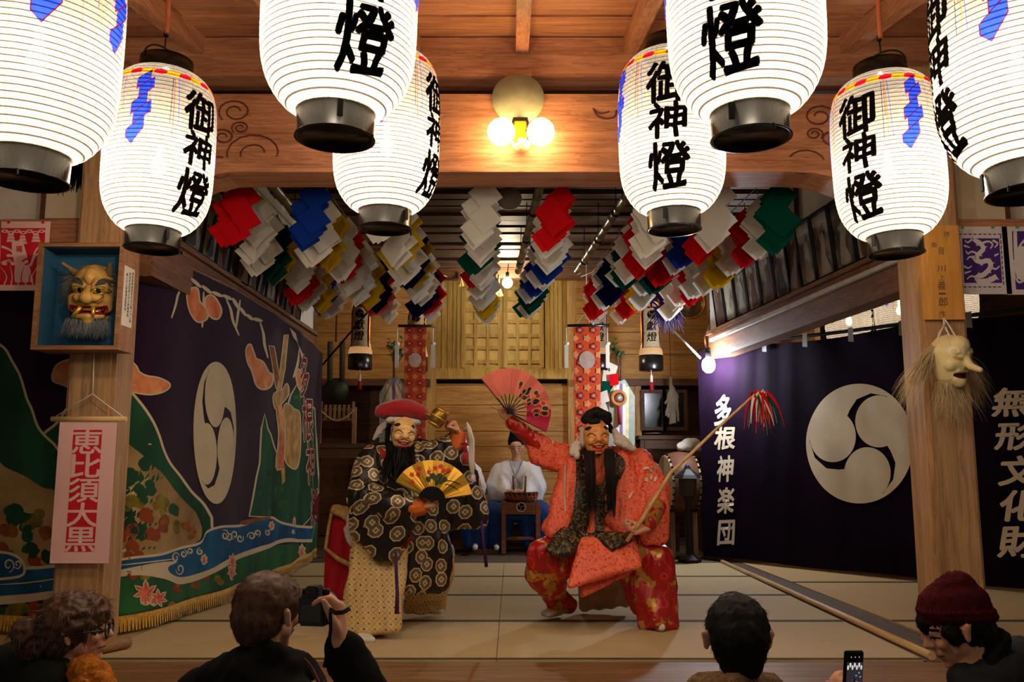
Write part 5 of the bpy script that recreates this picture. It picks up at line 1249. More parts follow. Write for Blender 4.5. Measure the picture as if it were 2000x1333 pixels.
# round gilt mirror, purple tassel, cable, pole, straw tassels
t = empty('round_mirror', P(1348, 600, 11.5), 'round gilt-rimmed mirror high in the right rear corner behind streamers', 'mirror'); M = Matrix.Translation(P(1346, 592, 11.5)) @ Matrix.Rotation(R(-12), 4, 'Z') @ Matrix.Rotation(R(100), 4, 'X')
b = MB(); b.lathe([(0.205 + 0.018 * math.cos(a), 0.018 * math.sin(a)) for a in [6.28 * i / 10 for i in range(11)]], 36, M); b.build('rim', mat('gilt', (206, 150, 70), 0.3, 0.6), t)
b = MB(); b.lathe([(0, 0.0), (0.2, 0.002), (0.2, -0.004), (0, -0.006)], 36, M); b.build('glass', mat('mirror_face', (170, 160, 140), 0.15, 0.8), t)
b = MB(); b.tube([P(1346, 565, 11.5), P(1350, 500, 11.8)], 0.006, 5); b.build('cord', TWIG, t)
t = empty('purple_tassel', P(1302, 640, 9.2), 'bushy purple tassel hanging at the end of the streamers near the right wall', 'tassel'); rr = random.Random(9); top = P(1302, 585, 9.2)
b = MB(); ribbons([(top + Vector((rr.gauss(0, 0.05), rr.gauss(0, 0.04), -0.06 + rr.uniform(-0.06, 0))), (rr.gauss(0, 0.5), rr.gauss(0, 0.5), -0.7), rr.uniform(0.14, 0.30)) for _ in range(260)], 0.008, b); b.build('threads', mat('violet_thread', (46, 26, 84), 0.7, sheen=0.3), t)['kind'] = 'stuff'
me = blob([[(top + Vector((0, 0, -0.02)), 0.05), (top + Vector((0, 0, -0.12)), 0.07)]], 0.012, 3); link('knot', me, MATS['violet_thread'], t)
b = MB(); b.tube([top, top + Vector((0, 0.02, 0.36))], 0.006, 5); b.build('cord', BLACKM, t)
b = MB(); b.tube([P(612, 734, 9.62), P(680, 655, 9.62), P(742, 582, 9.6), P(812, 545, 10.5)], 0.012, 6); tag(b.build('black_cable', BLACKM), 'black cable slanting up across the left votive lantern', 'cable')
b = MB(); b.tube([P(1318, 648, 9.45), P(1368, 700, 9.2)], 0.012, 8); tag(b.build('white_pole', mat('white_paint', (214, 210, 200), 0.5)), 'short white slanting pole between the purple tassel and the flood bulb', 'pole')
for x, y, lb in ((900, 541, 'small straw tassel hanging from the beam left of the hanging bulb'), (975, 560, 'small straw tassel just left of the hanging bulb')):
    t = empty('straw_tassel', P(x, y, 10.52), lb, 'tassel', 'straw tassels under the altar beam'); p = P(x, y, 10.50); rr = random.Random(x)
    b = MB(); b.tube([p, p + Vector((0, 0, 0.14 if x > 950 else 0.05))], 0.008, 6); b.build('knot', MATS['straw_rope'], t)
    b = MB(); ribbons([(p + Vector((0, 0, 0.0)), (rr.gauss(0, 0.22), rr.gauss(0, 0.22), -1), 0.125) for _ in range(60)], 0.006, b, 2, 0, rnd=0.02); b.build('straw', mat('straw', (206, 172, 104), 0.8), t)['kind'] = 'stuff'

t = empty('ceiling_disc', P(995, 388, 7.3), 'flat grey round disc hanging under the slatted ceiling just left of the red streamer', 'disc'); p = P(995, 388, 7.3)
b = MB(); b.lathe([(0, -0.01), (0.105, -0.01), (0.108, 0), (0.105, 0.01), (0, 0.01)], 36, Matrix.Translation(p) @ Matrix.Rotation(R(84), 4, 'X')); b.build('disc', mat('grey_enamel', (170, 164, 152), 0.6), t)
b = MB(); b.tube([p + Vector((0, 0.015, 0.09)), (p.x, p.y + 0.015, 3.395)], 0.008, 6); b.build('hanger', IRON, t)
# ---------------------------------------------------------------- people: shared pieces
SKIN = mat('skin', (206, 150, 118), 0.5, var=0.06, ns=30, spec=0.35); SKIN2 = mat('skin_fair', (212, 158, 130), 0.5, var=0.06, ns=30, spec=0.35)
HAIRB = mat('black_hair', (20, 16, 14), 0.6, var=0.3, ns=60, stretch=(1, 1, 0.1), spec=0.15); HAIRBR = mat('brown_hair', (82, 54, 38), 0.5, var=0.4, ns=60, stretch=(1, 1, 0.15), spec=0.35)
TABI = mat('white_tabi', (210, 204, 196), 0.8, var=0.05)
def hand(W, F_, N_, thumb, size=1.0, curl=(30, 35, 25), spread=6, thumb_in=0.5):
    """Palm and five bent fingers from wrist W; F_ towards the fingers, N_ out of the palm, thumb = +1/-1 side."""
    F_ = Vector(F_).normalized(); N_ = Vector(N_); N_ = (N_ - F_ * N_.dot(F_)).normalized(); S = F_.cross(N_) * thumb
    W = Vector(W); k = size; pr = []
    q = lambda f, s, n: W + F_ * (f * k) + S * (s * k) + N_ * (n * k)
    pr.append([(q(0, 0.016, 0), 0.020 * k), (q(0, -0.016, 0), 0.020 * k), (q(0.085, 0.030, 0), 0.013 * k), (q(0.08, -0.030, 0), 0.012 * k)])
    for i, (s, L) in enumerate(((0.030, 0.072), (0.010, 0.082), (-0.010, 0.076), (-0.029, 0.058))):
        p = q(0.083 - 0.004 * abs(i - 1), s, 0.0); a = 0.0; sp = R(spread * (1.5 - i) * 0.6); pts = [p]
        for j, fr in enumerate((0.45, 0.32, 0.26)):
            a += R(curl[j] + 4 * i); d = (F_ * math.cos(a) + N_ * math.sin(a)); d = (d + S * math.sin(sp) * math.cos(a)).normalized()
            pts.append(pts[-1] + d * (L * fr * k))
        rr = [0.0105, 0.0095, 0.0085, 0.0072]
        for j in range(3): pr.append([(pts[j], rr[j] * k), (pts[j + 1], rr[j + 1] * k)])
    p = q(0.022, 0.026, 0.004); d1 = (F_ * 0.55 + S * 0.75 + N_ * 0.35 * thumb_in).normalized(); d2 = (F_ * 0.75 + S * (0.45 - 0.6 * thumb_in) + N_ * 0.75 * thumb_in).normalized()
    a = p + d1 * 0.042 * k; c = a + d2 * 0.034 * k; e = c + (d2 + N_ * 0.3 * thumb_in).normalized() * 0.024 * k
    pr += [[(p, 0.015 * k), (a, 0.012 * k)], [(a, 0.0115 * k), (c, 0.0105 * k)], [(c, 0.0105 * k), (e, 0.008 * k)]]
    return pr
class Frame3:
    def __init__(s, O, yaw=0, pitch=0, roll=0, k=1.0):
        """Head frame: looks toward the camera (-Y) at yaw 0; +yaw turns the face to the picture's right."""
        s.O = Vector(O); s.k = k
        M = Matrix.Rotation(yaw, 3, 'Z') @ Matrix.Rotation(pitch, 3, 'X') @ Matrix.Rotation(roll, 3, 'Y')
        s.X = M @ Vector((1, 0, 0)); s.Z = M @ Vector((0, 0, 1)); s.N = M @ Vector((0, -1, 0)); s.M = M
    def __call__(s, x, y, z): return s.O + (s.X * x + s.Z * y + s.N * z) * s.k
    def b(s, x, y, z, r): return (s(x, y, z), r * s.k if not isinstance(r, tuple) else r)
def projector(me, fr, lim=2.5):
    """(x, y) in the face frame -> point on the mesh seen from the front."""
    bv = BVHTree.FromPolygons([v.co for v in me.vertices], [tuple(p.vertices) for p in me.polygons])
    def f(x, y, l):
        o = fr(x, y, lim); h = bv.ray_cast(o, -fr.N)
        if h[0] is None:
            h = bv.find_nearest(fr(x, y, 0))
            return h[0] + h[1] * l
        return h[0] + h[1] * l
    return f
def ell(cx, cyy, rx, ry, rot=0, n=16): return [(cx + rx * math.cos(a) * math.cos(rot) - ry * math.sin(a) * math.sin(rot), cyy + rx * math.cos(a) * math.sin(rot) + ry * math.sin(a) * math.cos(rot)) for a in [6.2832 * j / n for j in range(n)]]
def head_prims(fr, ears=True):
    """Bare human head, half height 1 (k is about 0.115 m)."""
    b = fr.b
    p = [[b(0, 0.28, -0.25, 0.70), b(0, 0.22, 0.12, 0.60)], [b(0, 0.1, 0.15, 0.55), b(0, -0.45, 0.22, 0.36), b(0, -0.62, 0.30, 0.24)], [b(-0.28, -0.30, 0.05, 0.28), b(0.28, -0.30, 0.05, 0.28), b(0, -0.62, 0.30, 0.22)],
         [b(-0.3, 0.22, 0.52, 0.13), b(0.3, 0.22, 0.52, 0.13)], [b(0, 0.16, 0.66, 0.08), b(0, -0.12, 0.83, 0.095)], [b(-0.1, -0.15, 0.72, 0.07), b(0.1, -0.15, 0.72, 0.07)], [b(-0.34, -0.12, 0.45, 0.17)], [b(0.34, -0.12, 0.45, 0.17)],
         [b(-0.17, -0.37, 0.58, 0.07), b(0, -0.36, 0.66, 0.075), b(0.17, -0.37, 0.58, 0.07)], [b(-0.13, -0.49, 0.56, 0.07), b(0.13, -0.49, 0.56, 0.07), b(0, -0.49, 0.62, 0.07)], [b(0, -0.72, 0.50, 0.14)]]
    if ears:
        for s in (-1, 1): p += [[b(s * 0.70, 0.10, -0.18, 0.09), b(s * 0.78, 0.18, -0.27, 0.08), b(s * 0.72, -0.16, -0.14, 0.07)]]
    return p
def mask(fr, parent, skin, name='mask', wide=1.0):
    b = lambda x, y, z, r: fr.b(x * wide, y, z, r)
    pr = [[b(0, 0.32, -0.22, 0.66), b(0, -0.32, -0.12, 0.60), b(0, -0.02, -0.1, 0.66)], [b(-0.34, -0.14, 0.22, 0.26)], [b(0.34, -0.14, 0.22, 0.26)], [b(0, 0.2, 0.42, 0.09), b(0, -0.06, 0.58, 0.14)], [b(-0.13, -0.10, 0.50, 0.10), b(0.13, -0.10, 0.50, 0.10)],
          [b(0, -0.76, 0.22, 0.20)], [b(-0.36, 0.34, 0.32, 0.10), b(-0.12, 0.38, 0.38, 0.09)], [b(0.36, 0.34, 0.32, 0.10), b(0.12, 0.38, 0.38, 0.09)], [b(-0.3, -0.34, 0.36, 0.06), b(0, -0.30, 0.48, 0.07), b(0.3, -0.34, 0.36, 0.06)], [b(-0.22, -0.58, 0.36, 0.06), b(0, -0.62, 0.44, 0.07), b(0.22, -0.58, 0.36, 0.06)]]
    me = blob(pr, 0.0042, 3); o = link(name, me, skin, parent)
    A = Art(projector(me, fr), (0.08, 0.08), 0.0003, 0.0006); D_ = mat('mask_line', (44, 26, 20), 0.6); Rm = mat('mask_lip', (186, 30, 26), 0.4); M2 = mat('mask_shade', (150, 92, 52), 0.6); TE = mat('mask_teeth', (214, 196, 160), 0.5)
    for s in (-1, 1):
        A.put(band([(s * 0.54, 0.10), (s * 0.44, 0.20), (s * 0.32, 0.225), (s * 0.20, 0.17), (s * 0.14, 0.09)], 0.024), D_, 2); A.put(band([(s * 0.52, 0.02), (s * 0.34, 0.06), (s * 0.18, 0.02)], 0.012), M2, 1)
        A.put(flat(ell(s * 0.45, 0.50, 0.16, 0.085, -s * 0.45)), D_, 2)
        A.put(band([(s * 0.14, -0.02), (s * 0.30, -0.18), (s * 0.40, -0.36)], 0.014), M2, 1); A.put(band([(s * 0.56, 0.28), (s * 0.62, 0.16), (s * 0.58, 0.04)], 0.010), M2, 1)
        A.put(band([(s * 0.04, -0.25), (s * 0.2, -0.26), (s * 0.40, -0.34), (s * 0.46, -0.30)], 0.024, 0.008), D_, 4)
    for y in (0.58, 0.68, 0.77): A.put(band([(-0.26, y), (0, y + 0.03), (0.26, y)], 0.008), M2, 1)
    A.put(flat(spline([(-0.34, -0.33), (-0.16, -0.36), (0, -0.35), (0.16, -0.36), (0.34, -0.33), (0.26, -0.52), (0, -0.66), (-0.26, -0.52)], 3)), Rm, 2); A.put(flat(spline([(-0.22, -0.41), (0, -0.43), (0.22, -0.41), (0.16, -0.50), (0, -0.54), (-0.16, -0.50)], 3)), D_, 3); A.put(flat([(-0.15, -0.415), (0.15, -0.415), (0.13, -0.46), (-0.13, -0.46)]), TE, 5)
    A.put(flat(ell(0, -0.84, 0.17, 0.07)), D_, 2)
    A.build('painted_features', o); return o
def strand_beard(name, parent, cx, cyy, D, wpx, Lpx, n, m, taper=0.6, seed=1, dz=-0.06, width=0.0035):
    rr = random.Random(seed); b = MB()
    for k in range(n):
        u = rr.uniform(-1, 1); p0 = P(cx + u * wpx, cyy + rr.uniform(-4, 6), D - rr.uniform(0, 0.05)); L = PX(Lpx, D) * rr.uniform(0.75, 1.0); x1 = -u * (1 - taper) * PX(wpx, D)
        vs = []; n_ = 7; ph = rr.uniform(0, 6)
        for i in range(n_ + 1):
            f = i / n_; q = p0 + Vector((x1 * f + 0.006 * math.sin(ph + 5 * f), dz * math.sin(min(1, f * 2.5) * 1.57) + 0.004 * math.sin(ph * 2 + 4 * f), -L * f)); w_ = width * (1 - 0.75 * f); vs += [q + Vector((-w_, 0, 0)), q + Vector((w_, 0, 0))]
        b.add(vs, [(2 * i, 2 * i + 1, 2 * i + 3, 2 * i + 2) for i in range(n_)], True)
    o = b.build(name, m, parent, fix=False); o['kind'] = 'stuff'; return o
def hug(me):
    """Lay a shape written in photo pixels onto the mesh behind it."""
    bv = BVHTree.FromPolygons([v.co for v in me.vertices], [tuple(p.vertices) for p in me.polygons])
    def f(x, y, l):
        d = ray(x, y).normalized(); h = bv.ray_cast(CAM, d)
        if h[0] is None: h = bv.find_nearest(P(x, y, 5.5))
        n = h[1] if h[1].dot(d) < 0 else -h[1]
        return h[0] + n * l
    return f
def fan(name, piv, U, V, r0, r1, a0, a1, n, leaf, rib, label, rib_in=None):
    """Folding fan: pleated leaf and ribs about a pivot; U right, V up in the fan's plane."""
    U = Vector(U).normalized(); V = Vector(V); V = (V - U * V.dot(U)).normalized(); Nn = U.cross(V); t = empty(name, piv, label, 'fan'); piv = Vector(piv)
    def at(r, a, l): return piv + (U * math.cos(a) + V * math.sin(a)) * r + Nn * l
    def pl(a):
        f = (a - a0) / (a1 - a0) * n; return abs((f % 2) - 1) * 0.012
    b = MB(); vs, fs = [], []
    for i in range(n * 2 + 1):
        a = a0 + (a1 - a0) * i / (n * 2); vs += [at(r0, a, pl(a)), at(r1, a, pl(a))]
    b.add(vs, [(2 * i, 2 * i + 1, 2 * i + 3, 2 * i + 2) for i in range(n * 2)]); b.build('leaf', leaf, t, fix=False)
    for i in range(n + 1):
        a = a0 + (a1 - a0) * i / n; w_ = 0.010 if i in (0, n) else 0.0055
        b = MB(); b.bar(at(-0.012, a, -0.002), at(r1 if i in (0, n) else r0 + 0.02, a, pl(a) - 0.004), w_, 0.003, up=Nn); b.build('rib', rib, t)
    b = MB(); b.tube([piv - Nn * 0.012, piv + Nn * 0.018], 0.006, 8); b.build('rivet', IRON, t)
    A = Art(lambda r, a, l: at(r, a, pl(a) + l), (0.05, (a1 - a0) / (n * 2)), 0.0005, 0.001); return t, A
# costume cloths
def brocade(name, ground, gold, scale):
    m, nt, b = _base(name); t = N(nt, 'ShaderNodeTexCoord'); sp = N(nt, 'ShaderNodeSeparateXYZ'); nt.links.new(t.outputs['Object'], sp.inputs[0])
    cb = N(nt, 'ShaderNodeCombineXYZ'); nt.links.new(mth(nt, 'ADD', sp.outputs[0], mth(nt, 'MULTIPLY', sp.outputs[1], 0.45)), cb.inputs[0]); nt.links.new(mth(nt, 'ADD', sp.outputs[2], mth(nt, 'MULTIPLY', sp.outputs[1], 0.3)), cb.inputs[1])
    v = N(nt, 'ShaderNodeTexVoronoi', voronoi_dimensions='2D'); v.inputs['Scale'].default_value = scale; v.inputs['Randomness'].default_value = 0.66; nt.links.new(cb.outputs[0], v.inputs['Vector'])
    df = N(nt, 'ShaderNodeVectorMath', operation='SUBTRACT'); nt.links.new(cb.outputs[0], df.inputs[0]); nt.links.new(v.outputs['Position'], df.inputs[1]); s2 = N(nt, 'ShaderNodeSeparateXYZ'); nt.links.new(df.outputs[0], s2.inputs[0])
    ax, ay = mth(nt, 'ABSOLUTE', mth(nt, 'MULTIPLY', s2.outputs[0], scale)), mth(nt, 'ABSOLUTE', mth(nt, 'MULTIPLY', s2.outputs[1], scale))
    d = mth(nt, 'MAXIMUM', mth(nt, 'MAXIMUM', ax, ay), mth(nt, 'MULTIPLY', mth(nt, 'ADD', ax, ay), 0.7071))      # octagons
    an = mth(nt, 'ABSOLUTE', mth(nt, 'SINE', mth(nt, 'MULTIPLY', mth(nt, 'ARCTAN2', s2.outputs[1], s2.outputs[0]), 2.0)))
    k, g = lin(ground), lin(gold); g2 = tuple(q * 0.5 for q in g[:3]) + (1,); rd = lin((110, 24, 34)); z = (0, 0, 0, 1); o = (1, 1, 1, 1)
    d = mth(nt, 'ADD', d, mth(nt, 'MULTIPLY', mth(nt, 'LESS_THAN', d, 0.25), mth(nt, 'MULTIPLY', an, 0.07)))
    col = ramp(nt, d, [(0.0, rd), (0.07, k), (0.10, g), (0.19, g2), (0.23, k), (0.265, g2), (0.29, k), (0.325, g), (0.40, k)], True)
    nt.links.new(col, b.inputs['Base Color']); mt = ramp(nt, d, [(0.0, z), (0.10, o), (0.23, z), (0.265, o), (0.29, z), (0.325, o), (0.40, z)], True)
    nt.links.new(mth(nt, 'MULTIPLY', mt, 0.3), b.inputs['Metallic']); b.inputs['Roughness'].default_value = 0.45
    bumpn(nt, b, noisef(nt, coord(nt), 60, 2), 0.15); return m
def scroll_cloth(name, base, line, ns=26, w=0.13, k=5.0, gold=None, rough=0.55):
    m, nt, b = _base(name); v = coord(nt, (1, 0.6, 1)); f = noisef(nt, v, ns, 1, 0.4); fr = mth(nt, 'FRACT', mth(nt, 'MULTIPLY', f, k)); msk = mth(nt, 'LESS_THAN', fr, w)
    big = noisef(nt, v, 5, 2); c = lin(base); col = mixc(nt, big, tuple(q * 0.8 for q in c[:3]) + (1,), tuple(min(1, q * 1.15) for q in c[:3]) + (1,)); col = mixc(nt, msk, col, lin(line))
    if gold:
        gm = ramp(nt, noisef(nt, coord(nt, (1, 1, 0.7)), gold[1], 3, 0.6), [(gold[2], (0, 0, 0, 1)), (gold[2] + 0.02, (1, 1, 1, 1))]); col = mixc(nt, gm, col, lin(gold[0])); nt.links.new(mth(nt, 'MULTIPLY', gm, 0.4), b.inputs['Metallic'])
    nt.links.new(col, b.inputs['Base Color']); b.inputs['Roughness'].default_value = rough; bumpn(nt, b, noisef(nt, coord(nt), 40, 3), 0.12); return m
def lattice_cloth(name, base, line, dot):
    m, nt, b = _base(name); t = N(nt, 'ShaderNodeTexCoord'); sp = N(nt, 'ShaderNodeSeparateXYZ'); nt.links.new(t.outputs['Object'], sp.inputs[0])
    x = mth(nt, 'ADD', sp.outputs[0], mth(nt, 'MULTIPLY', sp.outputs[1], 0.5)); z = sp.outputs[2]; s = 17.0
    u = mth(nt, 'MULTIPLY', mth(nt, 'ADD', x, z), s); v = mth(nt, 'MULTIPLY', mth(nt, 'SUBTRACT', x, z), s)
    fu = mth(nt, 'ABSOLUTE', mth(nt, 'SUBTRACT', mth(nt, 'FRACT', u), 0.5)); fv = mth(nt, 'ABSOLUTE', mth(nt, 'SUBTRACT', mth(nt, 'FRACT', v), 0.5))
    ln = mth(nt, 'GREATER_THAN', mth(nt, 'MAXIMUM', fu, fv), 0.44); r = mth(nt, 'SQRT', mth(nt, 'ADD', mth(nt, 'MULTIPLY', fu, fu), mth(nt, 'MULTIPLY', fv, fv)))
    rg = mth(nt, 'LESS_THAN', mth(nt, 'ABSOLUTE', mth(nt, 'SUBTRACT', r, 0.30)), 0.035); dt = mth(nt, 'LESS_THAN', r, 0.13)
    f = noisef(nt, coord(nt), 5, 2); c = lin(base); col = mixc(nt, f, tuple(q * 0.85 for q in c[:3]) + (1,), tuple(min(1, q * 1.1) for q in c[:3]) + (1,))
    col = mixc(nt, mth(nt, 'MAXIMUM', ln, rg), col, lin(line)); col = mixc(nt, dt, col, lin(dot)); nt.links.new(col, b.inputs['Base Color']); b.inputs['Roughness'].default_value = 0.6; return m
MEDAL = brocade('medallion_brocade', (16, 12, 14), (216, 194, 150), 10)
ORNG = scroll_cloth('orange_robe', (240, 104, 70), (172, 46, 34), 38, 0.17, 3.5); RSAT = scroll_cloth('red_satin', (168, 18, 22), (206, 60, 30), 9, 0.10, 4, ((196, 146, 70), 11.0, 0.55), 0.36)
LAPEL = scroll_cloth('black_gold_lapel', (22, 17, 12), (120, 92, 36), 30, 0.22, 4, None, 0.5); YEL = lattice_cloth('pale_gold_hakama', (228, 198, 138), (182, 144, 80), (92, 74, 44))
REDV = mat('red_velvet', (150, 8, 24), 0.8, sheen=0.35, var=0.15); REDL = mat('red_lining', (160, 10, 26), 0.7, var=0.12); TANB = mat('tan_border', (176, 140, 84), 0.7, ns=40, var=0.3); WCL = mat('white_cloth', (206, 196, 186), 0.85, var=0.05, bump=0.1)
PURC = mat('purple_cord', (60, 26, 84), 0.7); GOLDL = mat('gold_leaf', (192, 146, 44), 0.32, 0.55, var=0.2, ns=8); FGOLD = mat('antique_gold', (150, 116, 52), 0.35, 0.8, var=0.3, ns=40)

# ---------------------------------------------------------------- dancer in the red cap (black and gold robe)
D = 5.5
t = empty('person', P(775, 1230, 5.5), 'masked dancer in red cap and black medallion robe, holding a gold fan', 'person')
wl, wr = P(822, 990, 5.12), P(893, 852, 5.34)
pr = [[J(788, 848, 5.5, 26), J(790, 862, 5.5, 20)], [J(788, 870, 5.52, 14), J(785, 900, 5.55, 18)], [J(738, 905, 5.5, 20), J(838, 895, 5.5, 20), J(785, 1000, 5.5, 34)], [J(760, 1040, 5.5, 30), J(815, 1040, 5.5, 30), J(785, 990, 5.5, 30)],
      [J(735, 905, 5.48, 18), J(722, 975, 5.36, 14)], [J(722, 975, 5.36, 14), (wl, 0.032)], [J(842, 898, 5.48, 18), J(898, 915, 5.4, 14)], [J(898, 915, 5.4, 13), (wr, 0.03)],
      [J(760, 1050, 5.5, 26), J(735, 1140, 5.42, 17)], [J(735, 1140, 5.42, 17), J(722, 1225, 5.34, 10)], [J(722, 1232, 5.32, 9), J(708, 1246, 5.16, 7)], [J(820, 1050, 5.55, 26), J(838, 1120, 5.72, 16)], [J(838, 1120, 5.72, 16), J(838, 1182, 5.95, 9)], [J(838, 1186, 5.96, 8), J(850, 1192, 5.9, 6)]]
pr += hand(wr, (-0.35, -0.25, 0.85), (-0.75, -0.5, -0.3), 1, 1.08, (75, 80, 45), 3, 0.9)
pr += hand(wl, (0.9, -0.25, 0.1), (0.05, -0.1, 1), -1, 1.05, (70, 75, 45), 3, 0.9)
link('body', blob(pr, 0.0065, 3), SKIN, t)
robe = [[J(735, 905, 5.5, 34), J(840, 897, 5.5, 32), J(787, 885, 5.5, 26), J(745, 985, 5.5, 44), J(825, 985, 5.5, 42)], [J(745, 985, 5.48, 44), J(825, 985, 5.48, 42), J(765, 1060, 5.45, 40), J(840, 1055, 5.45, 34)],
        [J(800, 1060, 5.42, 32), J(845, 1060, 5.45, 30), J(800, 1140, 5.45, 20), J(858, 1138, 5.5, 18), J(868, 1100, 5.5, 18)],
        [J(728, 905, 5.45, 32), J(708, 975, 5.32, 28)], [J(712, 970, 5.3, 26), J(760, 985, 5.16, 26), J(805, 990, 5.12, 17)],
        [J(706, 985, 5.32, 20), J(703, 1035, 5.3, 16), J(742, 1082, 5.24, 12), J(775, 1084, 5.2, 9), J(800, 1005, 5.14, 13), J(730, 975, 5.24, 22)],
        [J(845, 895, 5.46, 30), J(895, 900, 5.4, 24), J(892, 862, 5.36, 15)],
        [J(850, 905, 5.44, 24), J(893, 868, 5.36, 14), J(922, 925, 5.4, 11), J(943, 1000, 5.42, 8), J(944, 1022, 5.42, 7), J(850, 1030, 5.44, 9), J(836, 980, 5.44, 20)]]
rb = blob(robe, 0.011, 3, [(0.010, (11, 11, 2.5)), (0.008, (24, 24, 6))]); robe_o = link('brocade_robe', rb, MEDAL, t)
A = Art(hug(rb), (16, 16), 0.001, 0.004); A.put(flat([(782, 1068), (806, 1038), (803, 1056), (792, 1072)]), REDL, 1); A.put(flat(spline([(744, 876), (756, 890), (764, 915), (756, 906), (742, 888)], 3)), REDL, 1)
A.build('red_facing', robe_o)
me = blob([[J(720, 1060, 5.4, 30), J(775, 1062, 5.36, 22), J(748, 1058, 5.5, 30), J(670, 1230, 5.24, 5), J(776, 1228, 5.16, 5), J(720, 1226, 5.46, 8), J(715, 1236, 5.18, 4)]], 0.010, 2, [(0.010, (11, 11, 1.6)), (0.005, (24, 24, 3))]); link('pale_hakama', me, YEL, t)
me = blob([[J(845, 1065, 5.6, 28), J(872, 1075, 5.6, 14), J(876, 1120, 5.68, 10), J(830, 1120, 5.7, 24), J(800, 1188, 5.86, 12), J(858, 1188, 5.92, 10)]], 0.011, 3, [(0.010, (13, 13, 2.5))]); link('pale_hakama', me, YEL, t)
capem = blob([[J(658, 1000, 5.78, 8), J(694, 1005, 5.7, 10), J(645, 1085, 5.7, 8), J(706, 1060, 5.6, 12)], [J(645, 1085, 5.7, 8), J(706, 1060, 5.6, 12), J(642, 1158, 5.66, 8), J(700, 1165, 5.56, 10)]], 0.011, 3, [(0.012, (14, 14, 3))]); cape = link('red_cape', capem, REDL, t)
b = MB(); b.tube([P(x, y, d) for x, y, d in ((650, 992, 5.72), (642, 1030, 5.68), (636, 1072, 5.62), (660, 1092, 5.56), (700, 1112, 5.46))], [0.012, 0.011, 0.012, 0.014, 0.016], 8); b.build('cape_border', TANB, cape)
me = blob([[J(652, 998, 5.7, 6), J(700, 1003, 5.62, 7), J(690, 1020, 5.62, 5), J(655, 992, 5.72, 6)]], 0.01, 3, (0.006, (15, 15, 15))); link('cape_border', me, TANB, cape)
me = blob([[J(690, 1010, 5.56, 12), J(695, 1045, 5.54, 14), J(705, 1075, 5.5, 12)], [J(683, 1035, 5.56, 10), J(692, 1062, 5.54, 11)]], 0.011, 3, (0.010, (14, 14, 14))); link('white_padding', me, WCL, t)
fr = Frame3(P(789, 849, 5.34), R(14), R(8), R(7), PX(35, 5.34)); mask(fr, t, mat('mask_tan', (234, 190, 124), 0.45, var=0.1, ns=14), 'mask', 1.0)
e = lambda x, y, d, rx, ry, rz: (P(x, y, d), (PX(rx, d), PX(ry, d), PX(rz, d)))
me = blob([[e(760, 803, 5.5, 26, 34, 15), e(812, 806, 5.46, 26, 36, 15), e(786, 797, 5.5, 34, 44, 17)], [e(748, 806, 5.44, 14, 18, 11)], [e(825, 812, 5.42, 13, 18, 9)]], 0.009, 4, [(0.010, (9, 9, 9))]); link('red_cap', me, REDV, t)
me = blob([[e(762, 822, 5.44, 8, 20, 7), e(788, 823, 5.36, 12, 12, 6), e(812, 826, 5.4, 9, 18, 6), e(788, 822, 5.56, 28, 20, 6)], [J(757, 826, 5.46, 6), J(742, 838, 5.5, 5), J(731, 858, 5.5, 3)], [J(748, 832, 5.48, 5), J(744, 852, 5.5, 4)]], 0.006, 2, [(0.005, (24, 24, 24))]); link('white_headband', me, WCL, t)
b = MB(); rr = random.Random(4)
for k in range(520): x = rr.uniform(752, 812); ribbons([(P(rr.uniform(760, 806), rr.uniform(872, 892), rr.uniform(5.28, 5.36)), ((x - 783) * 0.016, -0.3, -1), PX(rr.uniform(30, 66), 5.3))], 0.006, b, 5, 0.2, rnd=0.18)
b.build('black_beard', HAIRB, t, fix=False)['kind'] = 'stuff'
me = blob([[J(762, 872, 5.4, 10), J(802, 876, 5.38, 9), J(782, 920, 5.33, 16), J(772, 900, 5.33, 14)]], 0.01, 3); link('beard_pad', me, HAIRB, t)
me = blob([[J(758, 838, 5.46, 6), J(756, 862, 5.46, 5)], [J(764, 870, 5.44, 7)], [J(760, 832, 5.42, 6)]], 0.006, 3); link('black_hair', me, HAIRB, t)
me = blob([[(wl, 0.052), (P(807, 990, 5.12), 0.058)]], 0.007, 2, (0.004, (40, 40, 40))); link('orange_cuff', me, mat('orange_cuff', (206, 104, 34), 0.6), t)
me = blob([[(wr, 0.045), (P(895, 868, 5.35), 0.05)]], 0.007, 2, (0.004, (40, 40, 40))); link('orange_cuff', me, MATS['orange_cuff'], t)
for pts in ([(773, 1078, 5.12), (774, 1120, 5.12), (776, 1160, 5.08), (775, 1200, 5.06)], [(940, 1018, 5.36), (944, 1060, 5.37), (950, 1108, 5.38)]):
    b = MB(); b.tube([P(x, y, d) for x, y, d in pts], [0.009, 0.010, 0.011, 0.014][:len(pts)], 6); b.build('purple_cord', PURC, t)
for pts in ([J(712, 1244, 5.22, 11), J(690, 1251, 5.1, 6), J(728, 1251, 5.1, 6)], [J(842, 1192, 5.95, 8), J(862, 1194, 5.88, 6)]):
    link('tabi', blob([pts], 0.008, 2), TABI, t)
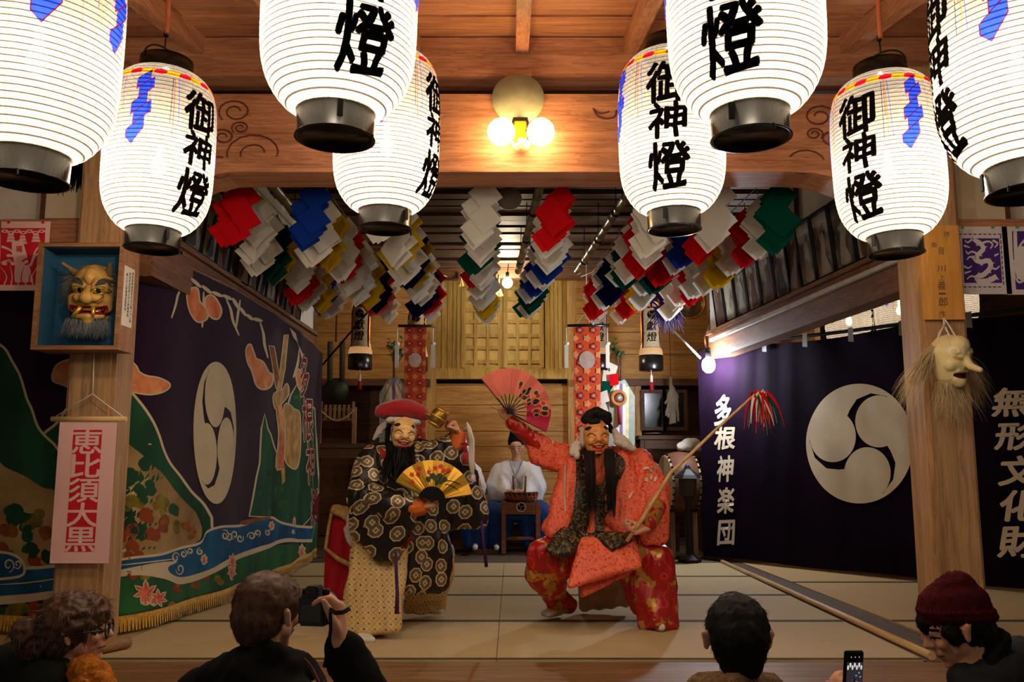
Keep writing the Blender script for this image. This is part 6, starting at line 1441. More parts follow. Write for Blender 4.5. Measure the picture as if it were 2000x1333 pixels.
# his fan, mallet and cords
ft, A = fan('gold_fan', P(843, 978, 5.045), (1, 0.12, 0.0), (0.0, 0.18, 1), PX(26, 4.98), PX(79, 4.98), R(8), R(152), 9, GOLDL, BLACK, 'open gold folding fan with red blossoms held by the dancer in the red cap')
FR_, FG_ = mat('blossom_red', (190, 40, 24), 0.5), mat('pine_green', (44, 62, 26), 0.6)
for a, r in ((118, 0.72), (128, 0.80), (112, 0.84), (96, 0.70), (75, 0.86), (84, 0.80), (60, 0.84), (68, 0.78), (136, 0.66)):
    A.put(flat([(PX(79, 4.98) * r + 0.014 * math.cos(q) * (1 + 0.25 * math.cos(5 * q)), R(a) + 0.07 * math.sin(q) * (1 + 0.25 * math.cos(5 * q))) for q in [6.28 * j / 20 for j in range(20)]]), FR_, 1)
for a, r in ((80, 0.55), (72, 0.62), (64, 0.52), (88, 0.6), (100, 0.52), (58, 0.60), (74, 0.44)):
    A.put(flat([(PX(79, 4.98) * r + 0.018 * math.cos(q), R(a) + 0.12 * math.sin(q)) for q in [6.28 * j / 10 for j in range(10)]]), FG_, 2)
for a0, a1, r0, r1 in ((70, 96, 0.45, 0.82), (75, 60, 0.42, 0.80), (100, 130, 0.5, 0.78), (50, 20, 0.5, 0.7), (52, 28, 0.6, 0.8)):
    A.put(flat([(PX(79, 4.98) * r0, R(a0)), (PX(79, 4.98) * r0 + 0.004, R(a0) + 0.02), (PX(79, 4.98) * r1 + 0.002, R(a1)), (PX(79, 4.98) * r1, R(a1) - 0.02)]), BLACKM, 3)
A.build('painted_blossoms', ft)
b = MB(); b.lathe([(PX(27, 4.98), 0.0), (0.004, 0.0)], 40, Matrix.Translation(P(843, 978, 5.035)) @ Matrix.Rotation(R(86), 4, 'X'), arc=2.9); b.build('black_inner_leaf', BLACKM, ft, fix=False)
c0, c1 = P(846, 832, 5.24), P(866, 800, 5.24); t2 = empty('mallet', c0, 'small antique gold mallet held up beside the red cap', 'mallet'); ax = (c1 - c0).normalized(); mid = (c0 + c1) / 2
M = Matrix.Translation(mid) @ ax.to_track_quat('Z', 'Y').to_matrix().to_4x4(); h = (c1 - c0).length / 2
b = MB(); b.lathe([(0.0, -h), (0.032, -h), (0.040, -h * 0.9), (0.050, -h * 0.4), (0.052, 0), (0.050, h * 0.4), (0.040, h * 0.9), (0.034, h), (0.02, h * 1.0), (0.018, h * 0.9), (0, h * 0.9)], 24, M); b.build('head', FGOLD, t2)
for z in (-0.8, 0, 0.8):
    b = MB(); rr_ = 0.054 if z == 0 else 0.045; b.lathe([(rr_, h * z - 0.006), (rr_ + 0.003, h * z), (rr_, h * z + 0.006)], 24, M); b.build('band', GOLDL, t2)
b = MB(); b.tube([mid, P(884, 830, 5.29)], 0.011, 8); b.tube([mid, P(838, 812, 5.22), P(828, 806, 5.22)], [0.010, 0.008, 0.012], 8); b.build('handle', FGOLD, t2)
b = MB(); p = P(906, 838, 5.32)
for k in range(4): b.tube([p, P(912 + 2 * k, 826 + 3 * k, 5.30), P(919 + 2 * k, 860, 5.30 - 0.01 * k), P(916 + 3 * k, 900, 5.3), P(922 + k, 930 + 3 * k, 5.3)], 0.007, 6)
b.lathe([(0.0, 0.03), (0.014, 0.01), (0.018, -0.02), (0.0, -0.03)], 8, Matrix.Translation(P(924, 934, 5.3))); b.build('white_cords', WCL, t2)
b = MB(); b.tube([P(908, 845, 5.29), P(907, 868, 5.28), P(909, 884, 5.28)], [0.006, 0.008, 0.016], 8); b.tube([P(909, 884, 5.28), P(909, 908, 5.28)], [0.018, 0.022], 8); b.tube([P(900, 868, 5.28), P(907, 864, 5.27), P(914, 870, 5.28)], 0.007, 6); b.build('red_tassel', REDV, t2)

# ---------------------------------------------------------------- dancer in the black cap (orange robe)
t = empty('person', P(1180, 1215, 5.7), 'masked dancer in black cap and orange robe, crouching with raised fan and rod', 'person')
wl, wr = P(997, 822, 5.5), P(1262, 1030, 5.32)
pr = [[J(1166, 850, 5.72, 25), J(1166, 866, 5.72, 20)], [J(1166, 880, 5.72, 14), J(1168, 900, 5.75, 18)], [J(1125, 905, 5.72, 20), J(1215, 905, 5.72, 20), J(1170, 1000, 5.7, 36)], [J(1140, 1030, 5.7, 30), J(1205, 1030, 5.7, 30), J(1170, 990, 5.7, 30)],
      [J(1122, 902, 5.7, 18), J(1055, 880, 5.6, 14)], [J(1055, 880, 5.6, 13), (wl, 0.032)], [J(1220, 905, 5.7, 18), J(1284, 960, 5.56, 15)], [J(1284, 960, 5.56, 14), (wr, 0.032)],
      [J(1140, 1045, 5.65, 26), J(1058, 1095, 5.46, 20)], [J(1058, 1095, 5.46, 19), J(1092, 1186, 5.86, 11)], [J(1092, 1190, 5.86, 10), J(1078, 1198, 5.78, 8)], [J(1205, 1045, 5.65, 26), J(1288, 1100, 5.5, 20)], [J(1288, 1100, 5.5, 19), J(1282, 1215, 5.5, 11)], [J(1282, 1219, 5.5, 10), J(1290, 1224, 5.42, 8)]]
pr += hand(wl, (-0.2, -0.1, 1), (0.25, -1, 0.1), -1, 1.0, (50, 60, 40), 5, 0.6)
pr += [[J(988, 806, 5.48, 4), J(975, 801, 5.46, 3.2)], [J(975, 801, 5.46, 3.2), J(959, 793, 5.44, 2.6)]]
pr += hand(wr, (-0.9, -0.2, -0.25), (0.1, -0.35, 1), 1, 1.1, (35, 45, 30), 8, 0.7)
link('body', blob(pr, 0.0065, 3), SKIN, t)
coat = [[J(1128, 905, 5.72, 30), J(1212, 905, 5.72, 30), J(1168, 895, 5.72, 24), J(1125, 990, 5.68, 42), J(1215, 990, 5.68, 42)], [J(1125, 990, 5.68, 42), J(1215, 990, 5.68, 42), J(1140, 1050, 5.6, 30), J(1210, 1050, 5.6, 30)],
        [J(1122, 905, 5.6, 22), J(1102, 960, 5.54, 18), J(1086, 1010, 5.5, 16), J(1078, 1040, 5.46, 11), J(1125, 1055, 5.5, 12), J(1150, 960, 5.54, 16)], [J(1072, 1020, 5.5, 8), J(1066, 1032, 5.5, 5), J(1090, 1046, 5.46, 9)],
        [J(1216, 905, 5.62, 22), J(1236, 975, 5.56, 24), J(1222, 1042, 5.46, 12), J(1192, 1010, 5.5, 14)],
        [J(1122, 900, 5.7, 25), J(1062, 880, 5.6, 19), J(1070, 905, 5.6, 12), J(1105, 908, 5.64, 14)], [J(1064, 872, 5.6, 16), J(1040, 858, 5.57, 15), J(1046, 896, 5.58, 9), J(1076, 904, 5.6, 8)],
        [J(1226, 900, 5.68, 24), J(1252, 895, 5.64, 16), J(1270, 930, 5.6, 24), J(1290, 955, 5.54, 14)], [J(1268, 935, 5.58, 22), J(1294, 955, 5.52, 12), J(1292, 1000, 5.5, 12), J(1292, 1052, 5.46, 9), J(1264, 1058, 5.44, 8), J(1252, 1000, 5.5, 18)]]
cm = blob(coat, 0.011, 3, [(0.010, (12, 12, 2.5)), (0.008, (26, 26, 5))]); coat_o = link('orange_robe', cm, ORNG, t)
A = Art(hug(cm), (14, 14), 0.002, 0.006)
A.put(flat(spline([(1126, 890), (1140, 886), (1150, 930), (1152, 1000), (1140, 1046), (1118, 1058), (1098, 1056), (1116, 1010), (1124, 950)], 4)), LAPEL, 1); A.put(flat(spline([(1198, 886), (1214, 892), (1222, 912), (1208, 945), (1196, 985), (1180, 1010), (1182, 950), (1192, 915)], 4)), LAPEL, 1)
A.put(flat(spline([(1164, 905), (1178, 905), (1182, 960), (1180, 1040), (1162, 1040), (1160, 960)], 3)), LAPEL, 1)
A.put(band([(1106, 905), (1104, 950), (1104, 1000)], 1.6), mat('silver_thread', (200, 170, 150), 0.4, 0.3), 2); A.put(band([(1236, 960), (1228, 975)], 1.8), MATS['silver_thread'], 2)
for k in range(6): A.put(flat(ell(1262 + 9 * (k % 3), 916 + 16 * (k // 3) + 5 * (k % 2), 6, 3, 0.4 * k)), MATS['silver_thread'], 1)
A.build('lapel', coat_o)
me = blob([[J(1166, 890, 5.62, 15), J(1152, 903, 5.6, 9), J(1182, 903, 5.6, 9), J(1168, 940, 5.58, 12)]], 0.01, 2); link('red_under_robe', me, ORNG, t)
for pts in ([[J(1046, 866, 5.58, 17), J(1012, 838, 5.53, 13), (wl + Vector((0.01, 0, -0.01)), 0.042)]], [[J(1284, 990, 5.46, 16), J(1272, 1018, 5.38, 14), (wr + Vector((0.02, 0, 0.03)), 0.046)]]):
    link('red_under_sleeve', blob(pts, 0.008, 2, [(0.006, (22, 22, 12))]), RSAT, t)
me = blob([[J(1124, 1052, 5.44, 14), J(1108, 1078, 5.34, 12), J(1086, 1082, 5.32, 8), J(1100, 1040, 5.44, 10), J(1072, 1074, 5.34, 6)]], 0.009, 2, (0.005, (20, 20, 10))); link('lapel_end', me, LAPEL, t)
me = blob([[J(1184, 1050, 5.42, 9), J(1240, 1046, 5.42, 7), J(1196, 1072, 5.34, 5), J(1165, 1048, 5.44, 8)], [J(1136, 1046, 5.46, 8), J(1190, 1054, 5.42, 7)]], 0.008, 2, (0.004, (20, 20, 10))); link('lapel_end', me, LAPEL, t)
for pts in ([J(1140, 1058, 5.42, 9), J(1236, 1062, 5.42, 8), J(1249, 1106, 5.32, 4), J(1114, 1146, 5.26, 4), J(1180, 1120, 5.28, 6)], [J(1150, 1070, 5.46, 9), J(1225, 1072, 5.46, 8), J(1230, 1118, 5.38, 4), J(1138, 1163, 5.34, 4)]):
    link('apron', blob([pts], 0.009, 2, [(0.007, (12, 12, 4))]), ORNG, t)
me = blob([[J(1120, 1050, 5.6, 28), J(1058, 1088, 5.46, 26), J(1090, 1110, 5.5, 24)], [J(1058, 1086, 5.46, 28), J(1046, 1120, 5.5, 20), J(1075, 1150, 5.62, 20)], [J(1048, 1118, 5.5, 21), J(1092, 1178, 5.84, 16), J(1085, 1140, 5.6, 18)], [J(1080, 1180, 5.84, 12), J(1112, 1184, 5.84, 12), J(1096, 1170, 5.8, 16)]], 0.011, 3, [(0.012, (10, 10, 4)), (0.008, (22, 22, 8))]); link('red_trousers', me, RSAT, t)
me = blob([[J(1225, 1050, 5.6, 28), J(1284, 1094, 5.5, 28), J(1250, 1100, 5.55, 24)], [J(1284, 1094, 5.5, 28), J(1252, 1140, 5.55, 20), J(1300, 1150, 5.5, 20)], [J(1252, 1140, 5.52, 18), J(1302, 1150, 5.5, 18), J(1258, 1220, 5.5, 9), J(1312, 1222, 5.5, 9), J(1285, 1218, 5.42, 9)], [J(1215, 1090, 5.6, 14), J(1250, 1130, 5.55, 18), J(1246, 1190, 5.6, 12)]], 0.011, 3, [(0.012, (10, 10, 3)), (0.008, (22, 22, 7))]); link('red_trousers', me, RSAT, t)
me = blob([[J(1135, 1120, 5.95, 10), J(1215, 1110, 5.95, 10), J(1222, 1178, 6.02, 7), J(1140, 1186, 6.05, 7)]], 0.011, 2, [(0.012, (12, 12, 4))]); link('robe_tail', me, mat('shaded_cloth', (166, 140, 108), 0.8), t)  # cream tail of the robe, shade behind the legs put into its colour
for pts in ([J(1092, 1190, 5.9, 13), J(1072, 1199, 5.78, 8), J(1060, 1199, 5.82, 5)], [J(1282, 1220, 5.5, 12), J(1292, 1226, 5.40, 8)]): link('tabi', blob([pts], 0.008, 2), TABI, t)
fr = Frame3(P(1166, 856, 5.54), R(4), R(2), R(-2), PX(38, 5.54)); mask(fr, t, mat('mask_orange', (236, 158, 84), 0.42, var=0.1, ns=14), 'mask', 0.96)
me = blob([[e(1166, 824, 5.66, 29, 30, 8), e(1166, 814, 5.68, 27, 26, 10)], [e(1150, 812, 5.6, 12, 14, 7), e(1166, 802, 5.62, 12, 14, 5)], [e(1178, 810, 5.58, 15, 16, 8), e(1186, 818, 5.6, 9, 14, 7)], [e(1146, 820, 5.58, 11, 14, 8)], [e(1160, 824, 5.52, 12, 9, 5)], [J(1191, 832, 5.66, 4), J(1194, 842, 5.68, 4)]], 0.007, 2, [(0.007, (20, 20, 20))]); link('black_cap', me, mat('black_cap_cloth', (20, 18, 18), 0.8, bump=0.2), t)
me = blob([[J(1133, 868, 5.6, 6), J(1121, 872, 5.54, 6), J(1117, 886, 5.52, 5)], [J(1126, 866, 5.56, 6), J(1128, 892, 5.5, 4)], [J(1122, 868, 5.55, 4), J(1126, 892, 5.5, 4)], [J(1137, 868, 5.6, 6), J(1138, 838, 5.62, 4)]], 0.006, 2, [(0.006, (24, 24, 24)), (0.003, (60, 60, 60))]); link('white_headband', me, WCL, t)
me = blob([[J(1201, 848, 5.62, 4), J(1208, 864, 5.58, 6)], [J(1206, 864, 5.58, 6), J(1222, 870, 5.54, 6), J(1238, 877, 5.54, 4)], [J(1200, 842, 5.62, 4), J(1216, 862, 5.58, 5), J(1232, 868, 5.56, 3)]], 0.006, 2, [(0.006, (24, 24, 24)), (0.003, (60, 60, 60))]); link('white_headband', me, WCL, t)
strand_beard('black_beard', t, 1151, 884, 5.46, 9, 112, 120, HAIRB, 0.8, 2); strand_beard('black_beard', t, 1190, 880, 5.46, 9, 126, 120, HAIRB, 0.8, 3)
me = blob([[J(1143, 880, 5.6, 5), J(1150, 900, 5.54, 8)], [J(1188, 880, 5.6, 5), J(1188, 900, 5.54, 8)]], 0.009, 2); link('beard_root', me, HAIRB, t)
# raised fan and rod with streamers
pv = P(993, 806, 5.42); r1 = PX(86, 5.42)
ft, A = fan('pink_fan', pv, (1, 0.25, 0.05), (0.0, -0.12, 1), r1 * 0.42, r1, R(-28), R(128), 11, mat('fan_pink', (216, 112, 96), 0.6, var=0.12, ns=6), BLACK, 'open pink and magenta folding fan raised by the dancer in the black cap')
A.put(flat([(r1 * 0.43, R(-27.5)), (r1 * 0.99, R(-27.5)), (r1 * 0.99, R(2)), (r1 * 0.80, R(12)), (r1 * 0.43, R(22))]), mat('fan_magenta', (168, 20, 62), 0.6), 1)
rr = random.Random(12); TAN2, CHAR = mat('fan_tan', (214, 170, 116), 0.6), mat('fan_charcoal', (44, 38, 34), 0.6)
for k in range(30):
    a = R(rr.uniform(-8, 66)); r = r1 * rr.uniform(0.5, 0.92) if a < R(35) else r1 * rr.uniform(0.46, 0.72)
    A.put(flat([(r + 0.022 * math.cos(q), a + 0.085 * math.sin(q)) for q in [6.28 * j / 6 for j in range(6)]]), TAN2, 2); A.put(flat([(r + 0.017 * math.cos(q), a + 0.062 * math.sin(q)) for q in [6.28 * j / 6 for j in range(6)]]), CHAR if k % 3 else FR_, 3 + k % 3)
A.build('painted_flowers', ft)
rp = [(1224, 1058, 5.30), (1250, 1022, 5.27), (1310, 924, 5.22), (1340, 896, 5.2), (1400, 838, 5.16), (1482, 764, 5.1)]
t2 = empty('fishing_rod', P(1222, 1060, 5.3), 'thin bamboo fishing rod with a tuft of red, white and green strips at its tip', 'fishing rod')
b = MB(); pts = [P(*q) for q in rp]; b.tube(pts, [0.012, 0.012, 0.011, 0.010, 0.009, 0.007], 8); b.build('rod', mat('rod_bamboo', (216, 176, 120), 0.45, var=0.25, ns=18), t2)
tip = pts[-1]; rr = random.Random(6)
for nm, c in (('red_strips', 'r'), ('white_strips', 'w'), ('green_strips', 'g')):
    b = MB(); ribbons([(tip + Vector((rr.gauss(0, 0.02), rr.gauss(0, 0.02), rr.uniform(-0.02, 0.0))), (rr.uniform(-0.35, 0.6), rr.uniform(-0.4, 0.4), -0.25), rr.uniform(0.16, 0.25)) for _ in range(24)], 0.011, b, 6, 2.2, rnd=0.12); b.build(nm, COLS[c], t2, fix=False)['kind'] = 'stuff'

# ---------------------------------------------------------------- musicians seated at the back
KIM = mat('white_kimono', (208, 204, 206), 0.8, var=0.04, bump=0.08); HAK = mat('blue_hakama', (18, 56, 120), 0.7, var=0.2, ns=6)
def musician(cx, D, label, hat=True):
    t = empty('person', P(cx, 1075, D), label, 'person'); q = lambda x, y, dd, r: J(cx + x, y, D + dd, r)
    fr = Frame3(P(cx, 876, D), 0, R(12), 0, PX(18.5, D)); pr = head_prims(fr) + [[q(0, 888, 0.03, 8), q(0, 910, 0.05, 10)], [q(-26, 922, 0.05, 13), q(26, 922, 0.05, 13), q(0, 970, 0.05, 24)], [q(-26, 922, 0.05, 12), q(-40, 958, -0.06, 10)], [q(-40, 958, -0.06, 9), q(-14, 962, -0.4, 6)], [q(26, 922, 0.05, 12), q(40, 958, -0.06, 10)], [q(40, 958, -0.06, 9), q(14, 962, -0.4, 6)], [q(-20, 985, 0, 18), q(20, 985, 0, 18), q(0, 970, 0.05, 22)], [q(-20, 988, 0, 17), q(-44, 1005, -0.4, 14)], [q(-44, 1005, -0.4, 13), q(-40, 1066, -0.3, 8)], [q(20, 988, 0, 17), q(44, 1005, -0.4, 14)], [q(44, 1005, -0.4, 13), q(40, 1066, -0.3, 8)]]
    pr += hand(P(cx - 14, 962, D - 0.4), (0.5, -0.5, 0.2), (0.3, 0, -1), 1, 1, (60, 60, 30)) + hand(P(cx + 14, 962, D - 0.4), (-0.5, -0.5, 0.2), (-0.3, 0, -1), -1, 1, (60, 60, 30))
    bm_ = blob(pr, 0.008, 2); o = link('body', bm_, SKIN2, t)
    A = Art(projector(bm_, fr), (0, 0), 0.0004, 0.001)
    for s in (-1, 1): A.put(band([(s * 0.44, 0.06), (s * 0.3, 0.03), (s * 0.15, 0.06)], 0.03), HAIRB, 1); A.put(band([(s * 0.46, 0.26), (s * 0.3, 0.31), (s * 0.14, 0.27)], 0.035), HAIRB, 1)
    A.put(band([(-0.16, -0.43), (0, -0.42), (0.16, -0.43)], 0.03), mat('lip', (150, 80, 70), 0.5), 1); A.build('features', o)
    me = blob([[q(-30, 925, 0.05, 20), q(30, 925, 0.05, 20), q(0, 912, 0.05, 14), q(-30, 975, 0.02, 22), q(30, 975, 0.02, 22)], [q(-32, 925, 0.04, 18), q(-44, 952, -0.08, 15), q(-40, 976, -0.2, 10), q(-20, 966, -0.36, 10)], [q(32, 925, 0.04, 18), q(44, 952, -0.08, 15), q(40, 976, -0.2, 10), q(20, 966, -0.36, 10)]], 0.012, 2, [(0.012, (9, 9, 5))]); k_o = link('kimono', me, KIM, t)
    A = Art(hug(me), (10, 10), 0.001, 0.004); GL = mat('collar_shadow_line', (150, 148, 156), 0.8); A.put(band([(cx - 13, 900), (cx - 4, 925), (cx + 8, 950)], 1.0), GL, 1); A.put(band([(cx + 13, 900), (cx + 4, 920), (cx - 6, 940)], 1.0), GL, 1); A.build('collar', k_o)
    me = blob([[q(-24, 985, 0.02, 22), q(24, 985, 0.02, 22), q(-48, 1002, -0.4, 18), q(48, 1002, -0.4, 18)], [q(-48, 1000, -0.4, 19), q(-20, 1010, -0.38, 18), q(-54, 1062, -0.32, 9), q(-24, 1062, -0.32, 9)], [q(48, 1000, -0.4, 19), q(20, 1010, -0.38, 18), q(54, 1062, -0.32, 9), q(24, 1062, -0.32, 9)]], 0.013, 2, [(0.014, (11, 11, 2))]); link('hakama', me, HAK, t)
    for s in (-1, 1): link('tabi', blob([[q(s * 38, 1068, -0.42, 6), q(s * 38, 1071, -0.60, 5)]], 0.01, 2), TABI, t)
    me = blob([[q(0, 862, 0.05, 17), q(0, 856, 0.08, 14)], [q(-2, 850, 0.04, 12), q(0, 848, 0.12, 8)]] if hat else [[q(0, 868, 0.05, 18)]], 0.009, 2); link('black_cap' if hat else 'hair', me, BLACKM, t)
    b = MB(); s_ = P(cx, 1010, D + 0.1); b.box((s_.x, D + 0.12, s_.z / 2 - 0.04), (0.42, 0.36, s_.z - 0.08)); st = b.build('stool', W_DARK_X); tag(st, 'dark low stool under the ' + ('drummer in the middle' if cx > 950 else 'musician hidden by the red-capped dancer'), 'stool')
musician(1008, 10.55, 'seated drummer in white kimono, blue hakama and black cap behind the small drum'); musician(890, 10.45, 'seated musician in white and blue, mostly hidden behind the red-capped dancer')
t = empty('drum_stand', P(1018, 1080, 10.0), 'small wooden drum stand with a white round crest before the seated drummer', 'drum stand'); D = 10.0; RW_ = wood('red_brown_wood', (92, 50, 30), (140, 84, 54), 'x')
for x in (984, 1051):
    for dd in (-0.02, 0.34): b = MB(); b.box(P(x, 1030, D + dd), (0.05, 0.05, PX(98, D))); b.build('leg', RW_, t)
b = MB(); b.box(P(1018, 992, D + 0.16), (PX(74, D), 0.40, PX(22, D))); b.build('box', RW_, t)
b = MB(); b.box(P(1018, 1052, D + 0.16), (PX(66, D), 0.03, 0.035)); b.build('stretcher', RW_, t)
A = Flatart(D - 0.045); A.put(flat(ell(1018, 991, 9.5, 9.5, 0, 28)), CREAMR, 1)
for q in tomoe(1018, 991, 7.6, 7.6, R(90)): A.put(flat(q), BLACKM, 2)
A.build('crest', t)
t = empty('small_drum', P(1018, 980, 10.1), 'small orange-corded drum lying on the wooden stand before the drummer', 'drum'); M = Matrix.Translation(P(1018, 972, 10.16))
zb_ = P(1018, 981, 10.0).z - P(1018, 972, 10.16).z
b = MB(); b.lathe([(0, zb_), (0.15, zb_), (0.17, zb_ + 0.04), (0.15, 0.06), (0, 0.06)], 32, M); b.build('body', RW_, t)
b = MB(); b.lathe([(0, 0.06), (0.19, 0.062), (0.2, 0.05), (0.19, 0.04)], 32, M); b.build('skin', mat('drum_skin_dark', (60, 44, 34), 0.5), t)
b = MB()
for k in range(20): a0, a1 = 6.283 * k / 20, 6.283 * (k + 0.5) / 20; b.tube([M @ Vector((0.195 * math.cos(a0), 0.195 * math.sin(a0), 0.05)), M @ Vector((0.178 * math.cos(a1), 0.178 * math.sin(a1), zb_ + 0.03))], 0.007, 5)
b.build('cord', mat('orange_rope', (196, 84, 30), 0.7), t)['kind'] = 'stuff'
for x, lb in ((1002, 'left-hand dark drumstick standing up at the small drum'), (1027, 'right-hand dark drumstick standing up at the small drum')):
    b = MB(); b.tube([P(x + (2 if x < 1010 else -2), 972, 10.08), P(x, 930, 10.12)], [0.013, 0.011], 8); tag(b.build('drumstick', W_DARK_Z), lb, 'drumstick')
# ---------------------------------------------------------------- audience standing before the stage
def person_frame(O, yaw):
    c, s = math.cos(yaw), math.sin(yaw); X, Fw = Vector((c, s, 0)), Vector((s, -c, 0))
    return lambda x, z, f: Vector(O) + X * x + Fw * f + Vector((0, 0, z))
def fuzz(me, n, L, width, fr=None, down=0.4, keep=None, seed=1, mb=None, out=0.22):
    """Short hairs lying along a hair mass."""
    rr = random.Random(seed); b = mb or MB(); vs = list(me.vertices)
    for k in range(n):
        v = rr.choice(vs); nn = v.normal; fl = Vector((rr.gauss(0, 0.35), rr.gauss(0, 0.35), -1)); fl = fl - nn * fl.dot(nn); fl = fl.normalized() if fl.length > 0.05 else nn.orthogonal()
        ribbons([(v.co - nn * 0.003, fl + nn * out, L * rr.uniform(0.6, 1.2))], width, b, 2, 0.1, rnd=0.2)
    return b
def dressed(label, xpx, ypx, D, yaw, pitch, roll, coatm, arms, k=0.115, name='person', trousers=None, body_yaw=None, skin=None, shoulder=0.205, lean=0.0, collar=True, coat_extra=(), up=0.0):
    """Empty, head frame and body frame of a standing spectator; arms = [(elbow, wrist, hand prims)] in world space."""
    O = P(xpx, ypx, D); by = yaw if body_yaw is None else body_yaw; q = person_frame(O + Vector((0, 0, up)), by); zg = -1.0 - O.z - up
    t = empty(name, Vector((O.x, O.y, -1.0)), label, 'person'); fr = Frame3(O, yaw, pitch, roll, k)
    pr = head_prims(fr) + [[fr.b(0, -0.45, -0.28, 0.46), (q(0, -0.24, -0.05 - lean), 0.062)], [(q(-0.15, -0.30, -0.06 - lean), 0.06), (q(0.15, -0.30, -0.06 - lean), 0.06), (q(0, -0.55, -0.05 - lean), 0.11)], [(q(-0.08, -0.80, -0.04 - lean), 0.10), (q(0.08, -0.80, -0.04 - lean), 0.10), (q(0, -0.5, -0.05 - lean), 0.10)]]
    legs = []
    for s in (-1, 1): legs.append(([(q(s * 0.09, -0.84, -0.04 - lean), 0.085), (q(s * 0.10, -0.84 + (zg + 0.84) * 0.5, -0.03 - lean), 0.056)], [(q(s * 0.10, -0.84 + (zg + 0.84) * 0.5, -0.03 - lean), 0.055), (q(s * 0.11, zg + 0.09, -0.05 - lean), 0.042)])); pr += list(legs[-1])
    sh = {}
    for s, (el, wr_, hp) in zip((-1, 1), arms):
        a = q(s * shoulder * 0.86, -0.31, -0.06 - lean); el = el or q(s * 0.25, -0.60, -0.06 - lean); w_ = wr_ or q(s * 0.24, -0.84, 0.04 - lean); sh[s] = (a, el, w_)
        pr += [[(a, 0.052), (el, 0.042)], [(el, 0.041), (w_, 0.028)]] + (hp or hand(w_, (w_ - el), q(-s, 0, 0.3) - q(0, 0, 0), s, 1.0, (20, 25, 15)))
    bm_ = blob(pr, 0.006, 3); body = link('body', bm_, skin or SKIN2, t)
    co = [[(q(-shoulder, -0.32, -0.06 - lean), 0.075), (q(shoulder, -0.32, -0.06 - lean), 0.075), (q(0, -0.24, -0.07 - lean), 0.09), (q(-0.14, -0.55, -0.05 - lean), 0.13), (q(0.14, -0.55, -0.05 - lean), 0.13)], [(q(-0.14, -0.55, -0.05 - lean), 0.13), (q(0.14, -0.55, -0.05 - lean), 0.13), (q(-0.13, -0.95, -0.05 - lean), 0.11), (q(0.13, -0.95, -0.05 - lean), 0.11)]]
    for s in (-1, 1):
        a, el, w_ = sh[s]; cuff = el + (w_ - el) * 0.93; co += [[(a, 0.082), (el, 0.066)], [(el, 0.066), (cuff, 0.046)]]
    co += list(coat_extra)
    cm_ = blob(co, 0.011, 3, [(0.006, (11, 11, 8)), (0.003, (26, 26, 18))]); link('coat', cm_, coatm, t)
    tr_m = trousers or mat('dark_trousers', (30, 32, 38), 0.8); link('trousers', blob([[(p, r + 0.018) for p, r in seg] for l in legs for seg in l], 0.013, 2), tr_m, t)
    for s in (-1, 1): link('shoe', blob([[(q(s * 0.11, zg + 0.05, -0.08 - lean), 0.046), (q(s * 0.12, zg + 0.042, 0.13 - lean), 0.038)]], 0.011, 2), mat('dark_shoe', (28, 24, 22), 0.5), t)
    return t, fr, q, body, bm_, cm_
def face_marks(body, me, fr, lid=True):
    A = Art(projector(me, fr), (0, 0), 0.0003, 0.0008); W_, I_, L_ = mat('eye_white', (214, 204, 196), 0.3), mat('eye_iris', (46, 30, 20), 0.3), mat('lip_rose', (172, 96, 84), 0.5)
    for s in (-1, 1):
        A.put(flat(ell(s * 0.32, 0.06, 0.13, 0.055)), W_, 1); A.put(flat(ell(s * 0.32, 0.06, 0.05, 0.05)), I_, 2); A.put(band([(s * 0.46, 0.05), (s * 0.32, 0.12), (s * 0.17, 0.05)], 0.018), HAIRB, 3); A.put(band([(s * 0.50, 0.24), (s * 0.34, 0.30), (s * 0.14, 0.25)], 0.035, 0.02), HAIRB, 1)
    A.put(flat(spline([(-0.24, -0.42), (0, -0.36), (0.24, -0.42), (0, -0.54)], 3)), L_, 1); A.put(band([(-0.22, -0.425), (0, -0.43), (0.22, -0.425)], 0.012), MATS['mask_line'], 2)
    A.build('features', body)
COATB = mat('black_wool', (22, 21, 22), 0.9, bump=0.25, bns=160, spec=0.1); COATG = mat('dark_green_coat', (30, 32, 28), 0.85, bump=0.25, bns=90, spec=0.1); COATN = mat('navy_parka', (28, 30, 34), 0.75, bump=0.15, bns=60, spec=0.2)
MUST = mat('mustard_wool', (176, 104, 22), 0.9, var=0.3, ns=60, bump=0.6, bns=110); WINE = mat('wine_knit', (70, 15, 23), 0.9, var=0.3, ns=50, spec=0.1)
# woman with glasses and mustard scarf
t, fr, q, body, bm_, cm_ = dressed('dark-haired person with black glasses and mustard scarf, in profile beside the left pillar', 156, 1238, 2.9, R(104), R(-4), R(0), COATG, [(None, None, None)] * 2, k=0.110, up=0.05,
    coat_extra=[[(P(60, 1300, 2.95), 0.07), (P(150, 1318, 2.98), 0.05), (P(100, 1340, 2.85), 0.09)], [(P(20, 1310, 2.95), 0.09), (P(140, 1350, 2.9), 0.09)], [(P(80, 1280, 3.0), 0.05), (P(40, 1290, 2.98), 0.06)]])
face_marks(body, bm_, fr); b_ = fr.b
hair = [[b_(0, 0.36, -0.32, 0.80), b_(0, 0.40, 0.0, 0.70)], [b_(0, 0.0, -0.6, 0.62), b_(0, 0.2, -0.4, 0.74)], [b_(0, -0.15, -0.95, 0.52), b_(0, 0.1, -1.15, 0.46)], [b_(0.5, -0.2, -0.5, 0.36), b_(0.55, 0.3, -0.2, 0.34)], [b_(0, 0.56, 0.30, 0.46)], [b_(0.2, -0.3, -1.05, 0.4), b_(-0.2, 0.2, -1.35, 0.36)]]
hm = blob(hair, 0.008, 2, [(0.012, (34, 34, 34)), (0.006, (70, 70, 70))]); h_o = link('wavy_hair', hm, HAIRBR, t)
